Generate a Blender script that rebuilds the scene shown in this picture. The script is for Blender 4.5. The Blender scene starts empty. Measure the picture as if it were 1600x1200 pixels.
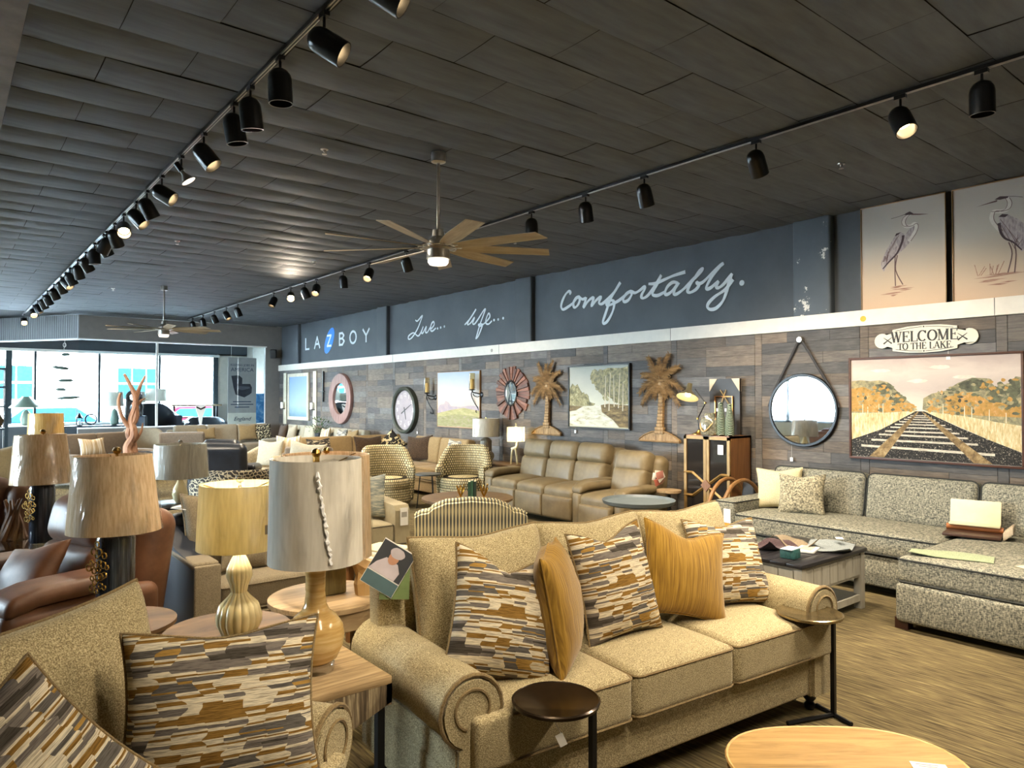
import bpy, math, random
from mathutils import Vector, Matrix, Euler

R = math.radians
PI = math.pi
sc = bpy.context.scene
COL = sc.collection
rnd = random.Random(11)

# ------------------------------------------------------------------ camera
cam_d = bpy.data.cameras.new('camera')
cam = bpy.data.objects.new('camera', cam_d)
COL.objects.link(cam)
cam.location = (0, 0, 1.68)
cam.rotation_euler = (R(90 + 1.085), 0, -math.atan(892 / 1109))
cam_d.sensor_width = 36
cam_d.lens = 36 * 1109 / 1600
cam_d.clip_start = 0.05
cam_d.clip_end = 300
sc.camera = cam

# ------------------------------------------------------------------ world, sun, portals, exposure
wd = bpy.data.worlds.new('world')
sc.world = wd
wd.use_nodes = True
bg = wd.node_tree.nodes['Background']
bg.inputs[0].default_value = (0.79, 0.905, 1.0, 1)
bg.inputs[1].default_value = 44.0


def lamp(name, kind, loc, rot, energy, color, parent=None, **kw):
    d = bpy.data.lights.new(name, kind)
    d.energy = energy
    d.color = color
    for k, v in kw.items():
        setattr(d, k, v)
    o = bpy.data.objects.new(name, d)
    COL.objects.link(o)
    o.location = loc
    o.rotation_euler = rot
    o.parent = parent
    return o


lamp('sun', 'SUN', (0, 0, 30), (R(40), 0, R(-20)), 22.0, (1.0, 0.95, 0.88), angle=R(0.6))
for nm, loc, rot, sx, sy in (('front_window_portal', (3.1, 22.4, 1.95), (R(90), 0, R(180)), 8.4, 1.95),
                             ('side_window_portal', (-5.95, 13.25, 1.9), (R(90), 0, R(-90)), 7.5, 2.0)):
    o = lamp(nm, 'AREA', loc, rot, 1.0, (1, 1, 1), shape='RECTANGLE', size=sx, size_y=sy)
    o.data.cycles.is_portal = True
sc.view_settings.view_transform = 'Standard'
sc.view_settings.look = 'None'
sc.view_settings.exposure = 0.92
sc.view_settings.gamma = 1.0
sc.view_settings.use_curve_mapping = False
sc.cycles.use_denoising = True
sc.cycles.use_adaptive_sampling = True
sc.cycles.adaptive_threshold = 0.025
sc.cycles.max_bounces = 8
sc.cycles.diffuse_bounces = 4
sc.cycles.transparent_max_bounces = 16
sc.cycles.sample_clamp_indirect = 6.0
sc.cycles.caustics_reflective = False
sc.cycles.caustics_refractive = False

CEIL = 3.66      # ceiling height
WX = 7.42        # face of the plank wall
UX = 7.56        # face of the painted wall above the ledge
EY = 19.7        # glass partition of the window display
FY = 22.5        # street front


# ------------------------------------------------------------------ node materials
def srgb(h):
    if isinstance(h, str):
        h = h.lstrip('#')
        c = [int(h[i:i + 2], 16) / 255 for i in (0, 2, 4)]
    else:
        c = list(h)
    return tuple((x / 12.92 if x <= .04045 else ((x + .055) / 1.055) ** 2.4) for x in c) + (1,)


class NT:
    def __init__(s, name):
        s.m = bpy.data.materials.new(name)
        s.m.use_nodes = True
        s.t = s.m.node_tree
        s.b = s.t.nodes['Principled BSDF']
        s.out = s.t.nodes['Material Output']

    def n(s, typ, **kw):
        x = s.t.nodes.new('ShaderNode' + typ)
        for k, v in kw.items():
            if k.startswith('i_'):
                x.inputs[int(k[2:]) if k[2:].isdigit() else k[2:].replace('_', ' ')].default_value = v
            else:
                setattr(x, k, v)
        return x

    def l(s, a, b):
        s.t.links.new(a, b)

    def coord(s, scale=(1, 1, 1), rot=(0, 0, 0), kind='Object'):
        if kind == 'Position':
            c = s.n('NewGeometry').outputs['Position']
        else:
            c = s.n('TexCoord').outputs[kind]
        mp = s.n('Mapping')
        mp.inputs['Scale'].default_value = scale
        mp.inputs['Rotation'].default_value = rot
        s.l(c, mp.inputs['Vector'])
        return mp.outputs['Vector']

    def noise(s, vec, scale, detail=3, rough=.55, dist=0):
        x = s.n('TexNoise')
        x.inputs['Scale'].default_value = scale
        x.inputs['Detail'].default_value = detail
        x.inputs['Roughness'].default_value = rough
        x.inputs['Distortion'].default_value = dist
        s.l(vec, x.inputs['Vector'])
        return x.outputs['Fac']

    def ramp(s, fac, stops, const=False):
        x = s.n('ValToRGB')
        e = x.color_ramp.elements
        while len(e) < len(stops):
            e.new(.5)
        for k, (p, c) in enumerate(stops):
            e[k].position = p
            e[k].color = c if len(c) == 4 else c + (1,)
        if const:
            x.color_ramp.interpolation = 'CONSTANT'
        s.l(fac, x.inputs['Fac'])
        return x.outputs['Color']

    def mix(s, fac, a, b, mode='MIX'):
        x = s.n('Mix', data_type='RGBA', blend_type=mode)
        for sock, val in ((x.inputs[0], fac), (x.inputs[6], a), (x.inputs[7], b)):
            if hasattr(val, 'links'):
                s.l(val, sock)
            else:
                sock.default_value = val
        return x.outputs[2]

    def bump(s, fac, strength=.3, dist=.01):
        x = s.n('Bump')
        x.inputs['Strength'].default_value = strength
        x.inputs['Distance'].default_value = dist
        s.l(fac, x.inputs['Height'])
        s.l(x.outputs['Normal'], s.b.inputs['Normal'])

    def set(s, col=None, rough=None, metal=None, spec=None, **kw):
        if col is not None:
            if hasattr(col, 'links'):
                s.l(col, s.b.inputs['Base Color'])
            else:
                s.b.inputs['Base Color'].default_value = col
        if rough is not None:
            s.b.inputs['Roughness'].default_value = rough
        if metal is not None:
            s.b.inputs['Metallic'].default_value = metal
        if spec is not None:
            s.b.inputs['Specular IOR Level'].default_value = spec
        for k, v in kw.items():
            s.b.inputs[k.replace('_', ' ')].default_value = v
        return s.m


def plain(name, col, rough=.5, metal=0, spec=.5, var=.12, scale=9, bump=0):
    """one colour with slight procedural mottling"""
    t = NT(name)
    c = srgb(col)
    v = t.coord()
    f = t.noise(v, scale, 4)
    lo = tuple(x * (1 - var) for x in c[:3]) + (1,)
    hi = tuple(min(1, x * (1 + var)) for x in c[:3]) + (1,)
    t.set(t.ramp(f, [(.3, lo), (.7, hi)]), rough, metal, spec)
    if bump:
        t.bump(f, bump, .01)
    return t.m


def fabric(name, c1, c2, scale=220, lump=.5, rough=.95, bump=.4, c3=None, stretch=(1, 1, 1)):
    """woven cloth: fine two-tone fleck"""
    t = NT(name)
    v = t.coord(stretch)
    f = t.noise(v, scale, 2, .6)
    g = t.noise(v, scale * .12, 3)
    st = [(.36, srgb(c1)), (.62, srgb(c2))]
    if c3:
        st = [(.34, srgb(c1)), (.5, srgb(c2)), (.66, srgb(c3))]
    col = t.ramp(f, st)
    shade = t.ramp(g, [(.3, (.82, .82, .82)), (.7, (1.06, 1.06, 1.06))])
    t.set(t.mix(lump, col, shade, 'MULTIPLY'), rough, 0, .2)
    t.b.inputs['Sheen Weight'].default_value = .15
    t.bump(f, bump, .003)
    return t.m


def wood(name, c1, c2, axis=0, scale=6, stretch=12, rough=.5, kind='Object', bump=.15, c3=None):
    t = NT(name)
    s3 = [stretch, stretch, stretch]
    s3[axis] = 1
    v = t.coord(tuple(s3), kind=kind)
    f = t.noise(v, scale * .35, 5, .65, .6)
    st = [(.3, srgb(c1)), (.7, srgb(c2))] if not c3 else [(.28, srgb(c1)), (.5, srgb(c2)), (.72, srgb(c3))]
    t.set(t.ramp(f, st), rough, 0, .4)
    t.bump(f, bump, .004)
    return t.m


def leather(name, c1, c2, rough=.42):
    t = NT(name)
    v = t.coord()
    f = t.noise(v, 5, 5, .6)
    g = t.noise(v, 160, 2)
    t.set(t.ramp(f, [(.3, srgb(c1)), (.72, srgb(c2))]), rough, 0, .45)
    t.bump(g, .12, .002)
    return t.m


def emit(name, col, strength):
    t = NT(name)
    t.set((0, 0, 0, 1), .5)
    t.b.inputs['Emission Color'].default_value = srgb(col)
    t.b.inputs['Emission Strength'].default_value = strength
    return t.m


def clear(name, tint=(1, 1, 1, 1), gloss=.12, rough=.03, wr=0):
    """thin clear sheet: mostly transparent with a reflective share"""
    t = NT(name)
    t.t.nodes.remove(t.b)
    tr = t.n('BsdfTransparent')
    tr.inputs[0].default_value = tint
    gl = t.n('BsdfGlossy')
    gl.inputs['Roughness'].default_value = rough
    mx = t.n('MixShader')
    if wr:
        v = t.coord((1, 1, .3))
        f = t.noise(v, wr, 3, .6, 1.5)
        bp = t.n('Bump')
        bp.inputs['Strength'].default_value = .8
        bp.inputs['Distance'].default_value = .02
        t.l(f, bp.inputs['Height'])
        t.l(bp.outputs['Normal'], gl.inputs['Normal'])
        rr = t.ramp(f, [(.45, (gloss * .3,) * 3), (.66, (min(1, gloss * 3.2),) * 3)])
        t.l(rr, mx.inputs['Fac'])
    else:
        fr = t.n('LayerWeight')
        fr.inputs['Blend'].default_value = gloss
        t.l(fr.outputs['Facing'], mx.inputs['Fac'])
    t.l(tr.outputs[0], mx.inputs[1])
    t.l(gl.outputs[0], mx.inputs[2])
    t.l(mx.outputs[0], t.out.inputs['Surface'])
    return t.m


def shade_mat(name, c1, c2, trans=.45, scale=60):
    """lamp shade cloth: diffuse plus translucent"""
    t = NT(name)
    v = t.coord((1, 1, .12))
    f = t.noise(v, scale, 3)
    col = t.ramp(f, [(.35, srgb(c1)), (.65, srgb(c2))])
    t.set(col, .9, 0, .1)
    tl = t.n('BsdfTranslucent')
    t.l(col, tl.inputs[0])
    mx = t.n('MixShader')
    mx.inputs[0].default_value = trans
    t.l(t.b.outputs[0], mx.inputs[1])
    t.l(tl.outputs[0], mx.inputs[2])
    t.l(mx.outputs[0], t.out.inputs['Surface'])
    return t.m


# ------------------------------------------------------------------ mesh collector
class M:
    def __init__(s):
        s.v = []
        s.f = []
        s.mi = []

    def add(s, vs, fs, mi=0):
        o = len(s.v)
        s.v += [tuple(p) for p in vs]
        s.f += [tuple(i + o for i in f) for f in fs]
        s.mi += [mi] * len(fs)
        return s

    def mark(s):
        return len(s.v)

    def xf(s, mat, start=0):
        for i in range(start, len(s.v)):
            s.v[i] = tuple(mat @ Vector(s.v[i]))
        return s

    def box(s, c, d, mi=0):
        x, y, z = c
        a, b, e = d[0] / 2, d[1] / 2, d[2] / 2
        vs = [(x + i * a, y + j * b, z + k * e) for k in (-1, 1) for j in (-1, 1) for i in (-1, 1)]
        return s.add(vs, [(0, 2, 3, 1), (4, 5, 7, 6), (0, 1, 5, 4), (2, 6, 7, 3), (0, 4, 6, 2), (1, 3, 7, 5)], mi)

    def rbox(s, c, d, r=.02, k=2, n=1, fn=None, mi=0):
        """rounded box; n inner divisions; fn(x,y,z)->(x,y,z) deforms in box-local metres"""
        h = [q / 2 for q in d]
        r = min(r, min(h) * .98)
        ax = []
        for q in h:
            inn = q - r
            lo = [-inn - r * math.tan(PI / 4 * i / k) for i in range(k, 0, -1)]
            mid = [-inn + 2 * inn * i / n for i in range(n + 1)] if inn > 1e-6 else [0.0]
            ax.append(lo + mid + [-q2 for q2 in reversed(lo)])
        idx = {}
        vs = []
        fs = []

        def vert(p):
            key = (round(p[0], 5), round(p[1], 5), round(p[2], 5))
            if key not in idx:
                q = [max(-(h[i] - r), min(h[i] - r, p[i])) for i in range(3)]
                dd = [p[i] - q[i] for i in range(3)]
                L = math.sqrt(sum(t * t for t in dd)) or 1
                w = [q[i] + r * dd[i] / L for i in range(3)]
                if fn:
                    w = fn(*w)
                idx[key] = len(vs)
                vs.append((w[0] + c[0], w[1] + c[1], w[2] + c[2]))
            return idx[key]
        for a in range(3):
            b, e = (a + 1) % 3, (a + 2) % 3
            for sg in (-1, 1):
                for i in range(len(ax[b]) - 1):
                    for j in range(len(ax[e]) - 1):
                        q = []
                        for (ii, jj) in ((i, j), (i + 1, j), (i + 1, j + 1), (i, j + 1)):
                            p = [0, 0, 0]
                            p[a] = sg * h[a]
                            p[b] = ax[b][ii]
                            p[e] = ax[e][jj]
                            q.append(vert(p))
                        if sg < 0:
                            q.reverse()
                        if len(set(q)) == 4:
                            fs.append(tuple(q))
        return s.add(vs, fs, mi)

    def tube(s, pts, r, n=8, closed=False, mi=0, flat=1.0):
        pts = [Vector(p) for p in pts]
        N = len(pts)
        rs = r if isinstance(r, (list, tuple)) else [r] * N
        vs = []
        up = None
        for i, p in enumerate(pts):
            a = pts[(i - 1) % N] if (closed or i > 0) else p
            b = pts[(i + 1) % N] if (closed or i < N - 1) else p
            t = (b - a)
            t = t.normalized() if t.length > 1e-9 else Vector((0, 0, 1))
            if up is None:
                up = Vector((0, 0, 1)) if abs(t.z) < .9 else Vector((1, 0, 0))
            sd = t.cross(up)
            sd = sd.normalized() if sd.length > 1e-6 else Vector((1, 0, 0))
            up = sd.cross(t).normalized()
            for k in range(n):
                g = 2 * PI * k / n
                vs.append(p + rs[i] * (math.cos(g) * sd + flat * math.sin(g) * up))
        fs = []
        for i in range(N if closed else N - 1):
            j = (i + 1) % N
            for k in range(n):
                fs.append((i * n + k, i * n + (k + 1) % n, j * n + (k + 1) % n, j * n + k))
        if not closed:
            fs.append(tuple(reversed(range(n))))
            fs.append(tuple((N - 1) * n + k for k in range(n)))
        return s.add(vs, [tuple(reversed(f)) for f in fs], mi)

    def lathe(s, prof, n=24, c=(0, 0, 0), rib=0, ribn=0, sx=1, sy=1, caps=True, mi=0, twist=0):
        vs = []
        z0, z1 = prof[0][1], prof[-1][1]
        for (r, z) in prof:
            for k in range(n):
                g = 2 * PI * k / n
                tw = twist * (z - z0) / ((z1 - z0) or 1)
                rr = r * (1 - rib + rib * abs(math.cos((g + tw) * ribn / 2))) if rib else r
                vs.append((c[0] + sx * rr * math.cos(g), c[1] + sy * rr * math.sin(g), c[2] + z))
        fs = []
        for i in range(len(prof) - 1):
            for k in range(n):
                fs.append((i * n + k, i * n + (k + 1) % n, (i + 1) * n + (k + 1) % n, (i + 1) * n + k))
        if caps:
            if prof[0][0] > 1e-4:
                fs.append(tuple(reversed(range(n))))
            if prof[-1][0] > 1e-4:
                fs.append(tuple((len(prof) - 1) * n + k for k in range(n)))
        return s.add(vs, fs, mi)

    def cyl(s, c, r, h, n=20, r2=None, mi=0):
        return s.lathe([(r, 0), (r if r2 is None else r2, h)], n, c, mi=mi)

    def prism(s, poly, z0, z1, mi=0, bev=0):
        """polygon in xy (anticlockwise) extruded from z0 to z1"""
        n = len(poly)
        ar = sum(poly[i][0] * poly[(i + 1) % n][1] - poly[(i + 1) % n][0] * poly[i][1] for i in range(n))
        if ar < 0:
            poly = list(reversed(poly))
        vs = [(x, y, z0) for x, y in poly] + [(x, y, z1) for x, y in poly]
        fs = [tuple(reversed(range(n))), tuple(range(n, 2 * n))]
        fs += [(i, (i + 1) % n, n + (i + 1) % n, n + i) for i in range(n)]
        return s.add(vs, fs, mi)

    def build(s, name, mat, parent=None, loc=(0, 0, 0), rot=(0, 0, 0), smooth=38):
        me = bpy.data.meshes.new(name)
        me.from_pydata(s.v, [], s.f)
        mats = mat if isinstance(mat, (list, tuple)) else [mat]
        for q in mats:
            me.materials.append(q)
        if len(mats) > 1:
            me.polygons.foreach_set('material_index', s.mi)
        if smooth:
            me.shade_smooth()
            me.set_sharp_from_angle(angle=R(smooth))
        me.update()
        return link(name, me, parent, loc, rot)


def link(name, data, parent=None, loc=(0, 0, 0), rot=(0, 0, 0)):
    o = bpy.data.objects.new(name, data)
    COL.objects.link(o)
    o.location = loc
    o.rotation_euler = rot
    if parent is not None:
        o.parent = parent
    return o


def tag(o, label, cat, group=None):
    o['label'] = label
    o['category'] = cat
    if group:
        o['group'] = group
    return o


def thing(name, label, cat, loc=(0, 0, 0), rz=0, group=None, rot=None):
    o = link(name, None, None, loc, rot if rot is not None else (0, 0, R(rz)))
    o.empty_display_size = .1
    return tag(o, label, cat, group)


def struct(o):
    o['kind'] = 'structure'
    return o


WALL = Matrix(((0, 0, -1), (-1, 0, 0), (0, 1, 0))).to_euler()     # local x right, y up, z out of the plank wall
FRONT = Euler((R(90), 0, 0))                                     # the same for a face that looks to -Y


def onwall(name, label, cat, y, z, x=WX, group=None):
    return thing(name, label, cat, (x, y, z), group=group, rot=WALL)


def crom(pts, k=6, closed=False):
    """Catmull-Rom through points of any dimension"""
    out = []
    n = len(pts)
    rng = range(n if closed else n - 1)
    for i in rng:
        p0 = pts[(i - 1) % n] if closed or i > 0 else pts[i]
        p1 = pts[i]
        p2 = pts[(i + 1) % n]
        p3 = pts[(i + 2) % n] if closed or i < n - 2 else pts[(i + 1) % n]
        for j in range(k):
            t = j / k
            out.append(tuple(.5 * (2 * b + (c - a) * t + (2 * a - 5 * b + 4 * c - d) * t * t + (3 * b - a - 3 * c + d) * t ** 3)
                             for a, b, c, d in zip(p0, p1, p2, p3)))
    if not closed:
        out.append(tuple(pts[-1]))
    return out


def ribbon(m, pts, w, z0, z1):
    """flat painted stroke in the local xy plane; w is a number or a list"""
    n = len(pts)
    ws = w if isinstance(w, list) else [w] * n
    L = []
    Rr = []
    for i in range(n):
        a = pts[max(i - 1, 0)]
        b = pts[min(i + 1, n - 1)]
        dx, dy = b[0] - a[0], b[1] - a[1]
        q = math.hypot(dx, dy) or 1
        L.append((pts[i][0] - dy / q * ws[i] / 2, pts[i][1] + dx / q * ws[i] / 2))
        Rr.append((pts[i][0] + dy / q * ws[i] / 2, pts[i][1] - dx / q * ws[i] / 2))
    vs = []
    for i in range(n):
        zi = z1 + i * 4e-6
        vs += [(L[i][0], L[i][1], zi), (Rr[i][0], Rr[i][1], zi), (L[i][0], L[i][1], z0), (Rr[i][0], Rr[i][1], z0)]
    fs = []
    for i in range(n - 1):
        a, b = 4 * i, 4 * i + 4
        fs += [(a, a + 1, b + 1, b), (a + 2, a, b, b + 2), (a + 1, a + 3, b + 3, b + 1)]
    m.add(vs, fs)


def text(body, size, depth=.002, shear=0, spacing=1.0):
    cu = bpy.data.curves.new('lettering', 'FONT')
    cu.body = body
    cu.size = size
    cu.extrude = depth
    cu.shear = shear
    cu.space_character = spacing
    cu.align_x = 'CENTER'
    cu.align_y = 'CENTER'
    cu.resolution_u = 3
    o = bpy.data.objects.new('lettering', cu)
    COL.objects.link(o)
    dg = bpy.context.evaluated_depsgraph_get()
    me = bpy.data.meshes.new_from_object(o.evaluated_get(dg))
    bpy.data.objects.remove(o)
    return me


def lettering(name, body, size, mat, parent, loc, depth=.002, shear=0, spacing=1.0):
    me = text(body, size, depth, shear, spacing)
    me.materials.clear()
    me.materials.append(mat)
    return link(name, me, parent, loc)


def copy_tree(o, parent=None):
    c = o.copy()
    COL.objects.link(c)
    c.parent = parent
    for ch in list(o.children):
        if ch.type != 'LIGHT':
            copy_tree(ch, c)
    return c


def project(x, y, z):
    """pixel of a world point (only used to choose which tiles count as near)"""
    a = math.atan(892 / 1109)
    fw = x * math.sin(a) + y * math.cos(a)
    rt = x * math.cos(a) - y * math.sin(a)
    if fw < .2:
        return None
    return 800 + 1109 * rt / fw, 621 - 1109 * (z - 1.68) / fw, fw

# ================================================================== MATERIALS
MT = {}
t = NT('carpet')
v = t.coord((9, .55, 1), (0, 0, R(-9)), 'Position')
f = t.noise(v, 9, 3, .6)
g = t.noise(t.coord((1, 1, 1), kind='Position'), 1.3, 2)
c = t.ramp(f, [(.3, srgb('#3d3527')), (.48, srgb('#5d523c')), (.62, srgb('#756949')), (.75, srgb('#978a66'))])
t.set(t.mix(.5, c, t.ramp(g, [(.35, (.75, .75, .75)), (.65, (1.05, 1.05, 1.05))]), 'MULTIPLY'), 1, 0, .1)
t.bump(f, .4, .004)
MT['carpet'] = t.m

t = NT('ceiling_tile')
v = t.coord((1, 6, 1), kind='Position')
f = t.noise(v, 2.2, 5, .6)
t.set(t.ramp(f, [(.3, srgb('#565b62')), (.7, srgb('#666c73'))]), .65, 0, .15)
MT['tile'] = t.m
MT['gap'] = plain('ceiling_gap', '#1b1c1e', .9)
MT['beam'] = plain('beam_board', '#6d675f', .8, var=.25, scale=6)

t = NT('slate_wall')
v = t.coord(kind='Position')
f = t.noise(v, 1.6, 5, .6)
t.set(t.ramp(f, [(.3, srgb('#44484d')), (.7, srgb('#50555a'))]), .6, 0, .3)
MT['slate'] = t.m
t = NT('peeling_paint')
v = t.coord(kind='Position')
f = t.noise(v, 9, 6, .7)
g = t.noise(v, 2.3, 2)
h = t.n('Math', operation='MULTIPLY')
t.l(f, h.inputs[0])
t.l(g, h.inputs[1])
t.set(t.ramp(h.outputs[0], [(0, srgb('#444b52')), (.335, srgb('#4c545c')), (.342, srgb('#d8d5cf')), (1, srgb('#e6e3de'))]), .6)
MT['peel'] = t.m
MT['rail'] = plain('ledge_white', '#dcd6cb', .5, var=.05)
MT['graywall'] = plain('warm_gray_wall', '#77736f', .7, var=.06)
t = NT('ribbed_gray')
v = t.coord((1, 1, 1))
w = t.n('TexWave', wave_type='BANDS', bands_direction='X')
w.inputs['Scale'].default_value = 4.5
t.l(v, w.inputs['Vector'])
t.set(t.ramp(w.outputs['Fac'], [(.2, srgb('#66696d')), (.6, srgb('#84878b'))]), .6)
t.bump(w.outputs['Fac'], .6, .02)
MT['ribbed'] = t.m
MT['white'] = plain('white_paint', '#e8e6e2', .45, var=.04)
MT['offwhite'] = plain('offwhite_plaster', '#b9b2a6', .8, var=.06)
MT['black'] = plain('black_metal', '#141416', .38, .3, var=.1)
MT['blackmat'] = plain('black_matte', '#1a1a1c', .6)
MT['can'] = plain('can_black', '#17181a', .3, .2, var=.05)
MT['nickel'] = plain('brushed_nickel', '#b9b4ac', .28, 1, var=.1, scale=30)
MT['blade'] = wood('fan_blade', '#8f7f66', '#b5a78c', 0, 8, 10, .45)
MT['frost'] = emit('fan_light', '#fff1d8', 1.2)
MT['bulb'] = emit('bulb_glow', '#ffd9a0', 22)
MT['glass'] = clear('window_glass', (.93, .98, 1, 1), .08)
MT['mirror'] = NT('mirror_glass').set((.86, .9, .92, 1), .02, 1)
MT['alu'] = plain('dark_frame', '#2e3a40', .45, .4)
for i, (a, b, d) in enumerate((('#4a4644', '#635d58', '#7b736a'), ('#3b3a3a', '#504e4d', '#65625f'), ('#5a5149', '#776b5f', '#8d8074'),
                               ('#4a4340', '#63594f', '#7d7063'), ('#565453', '#6d6a68', '#85807c'))):
    t = NT('weathered_plank_%d' % i)
    v = t.coord((1, 2.0, 22), kind='Position')
    f = t.noise(v, 2.6 + i * .2, 6, .7, .5)
    g = t.noise(t.coord((1, 1, 1), kind='Position'), 5 + i, 3)
    c = t.ramp(f, [(.28, srgb(a)), (.5, srgb(b)), (.74, srgb(d))])
    t.set(t.mix(.45, c, t.ramp(g, [(.35, (.72, .72, .74)), (.65, (1.12, 1.1, 1.08))]), 'MULTIPLY'), .62, 0, .3)
    t.bump(f, .25, .004)
    MT['plank%d' % i] = t.m

# ================================================================== ROOM SHELL
X0, Y0 = -6.0, -4.0
m = M().box(((X0 + 7.7) / 2, (Y0 + 23) / 2, -.05), (7.7 - X0, 23 - Y0, .1))
floor = struct(m.build('floor', MT['carpet']))
m = M().box(((X0 + 7.7) / 2, (Y0 + 23) / 2, CEIL + .08), (7.9 - X0, 23 - Y0, .1))
ceiling = struct(m.build('ceiling', MT['gap']))

# ceiling tiles: long side along x, every other row shifted by half
TL, TW = .81, .405
tm = M()
nx, ny = 7, 5
for j in range(ny):
    for i in range(nx):
        u, w = i / (nx - 1) * 2 - 1, j / (ny - 1) * 2 - 1
        x, y = u * (TL / 2 - .0025), w * (TW / 2 - .0025)
        e = max(abs(u) ** 10, abs(w) ** 8)
        tm.v.append((x, y, -.0045 * (1 - w * w) - .002 * (1 - u * u) + .006 * e))
for j in range(ny - 1):
    for i in range(nx - 1):
        a = j * nx + i
        tm.f.append((a, a + nx, a + nx + 1, a + 1))
        tm.mi.append(0)
tile_proto = tm.build('ceiling_tile', MT['tile'], ceiling, smooth=60)
tile_mesh = tile_proto.data
bpy.data.objects.remove(tile_proto)
spots = []
j = 0
y = -2.0
while y < 19.6:
    x = .32 + TL / 2 - (TL / 2 if j % 2 else 0)
    while x < 7.93:
        p = project(x, y, CEIL)
        vis = p and -60 < p[0] < 1660 and p[1] > -60
        spots.append((0 if vis else 1, p[2] if p else 99, x, y))
        x += TL
    y += TW
    j += 1
spots.sort()
rest = M()
for k, (hid, d, x, y) in enumerate(spots):
    rx, ry, dz = rnd.gauss(0, .0025), rnd.gauss(0, .0012), rnd.uniform(-.003, .003)
    sag = 1 + (2.5 if rnd.random() < .06 else 0)
    if k < 300:
        o = link('tile', tile_mesh, ceiling, (x, y, CEIL + dz), (rx * sag, ry, 0))
    else:
        st = rest.mark()
        rest.add([tuple(q.co) for q in tile_mesh.vertices], [tuple(q.vertices) for q in tile_mesh.polygons])
        rest.xf(Matrix.Translation((x, y, CEIL + dz)) @ Euler((rx * sag, ry, 0)).to_matrix().to_4x4(), st)
o = rest.build('distant_tiles', MT['tile'], ceiling, smooth=60)
o['kind'] = 'stuff'
m = M().box((-2.86, 9, CEIL + .02), (6.3, 26, .03))
o = struct(m.build('ceiling_panel', MT['tile'], ceiling))
m = M().box((-.2, 9.2, 3.6), (1.0, 26, .13))
struct(m.build('beam', MT['beam']))

# plank wall, furred out below the ledge
m = M().box((WX + .09, 7.85, 1.21), (.14, 23.7, 2.42))
wall_r = struct(m.build('wall_right', MT['gap']))
m = M().box((UX + .08, 9.5, 1.9), (.16, 27, 3.8))
struct(m.build('wall_upper', MT['slate']))
for nm, ya, yb, mt in (('pilaster', 3.80, 4.24, 'peel'), ('pilaster', 8.80, 9.22, 'slate'), ('pilaster', 13.62, 14.06, 'slate'), ('pilaster', 18.5, 19.68, 'slate')):
    m = M().rbox((UX - .01, (ya + yb) / 2, 3.12), (.16, yb - ya, 1.1), .03, 3)
    struct(m.build('pilaster', MT[mt]))
m = M().box((WX + .055, 7.85, 2.50), (.16, 23.7, .16))
struct(m.build('trim_1', MT['rail']))
for yy in (1.03, 2.25, 5.9, 9.55, 13.2):
    m = M().box((WX - .026, yy, 2.50), (.002, .004, .16))
    struct(m.build('trim_joint', MT['gap']))
# planks
pl = []
yb = 4.60 - 1.22 * 5
rowh = 2.42 / 20
while yb < 19.7:
    # a vertical strip at each sheet joint, then rows of boards
    zz = 0
    while zz < 2.41:
        hh = rnd.choice((.6, .85, 1.2))
        z1 = min(2.42, zz + hh)
        pl.append((yb + .045, (zz + z1) / 2, .085, z1 - zz - .004))
        zz = z1
    for r in range(20):
        cuts = rnd.choice(((0, 1), (0, .35, 1), (0, .6, 1), (0, .5, 1), (0, .28, .72, 1), (0, .72, 1)))
        for a, b in zip(cuts, cuts[1:]):
            ya, y2 = yb + .09 + a * 1.13, yb + .09 + b * 1.13
            if ya < 19.65:
                y2 = min(y2, 19.68)
                pl.append(((ya + y2) / 2, (r + .5) * rowh, y2 - ya - .003, rowh - .0025))
    yb += 1.22
pm = M().box((0, 0, 0), (1, 1, 1))
pm0 = {}
for i in range(5):
    q = pm.build('plank', MT['plank%d' % i], None, smooth=0)
    pm0[i] = q.data
    bpy.data.objects.remove(q)


def plank_rank(p):
    q = project(WX, p[0], p[1])
    if not q or not (-40 < q[0] < 1640) or q[1] > 790:
        return (1, abs(p[0]))
    return (0, q[2])


pl.sort(key=plank_rank)
rest = M()
for k, (yc, zc, w, h) in enumerate(pl):
    i = rnd.choice((0, 0, 1, 1, 2, 3, 4))
    th = rnd.uniform(.016, .022)
    if k < 300:
        o = link('plank', pm0[i], wall_r, (WX + .012 - th / 2 + .008, yc, zc))
        o.scale = (th, w, h)
    else:
        rest.box((WX + .012 - th / 2 + .008, yc, zc), (th, w, h), i)
o = rest.build('distant_planks', [MT['plank%d' % i] for i in range(5)], wall_r, smooth=0)
o['kind'] = 'stuff'

# the remaining walls: behind the camera, and the left side with its shop windows
m = M().box(((X0 + 7.7) / 2, Y0 - .1, 1.9), (7.9 - X0, .2, 3.8))
struct(m.build('wall_back', MT['offwhite']))
m = M()
m.box((X0 - .1, 9.5, .45), (.2, 27, .9))
m.box((X0 - .1, 9.5, 3.35), (.2, 27, .92))
m.box((X0 - .1, 2.75, 1.75), (.2, 13.5, 2.4))
m.box((X0 - .1, 20, 1.75), (.2, 6, 2.4))
wl = struct(m.build('wall_left', MT['offwhite']))
for k in range(3):
    ya = 9.5 + k * 2.5
    w = struct(link('window_%d' % (k + 1), None, None, (X0 - .05, ya + 1.25, 1.9)))
    mm = M()
    for yy in (-1.22, 1.22):
        mm.box((0, yy, 0), (.08, .06, 2.0))
    for z in (-.97, .97):
        mm.box((0, 0, z), (.08, 2.5, .06))
    mm.build('frame', MT['alu'], w, smooth=0)
    M().box((0, 0, 0), (.008, 2.4, 1.9)).build('pane', MT['glass'], w, smooth=0)

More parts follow.
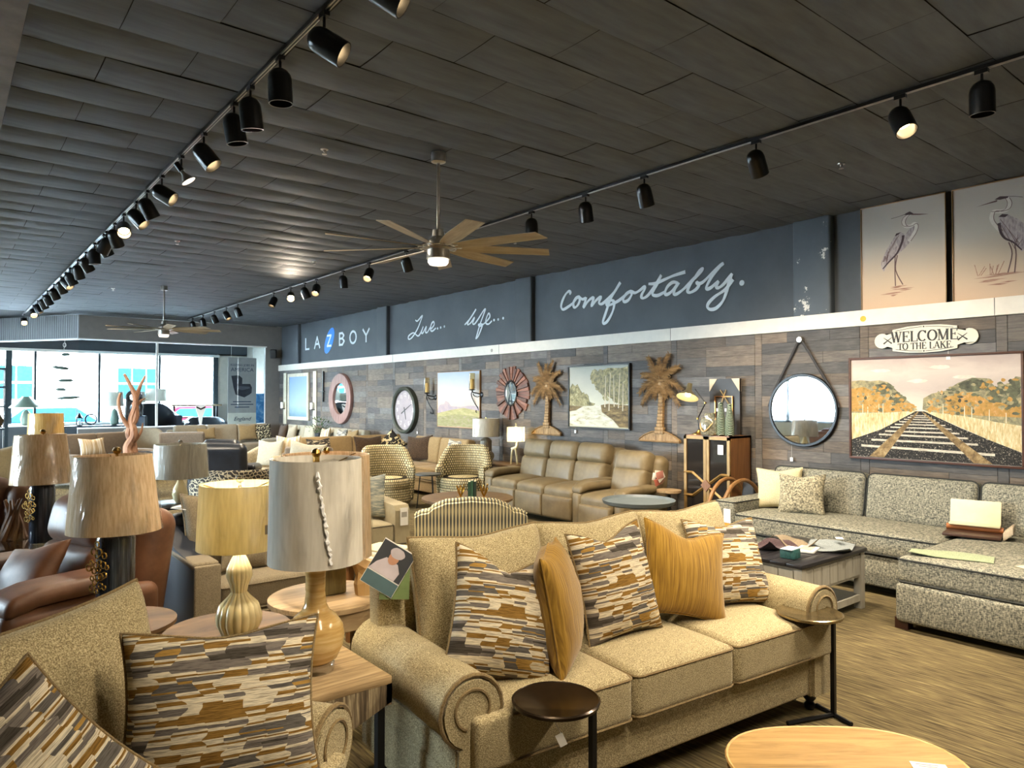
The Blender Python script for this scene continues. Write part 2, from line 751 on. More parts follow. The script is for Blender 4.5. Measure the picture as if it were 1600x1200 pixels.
# end of the room: soffit, low wall and glass in front of the window display
m = M().box(((2.55 + 7.56) / 2, EY + .06, (3.1 + CEIL) / 2), (5.01, .12, CEIL - 3.1))
struct(m.build('wall_soffit', MT['graywall']))
sl = 4.6
ang = math.atan2(.83, -.55)
m = M().box((sl / 2, -.06, (3.1 + CEIL) / 2), (sl, .12, CEIL - 3.1))
struct(m.build('wall_soffit_ribbed', MT['ribbed'], None, (2.55, EY, 0), (0, 0, ang)))
m = M().box((sl / 2, -.05, 3.085), (sl, .16, .03))
struct(m.build('trim_2', MT['white'], None, (2.55, EY, 0), (0, 0, ang)))
m = M().box(((2.55 + 7.06) / 2, EY + .05, 3.085), (4.51, .16, .03))
struct(m.build('trim_3', MT['white']))
m = M().box((7.25, EY + .06, 1.55), (.42, .12, 3.1))
struct(m.build('wall_pier', MT['graywall']))
m = M().box(((2.55 + 7.06) / 2, EY + .06, .46), (4.51, .12, .92))
struct(m.build('wall_low', MT['graywall']))
m = M().box(((2.55 + 7.06) / 2, EY + .05, .935), (4.51, .16, .03))
struct(m.build('trim_4', MT['white']))
gl = struct(link('window_7', None, None, (0, EY + .06, 2.01)))
xs = [2.55, 4.28, 5.02, 6.3, 7.05]
for a, b in zip(xs, xs[1:]):
    M().box(((a + b) / 2, 0, 0), (b - a - .012, .01, 2.12)).build('pane', MT['glass'], gl, smooth=0)
M().box((4.28, 0, 0), (.05, .05, 2.13)).build('mullion', MT['white'], gl, smooth=0)
M().box((7.05, 0, 0), (.03, .06, 2.13)).build('mullion', MT['white'], gl, smooth=0)
# street front
fr = struct(link('window_8', None, None, (0, FY, 0)))
mull = [-2.6, -1.1, .35, 1.36, 1.93, 3.41, 4.94, 6.5]
for x in mull:
    wdt = .14 if x in (1.36, 6.5) else .055
    M().box((x, 0, 1.95), (wdt, .1, 1.96)).build('mullion', MT['alu'], fr, smooth=0)
for a, b in zip(mull, mull[1:]):
    M().box(((a + b) / 2, .01, 1.95), (b - a - .05, .01, 1.94)).build('pane', MT['glass'], fr, smooth=0)
M().box((2, 0, .97), (9.2, .14, .06)).build('sill', MT['white'], fr, smooth=0)
M().box((2, -.02, 2.93), (9.2, .16, .07)).build('window_head', MT['white'], fr, smooth=0)
m = M().box((.85, FY + .05, .47), (13.7, .12, .94))
struct(m.build('wall_front_low', MT['slate']))
m = M().box((.85, FY + .05, 3.38), (13.7, .12, .84))
struct(m.build('wall_front_head', MT['slate']))
m = M().box((7.0, FY + .05, 1.95), (.9, .12, 2.1))
struct(m.build('wall_front_pier', MT['offwhite']))
m = M().box((-4.4, FY + .05, 1.95), (3.3, .12, 2.1))
struct(m.build('wall_front_pier', MT['offwhite']))
m = M().box((7.5, 21.2, 1.9), (.1, 2.8, 3.8))
struct(m.build('wall_display_side', MT['offwhite']))
m = M().box((4.9, 21.15, .2), (5.1, 2.6, .4))
struct(m.build('display_platform_floor', MT['slate']))

# ================================================================== OUTSIDE
MT['asphalt'] = plain('street_asphalt', '#8f9396', .9)
MT['facade'] = plain('facade_render', '#d9d6d0', .8, var=.05, scale=1)
MT['facadewin'] = plain('facade_glass', '#16303a', .9, 0, 0, var=.2)
m = M().box((0, 45, -.2), (120, 52, .1))
struct(m.build('street', MT['asphalt']))
m = M().box((-20, 5, -.22), (28, 60, .1))
struct(m.build('street_side', MT['asphalt']))
b = thing('street_building', 'long pale building across the street seen through the shop windows', 'building', (6, 44, -.15))
M().box((0, 3, 4), (64, 6, 8)).build('facade', MT['facade'], b)
M().box((0, -.1, 4.2), (64, .3, .25)).build('cornice', MT['white'], b)
for x in (-18, -12, -3.4, 2.6, 10, 16, 22):
    w = M().box((x, -.04, 2.6), (2.3, .14, 1.9)).build('window', MT['white'], b)
    for i in (-1, 0, 1):
        for k in (-1, 1):
            M().box((x + i * .72, -.13, 2.6 + k * .45), (.66, .04, .8)).build('pane', MT['facadewin'], w)


def car(label, loc, rz, mat):
    c = thing('parked_car', label, 'car', loc, rz, 'cars parked across the street')
    prof = [(-2.2, .35), (-2.25, .75), (-1.5, .92), (-.9, 1.42), (.7, 1.45), (1.35, .98), (2.1, .85), (2.25, .55), (2.2, .32)]
    m = M().prism(prof, -.85, .85)
    m.xf(Matrix.Rotation(R(90), 4, 'X'))
    m.build('body', mat, c, smooth=30)
    win = [(-1.3, .95), (-.82, 1.36), (.62, 1.38), (1.12, .98)]
    m = M().prism(win, -.87, .87)
    m.xf(Matrix.Rotation(R(90), 4, 'X'))
    m.build('side_window', MT['facadewin'], c, smooth=0)
    for x in (-1.4, 1.4):
        for y in (-.8, .8):
            m = M().lathe([(.1, -.1), (.33, -.1), (.34, 0), (.33, .1), (.1, .1)], 18)
            m.xf(Matrix.Translation((x, y, .34)) @ Matrix.Rotation(R(90), 4, 'X'))
            m.build('wheel', MT['blackmat'], c)


car('red car parked outside beyond the middle window pane', (8.6, 33.0, -.15), 4, plain('car_red', '#78101c', .8, 0, .05))
car('blue car parked outside beyond the leftmost panes', (3.2, 31.5, -.15), 2, plain('car_blue', '#12304e', .8, 0, .05))

# ================================================================== TRACK LIGHTS
TRL, TRR = 1.49, 4.80
for nm, x, ya, yb, lb in (('light_track', TRL, -1.0, 20.4, 'long black ceiling track carrying the closely spaced spotlights over the lamps'),
                          ('light_track', TRR, -.6, 18.9, 'black ceiling track running past the fan toward the heron paintings')):
    tr = thing(nm, lb, 'light track', (x, (ya + yb) / 2, CEIL - .02))
    m = M().box((0, 0, 0), (.036, yb - ya, .022))
    m.build('rail', MT['can'], tr)
    m = M().box((-.008, 0, -.0125), (.006, yb - ya, .003)).box((.008, 0, -.0125), (.006, yb - ya, .003))
    m.build('conductor_strip', MT['nickel'], tr)
can_m = M()
can_m.lathe([(.0, .085), (.025, .082), (.048, .068), (.062, .046), (.067, .02), (.068, -.115), (.062, -.115), (.060, -.02), (.0, -.01)], 20)
stem_m = M().cyl((0, 0, -.09), .008, .08, 8).box((0, 0, -.012), (.03, .07, .03))
bulb_m = M().lathe([(.0, -.056), (.035, -.053), (.052, -.04), (.045, -.015), (.012, -.008)], 16)
protos = {}
WARM = (1.0, .85, .64)


def track_light(x, y, aim, label, lit, group, energy=70, size=74, bare=False):
    t = thing('track_spotlight', label, 'spotlight', (x, y, CEIL - .03), group=group)
    if not protos:
        protos['s'] = stem_m.build('stem', MT['can'], t).data
        protos['c'] = can_m.build('can', MT['can'], t).data
        protos['b'] = bulb_m.build('bulb', MT['bulb'], t).data
        protos['d'] = bulb_m.build('bulb', MT['nickel'], t).data
        for ch in list(t.children):
            bpy.data.objects.remove(ch)
    link('stem', protos['s'], t)
    energy *= 2.15 if x > 3 else 1.5
    size = max(size, 104) if x > 3 else size
    rot = Vector(aim).normalized().to_track_quat('-Z', 'Y').to_euler()
    if bare:
        c = M().cyl((0, 0, -.005), .024, .075, 14).build('socket', MT['can'], t, (.0, 0, -.12), rot)
        M().lathe([(.014, -.005), (.018, -.03), (.05, -.085), (.058, -.10)], 20, caps=False).build('reflector', MT['nickel'], c)
        M().lathe([(.057, -.098), (.03, -.104), (0, -.106)], 20).build('bulb_face', MT['frost'], c)
    else:
        c = link('can', protos['c'], t, (0, 0, -.155), rot)
        link('bulb', protos['b'] if lit else protos['d'], c)
    if energy:
        a = Vector(aim).normalized()
        lamp('spot_beam', 'SPOT', Vector((0, 0, -.155)) + a * .13, rot, energy, WARM, t, spot_size=R(size), spot_blend=.7, shadow_soft_size=.04)


DN, RT, LF, TW_, CA = (.06, .02, -1), (.72, -.5, -.52), (-.35, -.4, -.85), (.62, .12, -.78), (-.25, -.75, -.6)
near = ['nearest spotlight at the top edge, glowing, on the left-hand track', 'glowing can spotlight below the top edge on the left-hand track, aimed at the wall',
        'dark spotlight hanging straight down, third along the left-hand track', 'spotlight hanging close behind another one, fourth along the left-hand track',
        'spotlight with a bright reflection on its dome, fifth along the left-hand track', 'glowing spotlight beside the smoke detector on the left-hand track',
        'bare flared bulb in a short socket between the cans of the left-hand track']
left = [(2.77, RT, 1), (3.37, RT, 1), (3.97, DN, 0), (4.47, (.15, .1, -1), 0), (4.79, (.2, .0, -1), 0), (5.48, (.5, -.35, -.75), 1), (6.11, (.5, -.2, -.8), 0), (6.76, RT, 1),
        (7.34, (.5, .1, -.8), 1), (7.82, (.55, -.4, -.7), 1), (8.43, (-.1, -.8, -.6), 1), (8.94, (.4, .4, -.8), 0), (9.45, (-.3, .4, -.8), 0), (9.62, (.5, .2, -.8), 1),
        (10.26, DN, 1), (10.98, (.5, .2, -.75), 0), (11.68, (.3, .3, -.8), 1), (12.46, (.5, .1, -.8), 0), (12.95, (.5, -.5, -.7), 1), (13.49, (.4, .3, -.8), 0),
        (14.42, (.4, .3, -.8), 1), (15.37, (.4, .2, -.8), 0), (16.11, (.4, .2, -.8), 0), (17.04, (.4, -.2, -.8), 1), (17.95, (.1, -.7, -.7), 1), (20.05, (.0, -.8, -.6), 1)]
ORD = 'first second third fourth fifth sixth seventh eighth ninth tenth eleventh twelfth thirteenth fourteenth fifteenth sixteenth seventeenth eighteenth nineteenth twentieth twenty-first twenty-second twenty-third twenty-fourth twenty-fifth twenty-sixth'.split()
for k, (y, aim, lit) in enumerate(left):
    lb = near[k] if k < 7 else '%s spotlight from the near end of the left-hand track, %s' % (ORD[k], 'lit' if lit else 'dark')
    en = 75
    track_light(TRL, y, aim, lb, lit, 'spotlights on the left-hand track', en, bare=(k == 6))
right = [(1.51, DN, 0, 'dark can spotlight hanging straight down above the heron paintings', 90), (1.97, (-.22, -.42, -.88), 1, 'bright lit spotlight left of the heron paintings on the right-hand track', 90),
         (3.01, (.6, .1, -.75), 1, 'spotlight turned to the wall, third along the right-hand track', 90), (4.11, (.45, .1, -.85), 1, 'spotlight above the word comfortably, fourth along the right-hand track', 80),
         (4.84, (.2, .05, -.97), 0, 'spotlight just right of the fan blades, fifth along the right-hand track', 70), (5.64, DN, 0, 'spotlight hanging straight behind the right fan blade tips', 60),
         (8.21, (.45, .25, -.8), 1, 'spotlight left of the near fan light, seventh along the right-hand track', 60), (9.26, (-.45, -.3, -.8), 1, 'glowing spotlight leaning left, eighth along the right-hand track', 60),
         (10.11, (.12, .1, -1), 0, 'dark upright spotlight, ninth along the right-hand track', 70), (11.11, (-.35, -.35, -.8), 1, 'small lit spotlight, tenth along the right-hand track', 60),
         (11.59, (.4, .0, -.85), 0, 'dark spotlight leaning right, eleventh along the right-hand track', 70), (12.21, (-.3, -.75, -.5), 1, 'dazzling star-like spotlight facing the viewer on the right-hand track', 60),
         (13.04, (-.4, -.1, -.85), 1, 'spotlight leaning left just beyond the dazzling one', 70), (15.09, (.35, .0, -.85), 0, 'far dark spotlight right of the far fan rod', 60),
         (15.85, (.3, -.4, -.8), 1, 'far lit spotlight right of the far fan', 50), (16.72, (.4, .1, -.8), 0, 'far dark spotlight, fourth from the end of the right-hand track', 60),
         (17.63, (.2, .1, -.9), 0, 'far dark spotlight, third from the end of the right-hand track', 50), (18.5, (.2, .1, -.9), 0, 'farthest tiny spotlight at the end of the right-hand track', 0)]
for y, aim, lit, lb, en in right:
    track_light(TRR, y, aim, lb, lit, 'spotlights on the right-hand track', en)
# the tracks go on above and behind the viewer
for x, y, aim, wh in ((TRL, 2.1, (.35, .0, -.95), 'left-hand track just above the photo edge'), (TRL, 1.3, (.25, .35, -.9), 'left-hand track above the viewer'), (TRL, .5, (.1, .5, -.9), 'left-hand track behind the viewer'), (TRR, .8, (-.35, .2, -.9), 'right-hand track beyond the photo edge'), (TRR, .1, (-.5, .35, -.8), 'right-hand track behind the viewer'),
                      (TRL, -.1, (-.1, .85, -.6), 'left-hand track well behind the viewer, added for front light'), (TRL, -.7, (.2, .85, -.55), 'left-hand track at its near end, added for front light'), (TRR, -.4, (-.35, .8, -.5), 'right-hand track at its near end, added for front light')):  # these forward-aimed spots are added to front-light the lamps and sofas
    track_light(x, y, aim, 'out-of-view spotlight on the ' + wh, 1, 'spotlights overhead out of view', 34, 90)

# ================================================================== CEILING FANS


def fan(label, x, y, off):
    t = thing('ceiling_fan', label, 'ceiling fan', (x, y, CEIL - .01), group='windmill ceiling fans')
    M().lathe([(.055, -.0), (.06, -.02), (.058, -.075), (.02, -.085)], 24).build('canopy', MT['nickel'], t)
    M().cyl((0, 0, -.74), .013, .68, 12).build('rod', MT['nickel'], t)
    M().lathe([(.018, -.62), (.045, -.625), (.05, -.68), (.075, -.70), (.085, -.72), (.085, -.745), (.12, -.75), (.125, -.775), (.09, -.785), (.095, -.86), (.0, -.865)], 28).build('motor_housing', MT['nickel'], t)
    M().lathe([(.082, -.862), (.084, -.885), (.07, -.905), (.0, -.91)], 24).build('light_lens', MT['frost'], t)
    ring = M().tube([(.16 * math.cos(a * PI / 18), .16 * math.sin(a * PI / 18), -.765) for a in range(36)], .006, 6, True)
    ring.build('blade_ring', MT['nickel'], t)
    bm = M()
    vs, fs = [], []
    N = 9
    for i in range(N):
        s_ = i / (N - 1)
        r = .15 + s_ * .77
        wd_ = .034 + .03 * min(1, s_ * 3)
        pit = R(-16 + 6 * s_)
        for sg, th in ((-1, .003), (1, .003), (1, -.003), (-1, -.003)):
            yy = sg * wd_
            vs.append((r + (.02 * sg if i == N - 1 else 0), yy * math.cos(pit), yy * math.sin(pit) + th))
    for i in range(N - 1):
        a, b2 = 4 * i, 4 * i + 4
        for q in range(4):
            fs.append((a + q, a + (q + 1) % 4, b2 + (q + 1) % 4, b2 + q))
    fs += [(3, 2, 1, 0), (4 * N - 4, 4 * N - 3, 4 * N - 2, 4 * N - 1)]
    bm.add(vs, [tuple(reversed(f)) for f in fs])
    first = None
    for k in range(9):
        rot = (0, 0, R(off + 40 * k))
        if first is None:
            first = bm.build('blade', MT['blade'], t, (0, 0, -.765), rot)
            br = M().box((.13, 0, 0), (.12, .035, .008)).build('blade_arm', MT['nickel'], first)
            armd = br.data
        else:
            bl = link('blade', first.data, t, (0, 0, -.765), rot)
            link('blade_arm', armd, bl)


fan('near brushed nickel ceiling fan with nine pale blades', 3.10, 4.80, 13)
fan('far ceiling fan hanging before the gray soffit', 3.05, 13.6, 25)
for k, (x, y) in enumerate(((2.35, 5.3), (2.3, 9.6), (2.4, 14.5), (5.9, 2.9), (5.6, 6.9), (4.2, 9.8))):
    t = thing('fire_sprinkler', ('small sprinkler head in the ceiling beside the glowing left-hand spotlights', 'sprinkler head in the ceiling beyond the bare bulb', 'far sprinkler head near the far fan',
                                 'sprinkler head in the ceiling left of the brightest right-hand spotlight', 'sprinkler head in the ceiling behind the right fan blades', 'sprinkler head in the ceiling below the near fan light')[k],
              'sprinkler', (x, y, CEIL - .005), group='ceiling sprinklers')
    M().lathe([(.032, 0), (.03, -.008), (.012, -.01), (.01, -.028), (.0, -.03)], 16).build('escutcheon', MT['nickel'], t)
    M().lathe([(.0, -.04), (.02, -.041), (.02, -.044), (.0, -.045)], 12).tube([(.012, 0, -.01), (.016, 0, -.03), (.0, 0, -.042)], .003, 5).build('deflector', MT['nickel'], t)

# ================================================================== WALL LETTERING
MT['letter'] = plain('letter_white', '#dfe6ea', .6, var=.05)
MT['letterblue'] = plain('letter_blue', '#1d7fe0', .5, var=.05)
COMF = [
    [(-1.477, 0.184), (-1.454, 0.211), (-1.491, 0.235), (-1.564, 0.194), (-1.637, 0.102), (-1.667, 0.014), (-1.623, -0.036), (-1.521, -0.01), (-1.392, 0.046), (-1.321, 0.108), (-1.265, 0.125), (-1.335, 0.117), (-1.392, 0.036), (-1.369, -0.029), (-1.302, -0.008), (-1.251, 0.061), (-1.26, 0.12), (-1.196, 0.078), (-1.119, 0.089)],
    [(-1.108, 0.1), (-1.136, 0.029), (-1.169, -0.049), (-1.06, 0.044), (-0.958, 0.075), (-1.001, -0.046), (-0.899, 0.033), (-0.805, 0.07), (-0.847, -0.011), (-0.79, -0.035), (-0.692, 0.011), (-0.54, 0.115), (-0.42, 0.237), (-0.502, 0.147), (-0.62, 0.003), (-0.713, -0.184), (-0.765, -0.296), (-0.744, -0.328), (-0.667, -0.291), (-0.578, -0.178), (-0.54, -0.07), (-0.56, -0.013), (-0.628, -0.002), (-0.692, -0.027), (-0.672, -0.07), (-0.578, -0.057), (-0.441, -0.016), (-0.294, 0.059), (-0.222, 0.087), (-0.306, 0.06), (-0.367, -0.006), (-0.343, -0.05), (-0.266, -0.031), (-0.208, 0.037), (-0.218, 0.083), (-0.147, 0.055), (-0.058, 0.08), (0.025, 0.12), (0.03, 0.084), (-0.016, 0.027), (-0.03, -0.019), (0.016, -0.035), (0.102, 0.005), (0.215, 0.115), (0.317, 0.244), (0.255, 0.141), (0.174, 0.032), (0.176, -0.01), (0.259, -0.027), (0.379, 0.008)],
    [(0.098, 0.15), (0.215, 0.141), (0.347, 0.167), (0.519, 0.205), (0.719, 0.23)],
    [(0.602, 0.097), (0.518, 0.12), (0.433, 0.079), (0.385, 0.007), (0.402, -0.032), (0.475, -0.012), (0.56, 0.055), (0.607, 0.1), (0.56, 0.038), (0.53, -0.027), (0.572, -0.045), (0.685, 0.006), (0.828, 0.105), (0.963, 0.2), (0.991, 0.235), (0.947, 0.212), (0.868, 0.133), (0.777, 0.029), (0.754, -0.027), (0.796, -0.049), (0.887, -0.018), (0.931, 0.035), (0.899, 0.075), (0.911, 0.052), (0.99, 0.06), (1.122, 0.149), (1.254, 0.235), (1.299, 0.255), (1.25, 0.23), (1.14, 0.13), (1.055, 0.011), (1.053, -0.034), (1.12, -0.021), (1.219, 0.042), (1.193, -0.009), (1.215, -0.041), (1.29, -0.01), (1.386, 0.073), (1.419, 0.103), (1.386, 0.033), (1.345, -0.088), (1.289, -0.209), (1.195, -0.288), (1.109, -0.3), (1.061, -0.266), (1.081, -0.212), (1.177, -0.141), (1.326, -0.07), (1.436, 0.038)]]
LIVE = [[(-0.504, 0.187), (-0.423, 0.16), (-0.238, 0.255), (-0.287, 0.168), (-0.435, -0.015), (-0.642, -0.165), (-0.771, -0.19), (-0.771, -0.123), (-0.579, -0.07), (-0.409, -0.148), (-0.298, -0.09), (-0.2, 0.032), (-0.267, -0.076), (-0.218, -0.103), (-0.085, 0.023), (-0.115, -0.087), (-0.043, -0.096), (0.064, -0.008), (0.1, -0.036), (0.205, 0.032), (0.181, 0.097), (0.105, 0.053), (0.064, -0.046), (0.135, -0.089), (0.269, -0.036)]]
LIFE = [[(-0.697, 0.038), (-0.518, 0.142), (-0.338, 0.295), (-0.458, 0.195), (-0.594, 0.074), (-0.589, 0.03), (-0.493, 0.066), (-0.388, 0.145), (-0.443, 0.047), (-0.388, 0.028), (-0.284, 0.098), (-0.123, 0.237), (-0.056, 0.268), (-0.099, 0.191), (-0.22, 0.0), (-0.318, -0.196), (-0.338, -0.241), (-0.269, -0.199), (-0.171, -0.062), (-0.147, 0.006), (-0.259, 0.009), (-0.21, -0.024), (-0.042, 0.034), (0.077, 0.118), (0.044, 0.184), (-0.027, 0.099), (-0.037, 0.014), (0.044, -0.007), (0.138, 0.042)]]


def script_word(name, label, strokes, dots, y, z, w, dot_r):
    t = onwall(name, label, 'lettering', y, z, UX, 'white script painted on the upper wall')
    m = M()
    for s_ in strokes:
        p = crom(s_, 5)
        n = len(p)
        ribbon(m, p, [w * (.75 + .35 * abs(math.sin(i * .23))) for i in range(n)], 0, .004 + .001 * strokes.index(s_))
    m.build('script_stroke', MT['letter'], t, smooth=0)
    for (x, y2) in dots:
        M().lathe([(dot_r, 0), (dot_r, .004), (0, .0045)], 10, (x, y2, 0)).build('dot', MT['letter'], t, smooth=0)


script_word('wall_script', 'large white handwritten word comfortably on the slate wall', COMF, [(1.555, -.02)], 6.5, 3.09, .042, .035)
script_word('wall_script', 'white handwritten word Live with three dots on the slate wall', LIVE, [(.33, -.05), (.44, -.04), (.57, -.03)], 12.05, 3.08, .030, .024)
script_word('wall_script', 'white handwritten word life with three dots on the slate wall', LIFE, [(.2, .05), (.32, .05), (.46, .06)], 10.1, 2.99, .030, .024)
t = onwall('wall_sign_lettering', 'thin white capital letters around a blue slanted oval on the slate wall', 'lettering', 16.69, 3.1, UX)
m = M()
op = [(.24 * math.cos(a * PI / 20) + .55 * .3 * math.sin(a * PI / 20), .315 * math.sin(a * PI / 20)) for a in range(40)]
m.prism(op, 0, .006)
m.build('blue_oval', MT['letterblue'], t)
LW, LH = .05, .28


def stroke_letter(ch, cx):
    m = M()
    a = {'L': [[(-.11, .14), (-.11, -.14), (.12, -.14)]], 'A': [[(-.16, -.14), (0, .14), (.16, -.14)], [(-.1, -.04), (.1, -.04)]],
         'Z': [[(-.11, .13), (.11, .13), (-.11, -.13), (.11, -.13)]],
         'B': [[(-.12, -.14), (-.12, .14), (.04, .14), (.12, .08), (.04, .01), (-.1, .01)], [(.04, .01), (.14, -.06), (.04, -.14), (-.12, -.14)]],
         'O': [[(.16 * math.cos(k * PI / 9), .14 * math.sin(k * PI / 9)) for k in range(19)]], 'Y': [[(-.15, .14), (0, 0), (.15, .14)], [(0, 0), (0, -.14)]]}[ch]
    for s_ in a:
        for p, q in zip(s_, s_[1:]):
            dx, dy = q[0] - p[0], q[1] - p[1]
            L = math.hypot(dx, dy)
            e = .4 * LW / L
            ribbon(m, [(p[0] - dx * e, p[1] - dy * e), (q[0] + dx * e, q[1] + dy * e)], LW, 0, .009 if ch == 'Z' else .005)
    m.build('letter', MT['letter'], t, (cx, 0, 0), smooth=0)


for ch, yy in (('L', 18.06), ('A', 17.43), ('Z', 16.69), ('B', 15.99), ('O', 15.38), ('Y', 14.72)):
    stroke_letter(ch, 16.69 - yy)

# ================================================================== PICTURES


def pmat(name, stops, scale, stretch=(1, 1, 1), detail=5, const=False, dist=.4):
    t = NT(name)
    f = t.noise(t.coord(stretch), scale, detail, .65, dist)
    t.set(t.ramp(f, [(p, srgb(c)) for p, c in stops], const), .65, 0, .3)
    return t.m


def gmat(name, stops, h, nz=.12, scale=4, axis=1):
    """print with a vertical wash of colours plus brushy noise (the picture's own colours)"""
    t = NT(name)
    v = t.coord()
    sp = t.n('SeparateXYZ')
    t.l(v, sp.inputs[0])
    mr = t.n('MapRange')
    mr.inputs[1].default_value = -h / 2
    mr.inputs[2].default_value = h / 2
    t.l(sp.outputs[axis], mr.inputs[0])
    f = t.noise(t.coord((1, 2.2, 1)), scale, 5, .6, .5)
    ad = t.n('Math', operation='MULTIPLY_ADD')
    t.l(f, ad.inputs[0])
    ad.inputs[1].default_value = nz * 2
    sb = t.n('Math', operation='SUBTRACT')
    t.l(mr.outputs[0], sb.inputs[0])
    sb.inputs[1].default_value = nz
    t.l(sb.outputs[0], ad.inputs[2])
    t.set(t.ramp(ad.outputs[0], [(p, srgb(c)) for p, c in stops]), .65, 0, .3)
    return t.m


def flat(parent, name, poly, z, mat):
    m = M().prism(poly, z - .0008, z)
    return m.build(name, mat, parent, smooth=0)


def stroke(parent, name, pts, w, z, mat, k=4):
    m = M()
    p = crom(pts, k)
    if isinstance(w, list):
        n = len(p)
        w = [w[0] + (w[1] - w[0]) * i / (n - 1) for i in range(n)]
    ribbon(m, p, w, z - .0006, z)
    return m.build(name, mat, parent, smooth=0)


def blob(cx, cy, rx, ry, n=28, jit=.16, r=rnd):
    return [(cx + rx * math.cos(2 * PI * i / n) * (1 + r.uniform(-jit, jit)), cy + ry * math.sin(2 * PI * i / n) * (1 + r.uniform(-jit, jit))) for i in range(n)]


def frame(t, w, h, fw, d, mat, name='frame'):
    for cx, cy, sx, sy in ((0, h / 2 - fw / 2, w, fw), (0, -h / 2 + fw / 2, w, fw), (-w / 2 + fw / 2, 0, fw, h - 2 * fw), (w / 2 - fw / 2, 0, fw, h - 2 * fw)):
        M().rbox((cx, cy, d / 2), (sx, sy, d), .003, 1).build(name, mat, t, smooth=30)


DZ = [0]
MT['frame_brown'] = wood('frame_brown', '#3a2017', '#55301f', 0)
MT['frame_gold'] = plain('frame_gold', '#8a6a45', .4, .4)
MT['frame_black'] = plain('frame_black', '#191715', .4)
MT['frame_cream'] = plain('frame_cream', '#c9c2ae', .5)
# railway picture
RRP = {
    'treeL': [(-0.743, 0.279), (-0.65, 0.287), (-0.549, 0.275), (-0.464, 0.283), (-0.38, 0.263), (-0.313, 0.196), (-0.246, 0.12), (-0.179, 0.064), (-0.104, -0.009), (-0.18, -0.038), (-0.417, -0.054), (-0.746, -0.066)],
    'orange': [(-0.744, 0.2), (-0.617, 0.218), (-0.499, 0.159), (-0.415, 0.102), (-0.314, 0.045), (-0.163, 0.009), (-0.146, -0.019), (-0.417, -0.041), (-0.746, -0.036)],
    'treeR': [(-0.061, -0.008), (-0.052, 0.102), (0.025, 0.147), (0.144, 0.174), (0.246, 0.244), (0.366, 0.292), (0.484, 0.284), (0.55, 0.205), (0.669, 0.238), (0.704, 0.297), (0.745, 0.288), (0.745, -0.153), (0.562, -0.123), (0.309, -0.075), (0.056, -0.043)],
    'orangeR': [(-0.028, -0.008), (0.058, 0.065), (0.16, 0.12), (0.262, 0.137), (0.364, 0.154), (0.464, 0.102), (0.564, 0.015), (0.745, 0.034), (0.745, -0.068), (0.428, -0.056), (0.09, -0.034)],
    'grassL': [(-0.746, -0.05), (-0.417, -0.044), (-0.104, -0.02), (-0.249, -0.123), (-0.452, -0.223), (-0.746, -0.332)],
    'grassR': [(-0.062, -0.02), (0.309, -0.065), (0.562, -0.113), (0.745, -0.14), (0.745, -0.373), (0.509, -0.28), (0.258, -0.165)],
    'ball': [(-0.121, -0.024), (-0.045, -0.024), (0.257, -0.17), (0.509, -0.28), (0.745, -0.375), (0.745, -0.495), (-0.745, -0.495), (-0.745, -0.325), (-0.452, -0.213)],
    'railL': [(-0.104, -0.027), (-0.092, -0.027), (-0.421, -0.49), (-0.569, -0.49)],
    'railR': [(-0.07, -0.027), (-0.058, -0.027), (0.523, -0.491), (0.371, -0.492)]}
t = onwall('framed_picture', 'wide framed picture of railway tracks between autumn trees', 'picture', 2.80, 1.57)
gs = gmat('rail_sky', [(0, '#cfc4b0'), (.45, '#d8cdbd'), (.7, '#b8aaa2'), (.85, '#cbbdb2'), (1, '#b5a59d')], 1.0, .16, 3)
M().box((0, 0, .014), (1.5, 1.0, .028)).build('canvas', gs, t)
frame(t, 1.54, 1.04, .022, .042, MT['frame_brown'])
m_ol = pmat('tree_olive', [(.3, '#5f5b47'), (.48, '#8a8468'), (.62, '#a8996f'), (.75, '#c3b48e')], 22)
m_or = pmat('tree_orange', [(.28, '#5d5138'), (.42, '#a5813f'), (.58, '#b98a4a'), (.72, '#cbb088')], 22)
m_dk = pmat('tree_dark', [(.3, '#3b3a30'), (.6, '#66684f'), (.8, '#8d8a68')], 16)
m_gr = pmat('grass_gold', [(.3, '#a48a56'), (.5, '#cdb88a'), (.7, '#e6dabc')], 10, (6, 1.2, 1))
m_ba = pmat('ballast', [(.38, '#1e1b18'), (.55, '#4a443c'), (.66, '#b5ab9a')], 75, const=True, detail=2)
m_tie = pmat('tie_pale', [(.3, '#8d8272'), (.6, '#d5cbb8')], 20, (1, 5, 1))
m_rl = pmat('rail_rust', [(.3, '#4e3d28'), (.5, '#8a714a'), (.7, '#b09a70')], 18)
m_tk = plain('trunk_pale', '#d8c9ab', .7)
for nm, key, z, mt in (('treeline', 'treeL', .0290, m_ol), ('treeline', 'treeR', .0290, m_ol), ('autumn_leaves', 'orange', .0296, m_or), ('autumn_leaves', 'orangeR', .0296, m_or),
                       ('grass_bank', 'grassL', .0302, m_gr), ('grass_bank', 'grassR', .0302, m_gr), ('track_bed', 'ball', .0308, m_ba)):
    flat(t, nm, RRP[key], z, mt)
for cx, cy, rx, ry, mt in ((-.42, .2, .09, .06, m_dk), (-.3, .1, .08, .06, m_dk), (.38, .22, .12, .06, m_dk), (.3, .12, .1, .04, m_or), (.6, .1, .12, .1, m_dk), (-.62, .1, .1, .06, m_or), (.5, .02, .15, .06, m_or), (-.2, .02, .08, .03, m_or), (.08, .06, .06, .05, m_ol), (.7, .2, .045, .08, m_dk)):
    DZ[0] += .00002
    flat(t, 'foliage_daub', blob(cx, cy, rx, ry, 26, .22), .0299 + DZ[0], mt)

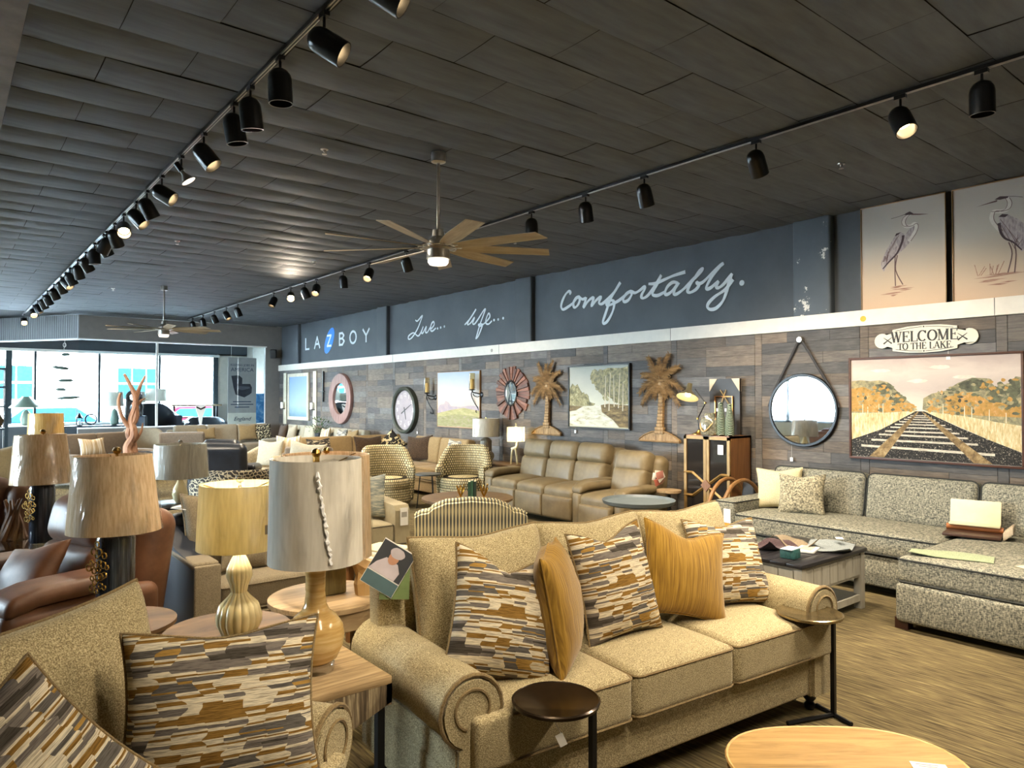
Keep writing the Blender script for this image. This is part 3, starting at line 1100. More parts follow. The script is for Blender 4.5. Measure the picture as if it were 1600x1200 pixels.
for mt, sd in ((m_dk, 1), (m_or, 2), (m_ol, 3)):
    rr_ = random.Random(sd)
    fm = M()
    for q in range(60):
        if rr_.random() < .4:
            x = rr_.uniform(-.72, -.16)
            hi = .26 - max(0, x + .4) * 1.0
            y2 = rr_.uniform(-.03, hi - .02)
        else:
            x = rr_.uniform(-.02, .72)
            hi = .14 + min(.36, max(0, x)) * .36
            y2 = rr_.uniform(-.04, hi)
        fm.prism(blob(x, y2, rr_.uniform(.012, .03), rr_.uniform(.008, .02), 9, .35, rr_), .0298, .0300 + .00001 * q + .0004 * (sd == 2))
    fm.build('foliage_texture', mt, t, smooth=0)['kind'] = 'stuff'
for x, b in ((-.63, -.06), (-.58, -.06), (-.47, -.055), (-.43, -.05), (.12, -.05), (.36, -.08), (.5, -.1), (.63, -.12), (.3, -.07)):
    flat(t, 'tree_trunk', [(x - .004, b), (x + .004, b), (x + .003, b + .1), (x - .002, b + .1)], .0305, m_tk)
TIES = [((-0.648, -0.382), (0.541, -0.408)), ((-0.546, -0.319), (0.407, -0.322)), ((-0.47, -0.262), (0.324, -0.269)), ((-0.41, -0.226), (0.257, -0.227)), ((-0.359, -0.186), (0.19, -0.188)), ((-0.316, -0.156), (0.139, -0.155)), ((-0.274, -0.129), (0.089, -0.13)), ((-0.231, -0.104), (0.056, -0.105)), ((-0.197, -0.084), (0.022, -0.086)), ((-0.172, -0.067), (-0.003, -0.068))]
for (a, b) in TIES:
    hh = .004 + .045 * abs(a[1]) ** 1.1 * 1.2
    flat(t, 'tie', [(a[0], a[1] - hh / 2), (b[0], b[1] - hh / 2), (b[0], b[1] + hh / 2), (a[0], a[1] + hh / 2)], .0314, m_tie)
for k in ('railL', 'railR'):
    flat(t, 'rail', RRP[k], .0322, m_rl)
for cx, cy in ((-.45, .38), (.1, .4), (.3, .3), (-.1, .27)):
    flat(t, 'cloud', blob(cx, cy, .09, .018, 20, .2), .0286, pmat('cloud_pale', [(.3, '#cbbdae'), (.7, '#e2d8c8')], 9))

# tree and river picture
t = onwall('framed_picture', 'black-framed picture of pale river and tall trees between the two palms', 'picture', 7.21, 1.69)
M().box((0, 0, .015), (1.19, .89, .03)).build('canvas', gmat('river_sky', [(0, '#c3b898'), (.4, '#d8d2bc'), (.75, '#b9b7aa'), (1, '#a3a59c')], .89, .15, 3), t)
frame(t, 1.23, .93, .022, .045, MT['frame_black'])
m_sg = pmat('sage_leaves', [(.32, '#57543f'), (.46, '#837b58'), (.58, '#aa9e72'), (.72, '#cfc7a8')], 17)
m_wt = pmat('river_light', [(.3, '#a08d5c'), (.45, '#cfc6ac'), (.7, '#ebe6d6')], 6, (1, 4, 1))
m_bk = pmat('bank_brown', [(.3, '#45392a'), (.55, '#86704a'), (.75, '#b79b62')], 9, (1, 3, 1))
flat(t, 'far_trees', [(-.59, -.13), (-.59, .12), (-.53, .2), (-.47, .16), (-.42, .19), (-.36, .1), (-.28, .02), (-.15, -.08), (-.05, -.1), (-.1, -.14)], .0308, m_sg)
flat(t, 'tree_mass', [(.02, .36), (.2, .41), (.45, .40), (.58, .42), (.58, -.1), (.45, -.12), (.3, -.04), (.2, .0), (.12, .1), (.02, .2)], .0309, m_sg)
for q in range(46):
    x = rnd.uniform(-.1, .52)
    y2 = rnd.uniform(max(-.06, .26 - (x + .1) * 1.2), .36)
    flat(t, 'foliage_daub', blob(x, y2, rnd.uniform(.03, .075), rnd.uniform(.025, .055), 16, .35), .0310 + .00002 * q, m_sg if q % 3 else m_ol)
for q in range(14):
    x = rnd.uniform(-.55, -.2)
    flat(t, 'foliage_daub', blob(x, rnd.uniform(-.08, .14 - (x + .55) * .45), .045, .06, 16, .35), .0312 + .00002 * q, m_sg)
flat(t, 'river', [(-.59, -.15), (-.1, -.13), (.08, -.12), (.05, -.22), (.3, -.34), (.4, -.43), (-.59, -.43)], .0319, m_wt)
flat(t, 'river_bank', [(.06, -.12), (.2, -.1), (.58, -.12), (.58, -.43), (.42, -.43), (.3, -.33), (.08, -.22)], .0321, m_bk)
flat(t, 'river_bank', [(-.59, -.13), (-.3, -.14), (-.45, -.2), (-.59, -.22)], .0321, m_bk)
for cx, cy, rx, ry in ((.12, .22, .14, .1), (.38, .28, .17, .11), (.3, .1, .12, .09), (.5, .05, .08, .12), (-.02, .28, .1, .06)):
    DZ[0] += .00002
    flat(t, 'foliage_daub', blob(cx, cy, rx, ry, 26, .22), .0323 + DZ[0], m_ol)
for x, a, b, lean in ((.14, -.15, .3, .02), (.22, -.2, .34, .03), (.32, -.14, .3, -.01), (.4, -.16, .33, .03), (.48, -.2, .2, .01)):
    flat(t, 'birch_trunk', [(x - .009, a), (x + .009, a), (x + lean + .004, b), (x + lean - .004, b)], .0330, m_tk)

# meadow picture
t = onwall('framed_picture', 'pastel meadow picture under a blue and peach sky between iron sconces', 'picture', 10.78, 1.64)
M().box((0, 0, .015), (1.36, 1.02, .03)).build('canvas', gmat('meadow_sky', [(0, '#b98f78'), (.35, '#dcc0a2'), (.6, '#c3bfba'), (1, '#9aaac0')], 1.02, .1, 2.5), t)
frame(t, 1.38, 1.04, .012, .036, MT['frame_gold'])
flat(t, 'tree_line', [(-.68, -.2), (-.6, -.1), (-.45, -.08), (-.4, -.02), (-.3, -.05), (-.22, -.12), (.1, -.13), (.4, -.1), (.68, -.12), (.68, -.25), (-.68, -.25)], .0308, pmat('haze_trees', [(.3, '#948a98'), (.7, '#b3a09c')], 12))
flat(t, 'meadow', [(-.68, -.26), (-.2, -.19), (.2, -.15), (.68, -.2), (.68, -.5), (-.68, -.5)], .0314, pmat('meadow_green', [(.3, '#80805a'), (.5, '#a29a68'), (.7, '#b8a884')], 5, (1, 4, 1)))
flat(t, 'meadow_shade', [(-.68, -.34), (-.1, -.27), (.68, -.3), (.68, -.5), (-.68, -.5)], .0320, pmat('meadow_mauve', [(.3, '#7b7352'), (.5, '#8d8a5e'), (.72, '#a58e86')], 7, (1, 4, 1)))

# far blue picture
t = onwall('framed_picture', 'pale blue abstract picture in cream frame at the far wall corner', 'picture', 18.25, 1.70)
M().box((0, 0, .015), (1.34, 1.2, .03)).build('canvas', gmat('blue_wash', [(0, '#5f7d86'), (.12, '#7896a8'), (.3, '#9db4cb'), (1, '#86a3cd')], 1.2, .08, 3), t)
frame(t, 1.40, 1.24, .09, .05, MT['frame_cream'])

# herons standing on the ledge
H1 = {
    'body': [(-0.01, 0.225), (-0.071, 0.184), (-0.151, 0.058), (-0.2, -0.051), (-0.203, -0.109), (-0.175, -0.154), (-0.146, -0.094), (-0.074, -0.023), (-0.038, 0.006), (0.028, 0.053), (0.079, 0.113), (0.118, 0.186), (0.146, 0.249), (0.136, 0.284), (0.109, 0.295), (0.074, 0.239), (0.034, 0.189)],
    'neck': [(0.079, 0.388), (0.038, 0.359), (0.019, 0.317), (0.036, 0.274), (0.084, 0.265), (0.12, 0.282), (0.139, 0.256), (0.123, 0.196), (0.068, 0.115)],
    'head': [(0.024, 0.39), (0.047, 0.403), (0.078, 0.412), (0.111, 0.388), (0.095, 0.377), (0.048, 0.382)],
    'beak': [(0.09, 0.39), (0.175, 0.37), (0.254, 0.353), (0.175, 0.359), (0.096, 0.373)],
    'crest': [(0.042, 0.395), (-0.015, 0.383), (-0.099, 0.374)],
    'leg1': [(-0.064, -0.013), (-0.068, -0.14), (-0.064, -0.313)],
    'leg2': [(-0.043, -0.005), (-0.061, -0.152), (0.007, -0.308)],
    'edge': [(0.015, 0.186), (0.005, 0.125), (-0.044, 0.018), (-0.126, -0.062), (-0.185, -0.123)],
    'dark': [(-0.01, 0.221), (-0.051, 0.215), (-0.066, 0.189), (-0.03, 0.2)], 'water': (-.03, -.315)}
H2 = {
    'body': [(-0.024, 0.213), (0.057, 0.209), (0.129, 0.156), (0.182, 0.096), (0.207, -0.009), (0.2, -0.089), (0.152, -0.139), (0.13, -0.09), (0.066, -0.014), (0.015, 0.004), (-0.014, 0.097)],
    'neck': [(0.045, 0.366), (0.064, 0.316), (0.046, 0.265), (-0.006, 0.253), (-0.064, 0.262), (-0.079, 0.201), (-0.056, 0.145), (-0.008, 0.075)],
    'head': [(-0.053, 0.372), (-0.012, 0.392), (0.054, 0.38), (0.05, 0.365), (-0.01, 0.361)],
    'beak': [(-0.031, 0.365), (-0.2, 0.335), (-0.035, 0.348)],
    'crest': [(0.039, 0.379), (0.1, 0.368), (0.166, 0.346)],
    'leg1': [(0.052, -0.037), (0.077, -0.144), (0.043, -0.31)],
    'leg2': [(0.098, -0.065), (0.107, -0.158), (0.094, -0.316)],
    'edge': [(-0.021, 0.15), (-0.008, 0.065), (0.025, 0.003), (0.087, -0.043), (0.151, -0.123)],
    'dark': [(-0.024, 0.208), (0.005, 0.228), (0.054, 0.215), (0.027, 0.194)], 'water': (-.02, -.315)}
m_hb = pmat('heron_gray', [(.3, '#8a7b80'), (.5, '#b3a6a6'), (.7, '#d2c8c2')], 16, (3, 1, 1))
m_hn = pmat('heron_neck', [(.3, '#d2c9c2'), (.7, '#ebe5dd')], 12)
m_hd = plain('heron_dark', '#4c3b40', .7)
m_hl = plain('heron_leg', '#6b5250', .7)
m_hw = pmat('heron_water', [(.35, '#8a5f52'), (.6, '#b28f7c')], 12, (1, 6, 1))
for k, (H, y, lb) in enumerate(((H1, 3.07, 'canvas of a heron facing right, standing on the white ledge'), (H2, 2.21, 'canvas of a heron facing left, cut by the photo edge'))):
    t = onwall('heron_picture', lb, 'picture', y, 3.115, WX + .06, 'pair of heron canvases on the ledge')
    M().box((0, 0, -.012), (.79, 1.06, .024)).build('canvas', gmat('heron_wash_%d' % k, [(0, '#cbae92'), (.3, '#cdb9a2'), (.6, '#c8c0b5'), (1, '#bdb6b0')], 1.06, .08, 2), t)
    frame(t, .81, 1.075, .010, .012, MT['frame_gold'])
    flat(t, 'heron_body', H['body'], .002, m_hb)
    stroke(t, 'heron_neck', H['neck'], .034, .003, m_hn)
    stroke(t, 'heron_outline', [(x + .017, y) for x, y in H['neck']], .005, .0036, m_hl)
    stroke(t, 'heron_outline', [(x - .017, y + .004) for x, y in H['neck'][:5]], .004, .0036, m_hl)
    flat(t, 'heron_head', H['head'], .0042, m_hd)
    flat(t, 'heron_beak', H['beak'], .0036, m_hl)
    stroke(t, 'heron_crest', H['crest'], .004, .0036, m_hd)
    stroke(t, 'heron_leg', H['leg1'], .010, .0028, m_hl)
    stroke(t, 'heron_leg', H['leg2'], .010, .0028, m_hl)
    stroke(t, 'wing_edge', H['edge'], [.026, .01], .0036, m_hd)
    flat(t, 'shoulder_patch', H['dark'], .0042, m_hd)
    for q in range(7):
        f_ = rnd.uniform(.2, 1)
        a = H['edge'][0]
        bx, by = H['body'][4] if k == 0 else H['body'][6]
        stroke(t, 'feather', [(a[0] * f_ + bx * (1 - f_) + rnd.uniform(-.05, .03) * (1 if k == 0 else -1), a[1] * f_ + by * (1 - f_) + .04), (bx * .8 + a[0] * .2 + rnd.uniform(-.03, .03), by + rnd.uniform(.02, .09))], .004, .0032, m_hl)
    wx, wy = H['water']
    for q in range(9):
        cx = wx + rnd.uniform(-.1, .1)
        yy = wy - .012 * q + rnd.uniform(-.01, .01)
        L = rnd.uniform(.05, .14) * (1.2 - q * .09)
        flat(t, 'water_stroke', [(cx - L, yy), (cx, yy - .006), (cx + L, yy + .002), (cx, yy + .007)], .0016 + .0001 * q, m_hw)
    if k:
        for q in range(9):
            x = rnd.uniform(-.2, -.02)
            stroke(t, 'reed', [(x, -.31), (x + rnd.uniform(-.03, .05), -.25 + rnd.uniform(0, .06))], .006, .0026, m_hw)

# welcome sign
t = onwall('welcome_sign', 'cream shaped wooden plaque reading WELCOME TO THE LAKE', 'sign', 2.845, 2.248)
half = [(-.36, -.055), (-.29, -.075), (-.29, -.105), (-.15, -.128), (0, -.134)]
pts = half + [(-x, y) for x, y in reversed(half[:-1])]
endR = [(.39 + .075 * math.cos(R(a)), .075 * math.sin(R(a))) for a in range(-130, 131, 20)]
top = [(x, -y) for x, y in reversed(pts)]
endL = [(-x, -y) for x, y in endR]
M().prism(pts + endR + top + endL, .0, .022).build('plaque', plain('sign_cream', '#d9d3c2', .6, var=.05), t, smooth=20)
m_ink = plain('sign_ink', '#23211f', .6)
T_, t_ = .19, .07
SER = {'W': (1.1, [(.06, 1, .30, 0, T_), (.30, 0, .53, .98, t_), (.50, 1, .74, 0, T_), (.74, 0, .98, 1, t_)], [(.06, 1), (.5, 1), (.98, 1)]),
       'E': (.82, [(.18, 0, .18, 1, T_), (.1, .965, .70, .965, t_), (.18, .52, .52, .52, t_), (.1, .035, .74, .035, t_), (.70, 1, .70, .76, t_), (.74, 0, .74, .26, t_), (.52, .64, .52, .4, t_)], []),
       'L': (.78, [(.18, 0, .18, 1, T_), (.1, .035, .72, .035, t_), (.72, 0, .72, .28, t_)], [(.18, 1)]),
       'M': (1.15, [(.16, 0, .16, 1, t_), (.16, 1, .54, .04, T_), (.54, .04, .92, 1, t_), (.94, 0, .94, 1, T_)], [(.16, 0), (.94, 0), (.12, 1), (.96, 1)]),
       'T': (.86, [(.43, 0, .43, 1, T_), (.05, .965, .81, .965, t_), (.06, 1, .06, .74, t_), (.80, 1, .80, .74, t_)], [(.43, 0)]),
       'H': (1.0, [(.2, 0, .2, 1, T_), (.8, 0, .8, 1, T_), (.2, .5, .8, .5, t_)], [(.2, 0), (.2, 1), (.8, 0), (.8, 1)]),
       'A': (.98, [(.1, 0, .47, 1, t_), (.47, 1, .84, 0, T_), (.24, .33, .7, .33, t_)], [(.1, 0), (.86, 0)]),
       'K': (1.0, [(.2, 0, .2, 1, T_), (.2, .42, .8, 1, t_), (.42, .62, .86, 0, T_)], [(.2, 0), (.2, 1), (.82, 1), (.88, 0)])}


def serif_line(body, h, yc, width, lift=0):
    tot = sum((.95 if ch in 'CO' else .45 if ch == ' ' else SER[ch][0]) for ch in body)
    x = 0
    k = width / tot
    for ch in body:
        if ch == ' ':
            x += .45
            continue
        m = M()
        if ch in 'CO':
            w = .95
            st = 0 if ch == 'O' else 38
            en = 360 if ch == 'O' else 322
            ps, ws = [], []
            for a in range(st, en + 1, 12):
                ps.append((.46 + .4 * math.cos(R(a)), .5 + .47 * math.sin(R(a))))
                ws.append(t_ + (T_ - t_) * abs(math.cos(R(a))))
            ribbon(m, ps, ws, 0, .004)
            if ch == 'C':
                ribbon(m, [(.78, .98), (.78, .7)], t_, 0, .004)
        else:
            w, sts, srf = SER[ch]
            for a, b, c_, d, e in sts:
                ribbon(m, [(a, b), (c_, d)], e, 0, .004)
            for a, b in srf:
                ribbon(m, [(a - .15, b + (.03 if b < .5 else -.03)), (a + .15, b + (.03 if b < .5 else -.03))], .06, 0, .0042)
        for i, (vx, vy, vz) in enumerate(m.v):
            m.v[i] = ((x + vx) * k - width / 2, (vy - .5) * h, vz)
        m.build('letter', m_ink, t, (0, yc, .022), smooth=0)
        x += w


serif_line('WELCOME', .105, .03, .60)
serif_line('TO THE LAKE', .066, -.066, .48)
for sx in (-1, 1):
    for dx in (-1, 1):
        m = M()
        ribbon(m, [(sx * .335 - dx * .04, -.03), (sx * .335 + dx * .04, .032)], [.014, .004], 0, .003)
        m.build('crossed_oar', m_ink, t, (0, 0, .022 + .0005 * dx), smooth=0)
for sy in (-1, 1):
    m = M()
    ribbon(m, [(-.26, sy * .092), (-.12, sy * .112), (-.015, sy * .118)], .005, 0, .002)
    ribbon(m, [(.26, sy * .092), (.12, sy * .112), (.015, sy * .118)], .005, 0, .002)
    m.prism([(0, sy * .118 - .009), (.009, sy * .118), (0, sy * .118 + .009), (-.009, sy * .118)], 0, .002)
    m.build('border_line', m_ink, t, (0, 0, .022), smooth=0)
MT['tagwhite'] = plain('tag_white', '#eceae4', .7, var=.03)


def price_tag(label, y, z, string=.09, x=WX - .03):
    g = thing('price_tag', label, 'price tag', (x, y, z), group='small price tags hung on wall pieces')
    M().box((0, 0, 0), (.003, .035, .045)).build('card', MT['tagwhite'], g)
    M().tube([(0, 0, .022), (.012, .004, string)], .0012, 4).build('string', MT['tagwhite'], g)


price_tag('tiny white price tag hanging below the welcome plaque', 2.63, 2.06)
price_tag('tiny white price tag hanging below the round strap mirror', 4.22, .99, .16)
price_tag('tiny white price tag hanging under the river and trees picture', 7.68, 1.17)
price_tag('tiny white price tag hanging under the wall clock', 12.2, .98)
for lb, y, mt in (('small yellow sticker on the white ledge above the welcome plaque', 3.42, plain('sticker_yellow', '#d8a818', .5)), ('small gray sticker on the white ledge above the meadow picture', 9.75, plain('sticker_gray', '#9a958a', .6))):
    g = thing('ledge_sticker', lb, 'sticker', (WX - .026, y, 2.49))
    M().lathe([(.03, 0), (.03, .002), (0, .0022)], 16).xf(Matrix.Rotation(R(-90), 4, 'Y')).build('sticker', mt, g)

# round mirror on a strap
t = onwall('strap_mirror', 'round black mirror hung from a leather strap and wall knob', 'mirror', 4.09, 1.54)
M().lathe([(.372, .02), (.372, .028), (0, .028)], 48).build('glass', MT['mirror'], t)
M().lathe([(.365, 0), (.40, 0), (.405, .03), (.398, .045), (.375, .045), (.368, .03)], 56, caps=False).build('rim', MT['black'], t)
M().lathe([(.035, 0), (.035, .03), (.03, .05), (0, .052)], 20, (-.02, .78, 0)).build('knob', MT['nickel'], t)
m = M()
for sx in (-1, 1):
    a = R(28)
    m.tube([(-.02, .80, .025), (sx * .40 * math.cos(a), .40 * math.sin(a), .025), (sx * .41 * math.cos(R(5)), .41 * math.sin(R(5)), .025)], .014, 6, flat=.5)
m.build('strap', plain('strap_leather', '#241f1c', .6), t)

# wooden palms
MT['palmwood'] = wood('palm_wood', '#5f452a', '#94744a', 1, 14, 5, .6, c3='#b5946a')
MT['palmdark'] = wood('palm_stick', '#4a3720', '#856640', 0, 14, 5, .7, c3='#a58458')


def palm(label, y, z):
    t = onwall('wooden_palm', label, 'wall decor', y, z, WX - .012, group='driftwood palm trees on the plank wall')
    m = M()
    n = 15
    for i in range(n):
        s_ = i / n
        yy = -.5 + s_ * .68
        x = .03 * math.sin(s_ * 2.2) + .01
        w = .105 - .045 * s_ + (.04 if i < 2 else 0)
        m.rbox((x, yy + .023, .03), (w * rnd.uniform(.93, 1.05), .044, .05), .008, 1)
    m.build('trunk', MT['palmwood'], t)
    po = [(-.34, -.6), (.34, -.6), (.33, -.57), (.24, -.52), (.12, -.475), (0, -.462), (-.12, -.475), (-.25, -.52), (-.33, -.57)]
    b = M().prism(po, 0, .035).build('base_mound', MT['palmwood'], t, smooth=20)
    rim = M().tube([(x, y2, .035) for x, y2 in po], .012, 6, True).build('bark_edge', MT['palmdark'], b)
    for ang, L, droop in ((150, .36, .10), (120, .40, .02), (92, .30, .0), (68, .40, .02), (40, .40, .08), (12, .37, .2), (-26, .36, .18), (172, .37, .22), (208, .36, .16), (-60, .2, .05), (240, .2, .05)):
        fm = M()
        pts = []
        for i in range(9):
            s_ = i / 8
            pts.append((.02 + L * s_ * math.cos(R(ang)), .2 + L * s_ * math.sin(R(ang)) - droop * s_ * s_, .03 + .02 * math.sin(s_ * 3)))
        fm.tube(pts, [.012 - .008 * i / 8 for i in range(9)], 5)
        for i in range(1, 9):
            for sg in (-1, 1):
                for q in (0, .5):
                    a = Vector(pts[i - 1]) * (1 - q) + Vector(pts[i]) * q
                    d = (Vector(pts[i]) - Vector(pts[i - 1])).normalized()
                    sd = Vector((-d.y, d.x, 0)) * sg
                    ll = .115 * (1.15 - .7 * i / 9) * rnd.uniform(.8, 1.2)
                    e = a + d * ll * .75 + sd * ll * .62 + Vector((0, -.01, rnd.uniform(.0, .015)))
                    fm.tube([tuple(a), tuple((a + e) / 2 + d * .01), tuple(e)], [.006, .008, .002], 4)
        fm.build('frond', MT['palmdark'], t)


palm('driftwood palm tree wall piece nearer the desk lamp', 6.08, 1.70)
palm('driftwood palm tree wall piece beside the sunburst mirror', 8.32, 1.70)

# sunburst mirror
t = onwall('sunburst_mirror', 'sunburst mirror of reddish wooden slats with oval glass', 'mirror', 9.21, 1.75)
MT['sunwood'] = [wood('sun_slat_%d' % i, a, b, 0, 8, 8, .5) for i, (a, b) in enumerate((('#55301f', '#7b4a33'), ('#6a4030', '#94634b'), ('#43281e', '#63412f')))]
n = 40
for i in range(n):
    a = 2 * PI * i / n
    r1 = rnd.choice((.39, .42, .455, .44))
    w0, w1 = .022, .062
    ca, sa = math.cos(a), math.sin(a)
    po = [(.15 * ca - w0 / 2 * -sa, .2 * sa - w0 / 2 * ca), (r1 * ca - w1 / 2 * -sa, r1 * sa - w1 / 2 * ca), (r1 * ca + w1 / 2 * -sa, r1 * sa + w1 / 2 * ca), (.15 * ca + w0 / 2 * -sa, .2 * sa + w0 / 2 * ca)]
    z = .012 + .012 * (i % 3)
    M().prism(po, 0 + .002 * (i % 3), z + .008).build('slat', MT['sunwood'][i % 3], t, smooth=0)
M().lathe([(.16, .0), (.185, .04), (.175, .055), (.155, .045)], 40, sx=.9, sy=1.2, caps=False).build('inner_rim', MT['frame_black'], t)
M().lathe([(.16, .04), (0, .041)], 40, sx=.9, sy=1.2).build('glass', MT['mirror'], t)

# iron candle sconces with glass cylinders
MT['amberglass'] = clear('amber_glass', (.86, .74, .5, 1), .45, .12)
for y, z, lb in ((10.17, 1.75, 'black iron scroll sconce with glass cylinder at the right of the meadow picture'), (11.66, 1.70, 'black iron scroll sconce with glass cylinder at the left of the meadow picture')):
    t = onwall('candle_sconce', lb, 'sconce', y, z, group='iron scroll sconces')
    M().lathe([(.055, .0), (.057, .01), (.054, .27), (.056, .28)], 24, (0, .08, .14), caps=False).xf(Matrix.Translation((0, .0, .0))).build('glass_cylinder', MT['amberglass'], t)
    t.children[-1].rotation_euler = (R(-90), 0, 0)
    t.children[-1].location = (0, .0, .14 + .08)
    sc_ = t.children[-1]
    sc_.location = (0, .06, .22)
    # mesh axis now points up the wall
    M().lathe([(.02, 0), (.06, .01), (.062, .02), (.02, .03)], 20).build('drip_plate', MT['black'], t, (0, .05, .14), (R(-90), 0, 0))
    M().lathe([(.035, 0), (.035, .17), (.0, .18)], 14).build('candle', plain('candle_wax', '#e2d6b8', .6), t, (0, .08, .14), (R(-90), 0, 0))
    m = M()
    m.tube(crom([(.09, -.02, .01), (.06, -.0, .06), (0, .02, .12), (0, .05, .14)], 5), .011, 6)
    m.tube(crom([(0, .03, .13), (-.08, -.0, .1), (-.1, -.07, .07), (-.05, -.17, .05), (.03, -.27, .03), (.02, -.33, .02), (-.03, -.33, .03), (-.02, -.3, .04)], 6), .010, 6)
    m.tube(crom([(.09, -.02, .01), (.05, -.06, .05), (-.02, -.04, .08), (-.03, .0, .1)], 5), .008, 6)
    m.build('scroll_arm', MT['black'], t)
    M().lathe([(.05, 0), (.05, .012), (.02, .03), (0, .032)], 16, (.09, -.02, 0)).build('wall_plate', MT['black'], t)
for cyl in [o for o in COL.objects if o.name.startswith('glass_cylinder')]:
    me = cyl.data
    for vv in me.vertices:
        vv.co = (vv.co.x, vv.co.y - .08, vv.co.z - .14)
    cyl.location = (0, .08, .14)
    cyl.rotation_euler = (R(-90), 0, 0)

# clock
t = onwall('wall_clock', 'large round wall clock with thick gray-green rim', 'clock', 12.66, 1.42)
MT['clockrim'] = plain('clock_rim', '#3d4239', .5, .2, var=.2)
M().lathe([(.40, .035), (.41, .09), (.44, .11), (.475, .09), (.48, 0)], 56, caps=False).build('rim', MT['clockrim'], t)
M().lathe([(.41, .04), (0, .041)], 48).build('face', plain('clock_face', '#9f9496', .7, var=.12, scale=5), t)
for h in range(12):
    a = R(90 - 30 * (h + 1))
    lettering('numeral', str(h + 1), .12, plain('numeral_white', '#e7e2dd', .7) if h == 0 else bpy.data.materials['numeral_white'], t, (.31 * math.cos(a), .31 * math.sin(a), .043))
m = M()
ribbon(m, [(-.14, -.07), (.27, .13)], [.022, .008], 0, .003)
m.build('minute_hand', MT['black'], t, (0, 0, .046), smooth=0)
m = M()
ribbon(m, [(-.02, .06), (.05, -.19)], [.022, .012], 0, .003)
m.build('hour_hand', MT['black'], t, (0, 0, .05), smooth=0)

# far round wooden mirror
t = onwall('round_mirror', 'round mirror with broad reddish wooden rim on the far wall', 'mirror', 15.66, 1.65)
M().lathe([(.36, .03), (.37, .07), (.59, .075), (.605, .05), (.605, 0)], 56, caps=False).build('rim', wood('mirror_redwood', '#6b4c44', '#937068', 1, 6, 6), t)
M().lathe([(.365, .035), (0, .036)], 48).build('glass', MT['mirror'], t)

# far candle boards and cross
for y, lb in ((19.2, 'tall pale board sconce left of the blue picture'), (17.2, 'tall pale board sconce right of the blue picture')):
    t = onwall('board_sconce', lb, 'sconce', y, 1.65, group='board sconces beside the blue picture')
    M().rbox((0, 0, .015), (.2, 1.4, .03), .005, 1).build('backboard', MT['frame_cream'], t)
    M().box((-.02, -.28, .08), (.12, .02, .12)).build('shelf', MT['black'], t)
    M().lathe([(.045, 0), (.045, .17), (.0, .175)], 14).build('candle', MT['tagwhite'], t, (-.02, -.27, .09), (R(-90), 0, 0))
t = onwall('iron_cross', 'thin black iron bar piece between the board and round mirror', 'wall decor', 16.68, 1.95)
M().box((0, 0, .03), (.05, .76, .03)).build('upright', MT['black'], t)
M().tube([(-.28, -.12, .03), (.1, -.12, .03)], .012, 6).build('crossbar', MT['black'], t)
t = thing('wall_speaker', 'small black loudspeaker in the far wall corner above the ledge', 'speaker', (7.2, 19.55, 2.89))
M().rbox((0, 0, 0), (.16, .16, .24), .015, 2).build('cabinet', MT['blackmat'], t, rot=(R(12), 0, R(-30)))
M().tube([(0, .02, 0), (.05, .1, 0), (.12, .12, .0)], .012, 6).build('bracket', MT['black'], t)

# ================================================================== UPHOLSTERY BUILDERS
MT['beige'] = fabric('beige_tweed', '#75684c', '#a3946f', 230, c3='#d0c29c', bump=.6)
MT['beigepipe'] = fabric('beige_piping', '#6f5d40', '#8f7b56', 200)
MT['graytw'] = None
t = NT('gray_tweed')
v = t.coord()
f = t.noise(t.coord((1, 1, .35)), 130, 2, .6)
g = t.noise(t.coord((.35, .35, 1.2)), 130, 2, .6)
c = t.ramp(f, [(.38, srgb('#3c3f3e')), (.5, srgb('#6a6a62')), (.64, srgb('#a8a493'))])
c2 = t.ramp(g, [(.4, srgb('#40433f')), (.62, srgb('#aaa693'))])
t.set(t.mix(.5, c, c2), .95, 0, .15)
t.bump(f, .4, .003)
MT['graytw'] = t.m
MT['graypipe'] = plain('gray_piping', '#2b2d2c', .9)
MT['foot'] = plain('turned_black', '#17120f', .35)
MT['footbrown'] = plain('foot_brown', '#3a1f16', .4)


def stripes_mat(name, seed):
    """jagged strokes of cream, tan, gray and brown like brushed ikat"""
    t = NT(name)
    sp = t.n('SeparateXYZ')
    t.l(t.n('TexCoord').outputs['Object'], sp.inputs[0])
    sn = t.n('Math', operation='SNAP')
    sn.inputs[1].default_value = .06
    jx = t.noise(t.coord((1, 3, 1)), 7, 1)
    ax = t.n('Math', operation='MULTIPLY_ADD')
    t.l(jx, ax.inputs[0])
    ax.inputs[1].default_value = .12
    t.l(sp.outputs[0], ax.inputs[2])
    t.l(ax.outputs[0], sn.inputs[0])
    cb = t.n('CombineXYZ')
    sx = t.n('Math', operation='MULTIPLY')
    sx.inputs[1].default_value = 3.2
    t.l(sn.outputs[0], sx.inputs[0])
    sy = t.n('Math', operation='MULTIPLY')
    sy.inputs[1].default_value = 18
    t.l(sp.outputs[1], sy.inputs[0])
    t.l(sx.outputs[0], cb.inputs[0])
    t.l(sy.outputs[0], cb.inputs[1])
    cb.inputs[2].default_value = seed
    f = t.noise(cb.outputs[0], 1.0, 1, .5)
    col = t.ramp(f, [(0, srgb('#4b463f')), (.36, srgb('#77706a')), (.44, srgb('#d8cdb4')), (.50, srgb('#8a6a35')), (.555, srgb('#d9cfb8')), (.60, srgb('#66625d')), (.67, srgb('#a48142')), (.73, srgb('#cfc3a6'))], True)
    fine = t.noise(t.coord((4, 60, 1)), 6, 3)
    c2 = t.mix(.62, col, t.ramp(fine, [(.38, (.3, .28, .26)), (.55, (1, 1, 1)), (.7, (1.1, 1.05, .95))]), 'MULTIPLY')
    t.set(c2, .95, 0, .1)
    t.bump(fine, .5, .004)
    return t.m


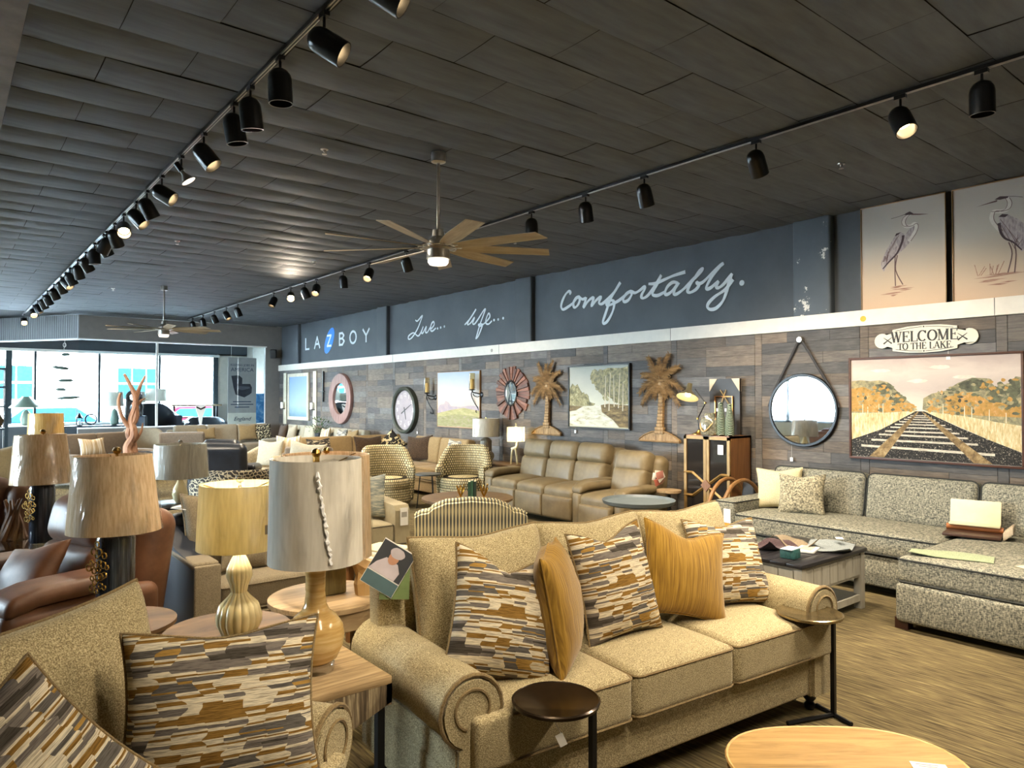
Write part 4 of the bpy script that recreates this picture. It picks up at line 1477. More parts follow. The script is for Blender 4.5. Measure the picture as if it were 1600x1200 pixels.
MT['ikat'] = stripes_mat('ikat_stripes', 3.1)
t = NT('gold_corduroy')
f = t.noise(t.coord((40, 1.2, 1)), 5, 3)
t.set(t.ramp(f, [(.3, srgb('#6f5012')), (.55, srgb('#94701f')), (.75, srgb('#ad8a3a'))]), .8, 0, .2)
t.b.inputs['Sheen Weight'].default_value = .3
t.bump(f, .5, .004)
MT['gold'] = t.m


def pillow_mesh(w, h, th, pin=.07, chop=0.0, n=14, pw=.42, seed=0, ear=0.0):
    r = random.Random(seed)
    ph = [r.uniform(0, 6) for _ in range(4)]
    m = M()
    idx = {}

    def vert(i, j, side):
        u, v = -1 + 2 * i / n, -1 + 2 * j / n
        u, v = math.sin(u * PI / 2), math.sin(v * PI / 2)
        edge = i in (0, n) or j in (0, n)
        key = (i, j, 0 if edge else side)
        if key in idx:
            return idx[key]
        x = u * w / 2 * (1 - pin * (1 - v * v))
        y = v * h / 2 * (1 - pin * (1 - u * u))
        if v > 0:
            y -= chop * math.exp(-(u / .45) ** 2) * v ** 1.5
            y += ear * abs(u) ** 3 * v ** 2
        p = max(0, (1 - u * u) * (1 - v * v))
        z = side * th / 2 * p ** pw * (1 + .06 * math.sin(3 * u + ph[0]) * math.cos(2.6 * v + ph[1])) if not edge else 0
        if not edge:
            z += side * th * .025 * math.sin(9 * u * v + ph[2]) * math.sin(7 * v + ph[3]) * p ** .3
        idx[key] = len(m.v)
        m.v.append((x, y, z))
        return idx[key]
    for side in (1, -1):
        for i in range(n):
            for j in range(n):
                q = [vert(i, j, side), vert(i + 1, j, side), vert(i + 1, j + 1, side), vert(i, j + 1, side)]
                if side < 0:
                    q.reverse()
                m.f.append(tuple(q))
                m.mi.append(0)
    per = [m.v[idx[(i, 0, 0)]] for i in range(n)] + [m.v[idx[(n, j, 0)]] for j in range(n)] + [m.v[idx[(n - i, n, 0)]] for i in range(n)] + [m.v[idx[(0, n - j, 0)]] for j in range(n)]
    return m, per


def prot(rz, lean, roll=0):
    return (Matrix.Rotation(R(rz), 4, 'Z') @ Matrix.Rotation(R(90 - lean), 4, 'X') @ Matrix.Rotation(R(roll), 4, 'Z')).to_euler()


def pillow(label, loc, rz, lean, w, h, th, mat, pipe=None, roll=0, chop=.03, group=None, seed=0, parent=None, name='throw_pillow', pin=.1, ear=0.0, pw=.40, pr=.006):
    """a top-level throw pillow, or a cushion of a sofa when parent is given; loc = middle"""
    m, per = pillow_mesh(w, h, th, pin, chop, seed=seed, ear=ear, pw=pw)
    o = m.build(name, mat, parent, loc, prot(rz, lean, roll), smooth=75)
    if parent is None:
        tag(o, label, 'pillow', group)
    if pipe is not None:
        pm_ = M().tube(per, pr, 5, True)
        pm_.build('piping', pipe, o)
    return o


def crown(d, k):
    def fn(x, y, z):
        a = max(0, 1 - (2 * x / d[0]) ** 2)
        b = max(0, 1 - (2 * y / d[1]) ** 2)
        return (x, y, z + (k * a ** .6 * b ** .6 if z > 0 else 0))
    return fn


def rect_pipe(cx, cy, sx, sy, z, r=.03):
    pts = []
    for qx, qy, a0 in ((1, 1, 0), (-1, 1, 90), (-1, -1, 180), (1, -1, 270)):
        for a in (0, 30, 60, 90):
            pts.append((cx + qx * (sx / 2 - r) + r * math.cos(R(a0 + a)), cy + qy * (sy / 2 - r) + r * math.sin(R(a0 + a)), z))
    return pts


def leg_turned(parent, x, y, h, mat, r=.035):
    M().lathe([(r * .55, 0), (r * .8, .01), (r * .8, .03), (r * .5, .04), (r * .95, h * .55), (r, h * .75), (r * .7, h * .85), (r, h * .9), (r, h)], 14, (x, y, 0)).build('leg', mat, parent)


def leg_block(parent, x, y, h, mat, s_=.07):
    M().box((x, y, h / 2), (s_, s_, h)).build('leg', mat, parent)


def sofa(name, label, loc, rz, W=2.2, D=.95, seat=.50, armh=.66, back=.86, n=3, mat=None, pipe=None, arm='roll', aw=.22, cat='sofa', group=None,
         nb=None, cush_top=None, legs='turned', foot=.11, side_mat=None, tee=True, thick=.19, bt=.2, loose=True, chop=.03, ear=.04, left=True, right=True, blean=14):
    """upholstered seat, faces -y; origin on the floor in the middle of the seat front"""
    t = thing(name, label, cat, loc, rz, group)
    pipe = pipe or mat
    sm = side_mat or mat
    iw = W - (aw if left else 0) - (aw if right else 0)
    icx = ((aw if left else 0) - (aw if right else 0)) / 2
    fy = .04 if tee else .0
    ay = .10 if tee else .0
    M().rbox((0, D / 2 + ay / 2, (foot + seat - thick) / 2), (W - .05, D - ay - .02, seat - thick - foot), .02, 2).build('base', mat, t)
    M().tube([(-W / 2 + .04, ay - .005, seat - thick - .012), (W / 2 - .04, ay - .005, seat - thick - .012)], .008, 6).build('base_welt', pipe, t)
    # back
    bm = M().rbox((0, 0, 0), (W - .1, .17, back - foot - .12), .05, 3)
    bm.build('back', sm, t, (0, D - .11, (back + foot + .12) / 2), (R(-4), 0, 0))
    for sg in (-1, 1):
        if (sg < 0 and not left) or (sg > 0 and not right):
            continue
        ax = sg * (W / 2 - aw / 2)
        if arm == 'roll':
            prof = [(-.085, foot), (-.085, armh - .15)]
            for a in range(200, -71, -18):
                prof.append((.012 + .13 * math.cos(R(a)), armh - .13 + .13 * math.sin(R(a))))
            prof += [(.075, armh - .26), (.085, foot)]
            prof = [(sg * x, z) for x, z in prof]
            m = M().prism(prof, -(D - .03), -ay)
            m.xf(Matrix.Rotation(R(90), 4, 'X'))
            a = m.build('arm', mat, t, (ax, 0, 0), smooth=35)
            ins = [(x * .9 + sg * .002, z if z < armh - .2 else (armh - .118) + (z - armh + .118) * .88) for x, z in prof]
            m = M().prism(ins, -ay, -ay + .018)
            m.xf(Matrix.Rotation(R(90), 4, 'X'))
            pnl = m.build('arm_front_panel', mat, t, (ax, 0, 0), smooth=35)
            rim = M().tube([(x, ay - .006, z) for x, z in prof if z > foot + .01], .009, 6)
            rim.build('piping', pipe, pnl)
            sp = []
            for k in range(21):
                g_ = R(-70 + k * 16)
                rr = .072
                sp.append((sg * (.015 + rr * math.cos(g_)), ay - .02, armh - .118 + rr * math.sin(g_)))
            M().tube(sp, .006, 5).build('scroll_welt', pipe, pnl)
        elif arm == 'slope':
            prof = [(ay, foot), (ay, armh - .05), (ay + .03, armh), (D * .55, armh + .03), (D - .1, back - .04), (D - .02, back - .06), (D - .02, foot)]
            m = M().prism(prof, -aw / 2, aw / 2)
            m.xf(Matrix(((0, 0, 1, 0), (1, 0, 0, 0), (0, 1, 0, 0), (0, 0, 0, 1))))
            m.build('arm', sm, t, (ax, 0, 0), smooth=25)
            if side_mat:
                mm = M().rbox((0, D / 2, armh - .01), (aw + .012, D - .04, .05), .02, 2).rbox((0, ay - .004, (armh + foot) / 2), (aw + .012, .03, armh - foot), .012, 2)
                mm.build('arm_facing', mat, t, (ax, 0, 0))
                M().rbox((-sg * (aw / 2 + .0), D / 2, (armh + foot) / 2), (.02, D - .1, armh - foot - .04), .008, 1).build('arm_inside', mat, t, (ax, 0, 0))
        else:
            M().rbox((ax, (D + ay) / 2, (armh + foot) / 2), (aw, D - ay, armh - foot), .035, 3).build('arm', mat, t)
            if pipe is not mat:
                M().tube(rect_pipe(ax, (D + ay) / 2, aw - .01, D - ay - .01, armh - .012, .03), .006, 5, True).build('piping', pipe, t)
    # seat cushions
    cw = iw / n
    for k in range(n):
        x0, x1 = icx - iw / 2 + k * cw, icx - iw / 2 + (k + 1) * cw
        f0, b0 = fy, D - .2
        d = (x1 - x0 - .008, b0 - f0, thick)
        m = M().rbox((0, 0, 0), d, .04, 3, 7, crown(d, .028))
        if tee and ((k == 0 and left) or (k == n - 1 and right)):
            sg = -1 if k == 0 else 1
            hx = aw * .62
            m.rbox((sg * (d[0] / 2 + hx / 2 - .03), -d[1] / 2 + (ay - f0 + .0) / 2, 0), (hx + .06, ay - f0 + .0, thick - .004), .02, 2)
        cz = seat - thick / 2
        s_ = m.build('seat_cushion', mat, t, ((x0 + x1) / 2, (f0 + b0) / 2, cz), smooth=60)
        if pipe is not None:
            pp = M().tube(rect_pipe(0, 0, d[0] - .004, d[1] - .004, thick / 2 - .016, .035), .006, 5, True)
            pp.tube(rect_pipe(0, 0, d[0] - .004, d[1] - .004, -thick / 2 + .016, .035), .006, 5, True)
            pp.build('piping', pipe, s_)
    nb = nb or n
    if nb and cush_top:
        bw = (iw + (.1 if loose else 0)) / nb
        for k in range(nb):
            x = icx - nb * bw / 2 + (k + .5) * bw
            ch = cush_top - seat + .03
            if loose:
                pillow('', (x, D - .29, seat + ch / 2 - .02), 0, blean, bw * 1.04, ch, bt * 1.25, mat, pipe, 0, chop, None, k + 5, t, 'back_cushion', .05, ear, .3, .007)
            else:
                d = (bw - .008, bt, ch)
                m = M().rbox((0, 0, 0), d, .05, 3, 5, lambda a, b, c_, d=d: (a, b - (.03 * max(0, 1 - (2 * a / d[0]) ** 2) * max(0, 1 - (2 * c_ / d[2]) ** 2) if b < 0 else 0), c_))
                q = m.build('back_cushion', mat, t, (x, D - .27, seat + ch / 2 - .01), (R(-10), 0, 0), smooth=60)
                if pipe is not mat:
                    pp = M().tube([(a, c_, b) for a, b, c_ in rect_pipe(0, 0, d[0] - .006, d[2] - .006, -d[1] / 2 + .02, .05)], .006, 5, True)
                    pp.build('piping', pipe, q)
    for x in (-W / 2 + .1, W / 2 - .1):
        for y in (ay + .07, D - .1):
            if legs == 'turned':
                leg_turned(t, x, y, foot, MT['foot'])
            elif legs == 'block':
                leg_block(t, x, y, foot, MT['footbrown'])
    return t


# ================================================================== BEIGE SOFAS IN FRONT
G_ = 'matching beige rolled-arm sofas'
sofa('rolled_arm_sofa', 'beige tweed rolled-arm sofa with five patterned and gold pillows', (2.585, 1.93, 0), -5, 2.36, .98, .525, .67, .86, 3, MT['beige'], MT['beigepipe'], cush_top=1.05, group=G_, bt=.22, chop=.02, ear=.0, thick=.2)
sofa('rolled_arm_sofa', 'beige tweed sofa cut off at the lower left corner of the photo', (.26, 1.543, 0), 36, 2.2, 1.05, .52, .66, .84, 2, MT['beige'], MT['beigepipe'], cush_top=1.02, group=G_, chop=.0, ear=.02, thick=.2)
# throw pillows
gp = 'throw pillows on the beige sofas'
pillow('ikat striped pillow leaning in the rolled arm corner of the beige sofa', (1.83, 2.34, .775), -14, 20, .47, .53, .25, MT['ikat'], MT['beigepipe'], -14, .07, gp, 1)
pillow('gold corduroy pillow standing edge-on between two striped pillows', (2.11, 2.30, .775), 40, 10, .46, .50, .2, MT['gold'], MT['gold'], 0, -.04, gp, 2)
pillow('upright ikat striped pillow in the middle of the beige sofa', (2.55, 2.38, .79), -8, 16, .45, .53, .22, MT['ikat'], MT['beigepipe'], 4, .05, gp, 3)
pillow('gold corduroy pillow tilted against the back near the far arm', (3.03, 2.33, .775), -18, 22, .48, .48, .17, MT['gold'], MT['gold'], -14, .05, gp, 4)
pillow('ikat striped pillow farthest along the beige sofa beside the gold one', (3.42, 2.34, .77), -14, 24, .50, .48, .17, MT['ikat'], MT['beigepipe'], -3, .03, gp, 5)
pillow('large ikat striped pillow facing the viewer at the bottom edge', (.665, 2.20, .755), -15, 18, .56, .48, .27, MT['ikat'], MT['beigepipe'], -1, .02, gp, 6)
pillow('ikat striped pillow turned on its corner at the bottom left edge', (.145, 1.99, .72), 6, 22, .5, .5, .2, MT['ikat'], MT['beigepipe'], 38, .0, gp, 7)
# hang tag brochure on the sofa corner
t = thing('hang_tag', 'sales leaflet with a portrait hanging on the beige sofa corner', 'leaflet', (1.545, 2.79, .93), rot=prot(-30, 12, -32))
M().box((0, 0, 0), (.16, .21, .004)).build('card', MT['tagwhite'], t)
M().box((.03, -.06, -.006), (.13, .15, .003)).build('second_card', plain('leaflet_green', '#6f8450', .6, var=.3), t, rot=(0, 0, R(30)))
M().prism([(-.078, -.103), (.078, -.103), (.078, -.045), (-.078, -.045)], .002, .003).build('teal_band', plain('leaflet_teal', '#4f6a70', .6), t)
M().prism([(-.078, -.04), (.078, -.04), (.078, .1), (-.078, .1)], .002, .0028).build('photo_ground', plain('leaflet_dark', '#3a3d42', .5), t)
M().prism([(-.078, -.04), (.05, -.04), (.055, 0), (.03, .03), (-.03, .035), (-.06, .0)], .0028, .0034).build('shirt', plain('leaflet_shirt', '#c9bfc6', .6), t)
M().prism(blob(.0, .045, .024, .03, 18, .03), .0034, .004).build('face', plain('leaflet_skin', '#c08f72', .6), t)
M().prism(blob(.005, .07, .034, .024, 18, .05), .004, .0045).build('hat', plain('leaflet_hat', '#bfb6bb', .6), t)

# ================================================================== SMALL TABLES
MT['darktop'] = plain('bronze_top', '#35291c', .22, .7, var=.2, scale=14)
MT['bronze'] = plain('bronze_silver', '#9a8a68', .25, .9, var=.3, scale=20)


def drink_table(label, x, y, top, px_, py_, mat):
    t = thing('drink_table', label, 'side table', (x, y, 0), group='C-shaped drink tables')
    M().lathe([(.150, .545), (.162, .55), (.165, .562), (.158, .566), (.150, .560), (0, .559)], 40).build('top', mat, t)
    M().box((px_, py_, .275), (.022, .022, .55)).build('pole', MT['black'], t)
    d = Vector((-px_, -py_, 0)).normalized()
    m = M().tube([(px_, py_, .012), (px_ + d.x * .3, py_ + d.y * .3, .012)], .012, 6).tube([(px_ - d.y * .12, py_ + d.x * .12, .012), (px_ + d.y * .12, py_ - d.x * .12, .012)], .012, 6)
    m.build('foot', MT['black'], t)
    M().tube([(px_, py_, .54), (0, 0, .54)], .010, 6).build('arm', MT['black'], t)
    return t


drink_table('dark bronze round drink table over the near sofa corner', 1.79, 1.965, .56, .055, -.135, MT['darktop'])
drink_table('silver-topped round drink table at the far end of the beige sofa', 3.535, 1.925, .56, .145, -.05, MT['bronze'])
g = thing('price_tag', 'small white tag dangling under the dark bronze drink table', 'price tag', (1.715, 1.855, .475), -30)
M().box((0, 0, 0), (.028, .003, .045)).build('card', MT['tagwhite'], g, rot=(0, R(-25), 0))
M().tube([(0, 0, .02), (-.03, .02, .075)], .0012, 4).build('string', MT['tagwhite'], g)
# honey wood coffee table at the lower edge
MT['honey'] = wood('honey_oak', '#8a6a3a', '#b08c54', 0, 9, 9, .38, c3='#c7a36a')
t = thing('coffee_table', 'honey wood coffee table with soft triangular top', 'table', (2.345, 1.115, 0), -39)
po = []
for a in range(0, 360, 6):
    r_ = .375 + .033 * math.cos(R(3 * a - 90))
    po.append((r_ * 1.02 * math.cos(R(a)), r_ * math.sin(R(a))))
M().prism(po, .415, .448).build('top', MT['honey'], t, smooth=25)
M().tube([(x, y, .445) for x, y in po], .006, 5, True).build('top_edge', wood('honey_edge', '#b98a48', '#d9b172', 0), t)
for a in (90, 210, 330):
    M().tube([(.3 * math.cos(R(a)), .3 * math.sin(R(a)), .0), (.2 * math.cos(R(a)), .2 * math.sin(R(a)), .42)], [.018, .03], 10).build('leg', MT['honey'], t)
g = thing('price_card', 'white price card lying on the honey wood coffee table', 'card', (2.575, .985, .4493), -52)
M().box((0, 0, .0012), (.11, .06, .002)).build('card', MT['tagwhite'], g)
for i in range(3):
    M().box((-.005, .015 - i * .013, .0024), (.07 - .015 * i, .004, .0004)).build('printed_line', plain('print_gray', '#8d8a86', .7), g)
g = thing('fabric_book', 'speckled fabric sample with card header at the bottom edge on the coffee table', 'sample', (2.15, 1.19, .4493), -38)
M().rbox((0, 0, .008), (.30, .14, .014), .004, 1).build('sample', fabric('swatch_speckle', '#8c8468', '#d8d0b4', 160), g)
M().box((-.11, 0, .0165), (.075, .13, .002)).build('header_card', MT['tagwhite'], g)

# waterfall end table with the bottle lamp
MT['waterwood'] = wood('zebra_oak', '#776044', '#a68d68', 0, 9, 14, .4, c3='#cdb68e')
MT['endgrain'] = wood('zebra_side', '#2c2620', '#6b5c48', 2, 12, 14, .5, c3='#b9a987')
t = thing('end_table', 'square striped-wood end table with black metal legs between the beige sofas', 'table', (1.175, 2.78, 0))
M().rbox((0, 0, .5875), (.40, .66, .03), .004, 1).build('top', MT['waterwood'], t)
M().prism([(-.20, -.22), (.20, -.07), (.20, .0), (-.20, .0)], -.012, .012).xf(Matrix.Translation((0, -.318, .573)) @ Matrix.Rotation(R(90), 4, 'X')).build('apron', MT['endgrain'], t, smooth=0)
M().prism([(-.33, -.08), (.33, -.20), (.33, .0), (-.33, .0)], -.012, .012).xf(Matrix.Translation((.188, 0, .573)) @ Matrix.Rotation(R(90), 4, 'Z') @ Matrix.Rotation(R(90), 4, 'X')).build('apron', MT['endgrain'], t, smooth=0)
for sx in (-1, 1):
    for sy in (-1, 1):
        M().box((sx * .17, sy * .285, .28), (.03, .03, .56)).build('leg', MT['black'], t)
for sy in (-1, 1):
    M().box((0, sy * .285, .49), (.36, .025, .03)).build('rail', MT['black'], t)
# round cookie table with the gourd lamp
MT['cookie'] = wood('cookie_brown', '#332216', '#574029', 0, 8, 3, .5, c3='#75583a')
t = thing('end_table', 'round brown slab end table under the ribbed gourd lamp', 'table', (1.06, 3.44, 0))
M().lathe([(.28, .555), (.29, .565), (.288, .592), (.28, .6), (0, .6)], 40).build('top', MT['cookie'], t)
M().lathe([(.17, 0), (.17, .02), (.04, .04), (.035, .5), (.12, .555)], 20).build('pedestal', MT['black'], t)

# ================================================================== LAMPS
MT['brass'] = plain('brass', '#b08d4a', .25, 1, var=.1)
MT['crystal'] = clear('acrylic', (.96, .97, .97, 1), .35, .02)
MT['wrap'] = clear('plastic_wrap', (.985, .985, .985, 1), .10, .16, 6)
MT['sh_white'] = shade_mat('shade_white', '#ddd7c9', '#ebe6da', .15)
MT['sh_cream'] = shade_mat('shade_cream', '#c9bd96', '#dbd0aa', .5)
MT['sh_tan'] = shade_mat('shade_tan', '#d6b68c', '#efd6b2', .15, 90)
MT['sh_gray'] = shade_mat('shade_gray', '#c6c1b3', '#d8d4c8', .2)
MT['sh_gold'] = shade_mat('shade_gold', '#c09a58', '#dab878', .25)


def shade(t, z0, z1, r0, r1, mat, wrap=True, sx=1, sy=1, lining=None, finial=None, spider=True, tilt=0):
    prof = [(r0, z0), (r1, z1), (r1 - .004, z1), (r0 - .004, z0)]
    s_ = M().lathe(prof + [prof[0]], 48, sx=sx, sy=sy, caps=False).build('shade', mat, t, rot=(0, R(tilt), 0), smooth=50)
    if spider:
        m = M()
        for a in (20, 140, 260):
            m.tube([(0, 0, z1 - .02), (.5 * r1 * sx * math.cos(R(a)), .5 * r1 * sy * math.sin(R(a)), z1 - .03), (r1 * sx * .99 * math.cos(R(a)), r1 * sy * .99 * math.sin(R(a)), z1 - .008)], .0025, 5)
        m.build('spider', MT['brass'], s_)
    if wrap:
        r = random.Random(int(z0 * 1000))
        m = M()
        n = 60
        vs = []
        for j, (rr, z) in enumerate(((r0 * .96, z0 - .006), (r0 + .006, z0 + .004), ((r0 + r1) / 2 + .006, (z0 + z1) / 2), (r1 + .006, z1 - .004), (r1 * .93, z1 + .007))):
            for k in range(n):
                q = rr + r.uniform(-.002, .005)
                vs.append((sx * q * math.cos(2 * PI * k / n), sy * q * math.sin(2 * PI * k / n), z + r.uniform(-.003, .003)))
        fs = [(j * n + k, j * n + (k + 1) % n, (j + 1) * n + (k + 1) % n, (j + 1) * n + k) for j in range(4) for k in range(n)]
        m.add(vs, fs)
        m.build('plastic_wrap', MT['wrap'], s_, smooth=25)
    if finial:
        M().lathe([(.006, z1 - .03), (.006, z1 + .004), (.014, z1 + .008), (.02, z1 + .022), (.014, z1 + .036), (.0, z1 + .04)], 14).build('finial', finial, t)
    return s_


# bottle lamp
t = thing('table_lamp', 'cream bottle-neck lamp with tall white wrapped drum shade', 'lamp', (1.165, 2.69, .603))
M().lathe([(.072, 0), (.074, .003), (.074, .03), (.07, .033)], 32).build('acrylic_base', MT['crystal'], t)
tm_ = NT('bottle_glaze')
f_ = tm_.noise(tm_.coord((1, 1, 9)), 5, 4, .6, .3)
tm_.set(tm_.ramp(f_, [(.3, srgb('#b08a4c')), (.5, srgb('#c9a668')), (.7, srgb('#dcc08a'))]), .12, 0, .6)
M().lathe([(.06, .033), (.085, .05), (.108, .10), (.113, .14), (.105, .18), (.08, .215), (.055, .235), (.043, .26), (.037, .31), (.039, .38), (.046, .435), (.03, .44)], 40).build('body', tm_.m, t)
M().cyl((0, 0, .41), .012, .42, 12).build('neck', MT['brass'], t)
shade(t, .43, .835, .183, .176, MT['sh_white'], finial=MT['brass'])
M().box((0, 0, .845), (.02, .02, .05)).build('finial_block', MT['brass'], t)
MT['seam'] = NT('crinkled_film').set((.88, .88, .88, 1), .25, 0)
m = M()
r_ = random.Random(9)
pts = []
for k in range(40):
    a_ = R(-112 + 16 * (k / 39) + r_.uniform(-1.2, 1.2))
    z_ = .80 - .35 * k / 39
    pts.append((.187 * math.cos(a_), .187 * math.sin(a_), z_))
m.tube(pts, [.004 + .006 * r_.random() for _ in pts], 5)
m.build('wrap_seam', MT['seam'], t, smooth=20)
# gourd lamp
t = thing('table_lamp', 'ivory ribbed double gourd lamp with glowing cream drum shade', 'lamp', (1.055, 3.27, .602))
MT['ivory'] = plain('ivory_glaze', '#dccfa6', .15, 0, .6, var=.05)
M().lathe([(.045, 0), (.075, .02), (.098, .07), (.10, .10), (.085, .15), (.05, .185), (.034, .205), (.04, .235), (.056, .275), (.054, .31), (.036, .35), (.022, .375), (.02, .385)], 96, rib=.09, ribn=16).build('body', MT['ivory'], t)
M().cyl((0, 0, .38), .008, .30, 10).build('neck', MT['brass'], t)
shade(t, .405, .69, .182, .170, MT['sh_cream'], finial=MT['crystal'])
M().box((.06, -.172, .5), (.012, .003, .04)).build('shade_tag', plain('tag_dark', '#5a564c', .7), t)
lamp('gourd_bulb', 'POINT', (0, 0, .53), (0, 0, 0), 13, (1, .84, .55), t, shadow_soft_size=.035)
# dark ceramic pair with tan oval shades
t = NT('ink_glaze')
f = t.noise(t.coord((14, 14, .7)), 4, 4)
t.set(t.ramp(f, [(.3, srgb('#14161c')), (.55, srgb('#2b313d')), (.75, srgb('#5b6270'))]), .18, 0, .6)
MT['ink'] = t.m
MT['inktop'] = plain('ink_top', '#6f7480', .25)


def ink_lamp(label, x, y, rz):
    t = thing('table_lamp', label, 'lamp', (x, y, .602), rz, 'dark ceramic lamps with tan oval shades')
    M().lathe([(.078, 0), (.082, .01), (.084, .40), (.076, .425), (.05, .43)], 36).build('body', MT['ink'], t)
    M().lathe([(.07, .426), (.05, .432), (.016, .436), (.012, .47)], 24).build('cap', MT['inktop'], t)
    m = M()
    r = random.Random(4)
    for k in range(22):
        a, rad = k * 2.4, .006 + .0085 * k ** .62 * 1.05
        cx, cz = rad * math.cos(a) * 1.0, .27 + rad * math.sin(a) * 1.9
        rr = .011 + .003 * (k % 3)
        m.tube([(cx + rr * math.cos(R(q * 36)), -.092 - .004 * (k % 2), cz + rr * math.sin(R(q * 36))) for q in range(10)], .0036, 5, True)
    for k in range(9):
        m.lathe([(0, 0), (.006, .003), (.0, .007)], 8, (0.0 + .012 * math.cos(k * 2.2), -.1, .16 + .02 * k))
    m.build('filigree_medallion', MT['brass'], t)
    M().cyl((0, 0, .43), .008, .36, 10).build('neck', MT['brass'], t)
    shade(t, .435, .80, .232, .192, MT['sh_tan'], finial=MT['brass'], sy=.8, tilt=-2)


ink_lamp('dark blue ceramic lamp with tan shade nearest the brown leather chair', .665, 3.87, -62)
ink_lamp('second dark ceramic lamp with tan shade, farther along at the left edge', .60, 6.36, -62)
for lb, x, y in (('small round dark side table under the nearer tan-shaded lamp', .665, 3.87), ('glass-edged side table under the farther tan-shaded lamp', .52, 6.40)):
    t = thing('side_table', lb, 'table', (x, y, 0), group='side tables by the leather chairs')
    M().lathe([(.26, .57), (.27, .58), (.27, .598), (0, .6)], 36).build('top', MT['cookie'] if y < 5 else MT['crystal'], t)
    for a in range(3):
        M().tube([(.2 * math.cos(a * 2.1), .2 * math.sin(a * 2.1), 0), (.12 * math.cos(a * 2.1), .12 * math.sin(a * 2.1), .575)], .014, 8).build('leg', MT['black'], t)
t = thing('driftwood_sculpture', 'knotted brown driftwood stump behind the farther dark lamp', 'sculpture', (.44, 6.62, .602))
m = M()
for k in range(7):
    a = k * .9
    m.tube(crom([(.07 * math.cos(a), .06 * math.sin(a), 0), (.05 * math.cos(a + .5), .05 * math.sin(a + .5), .1), (.03 * math.cos(a + 1.2), .03 * math.sin(a + 1.2), .2), (.06 * math.cos(a + 1.6), .05 * math.sin(a + 1.6), .3)], 4), [.03 - .002 * i for i in range(13)], 7)
m.build('wood', wood('driftwood', '#3a2514', '#7a5430', 2, 9, 3, .6, c3='#b08a58'), t)

# round washed-wood end table with the wrapped lamp behind the bottle lamp
MT['washwood'] = wood('washed_oak', '#6f5a40', '#9a8262', 0, 8, 8, .5, c3='#b39b78')
t = thing('end_table', 'round washed-oak end table with thick apron beside the beige sofa', 'table', (1.66, 3.68, 0))
M().lathe([(.30, .565), (.31, .572), (.31, .596), (.30, .602), (0, .602)], 48).build('top', MT['washwood'], t)
M().lathe([(.285, .47), (.29, .475), (.29, .565), (.27, .566)], 48, caps=False).build('apron', MT['washwood'], t)
for a in (20, 110, 200, 290):
    m = M().box((0, 0, .235), (.09, .05, .47))
    m.build('leg', MT['washwood'], t, (.25 * math.cos(R(a)), .25 * math.sin(R(a)), 0), (0, 0, R(a + 90)))
t = thing('table_lamp', 'olive wooden block lamp with broad tan drum shade behind the bottle lamp', 'lamp', (1.67, 3.72, .604))
M().rbox((0, 0, .11), (.17, .17, .22), .01, 2).build('body', wood('olive_block', '#4a4126', '#776a3e', 2, 8, 6), t)
M().cyl((0, 0, .22), .01, .5, 10).build('neck', MT['brass'], t)
shade(t, .20, .76, .25, .235, MT['sh_tan'], finial=MT['brass'])
t = thing('paper_wrap', 'crumpled tan packing paper on the round washed-oak table', 'paper', (1.83, 3.56, .604))
m = M()
n = 9
vs = []
for j, (rr, z) in enumerate(((.055, 0), (.07, .05), (.05, .12), (.075, .17))):
    for k in range(n):
        q = rr * rnd.uniform(.8, 1.15)
        vs.append((q * math.cos(2 * PI * k / n), q * math.sin(2 * PI * k / n), z + (rnd.uniform(-.02, .02) if j else 0)))
m.add(vs, [(j * n + k, j * n + (k + 1) % n, (j + 1) * n + (k + 1) % n, (j + 1) * n + k) for j in range(3) for k in range(n)])
m.build('paper', plain('kraft_paper', '#b39464', .8), t, smooth=0)

# ================================================================== GRAY SECTIONAL BY THE WALL
t = thing('sectional_sofa', 'gray tweed sectional sofa with long chaise under the railway picture', 'sofa', (6.2, 2.9, 0), -90)
# local: x -> world -y, y -> world +x ; local x from -1.5 (far arm) to +1.6
g_, gp_ = MT['graytw'], MT['graypipe']
M().rbox((.05, .52, .20), (3.1, 1.0, .26), .02, 2).build('base', g_, t)
M().rbox((1.08, -.27, .20), (.95, 1.04, .28), .03, 2).build('chaise_base', g_, t)
M().rbox((-1.4, .53, .37), (.24, 1.0, .52), .035, 3).build('arm', g_, t)
M().tube(rect_pipe(-1.4, .53, .235, .99, .618, .03), .007, 5, True).build('piping', gp_, t)
M().rbox((.05, 1.0, .55), (3.1, .16, .66), .04, 3).build('back', g_, t)
d = (1.88, .86, .19)
s_ = M().rbox((0, 0, 0), d, .04, 3, 8, crown(d, .02)).build('seat_cushion', g_, t, (-.33, .43, .43))
M().tube(rect_pipe(0, 0, d[0] - .004, d[1] - .004, .078, .035), .007, 5, True).tube(rect_pipe(0, 0, d[0] - .004, d[1] - .004, -.08, .035), .007, 5, True).build('piping', gp_, s_)
d = (.96, 1.66, .19)
s_ = M().rbox((0, 0, 0), d, .04, 3, 8, crown(d, .02)).build('chaise_cushion', g_, t, (1.09, .06, .43))
M().tube(rect_pipe(0, 0, d[0] - .004, d[1] - .004, .078, .035), .007, 5, True).tube(rect_pipe(0, 0, d[0] - .004, d[1] - .004, -.08, .035), .007, 5, True).build('piping', gp_, s_)
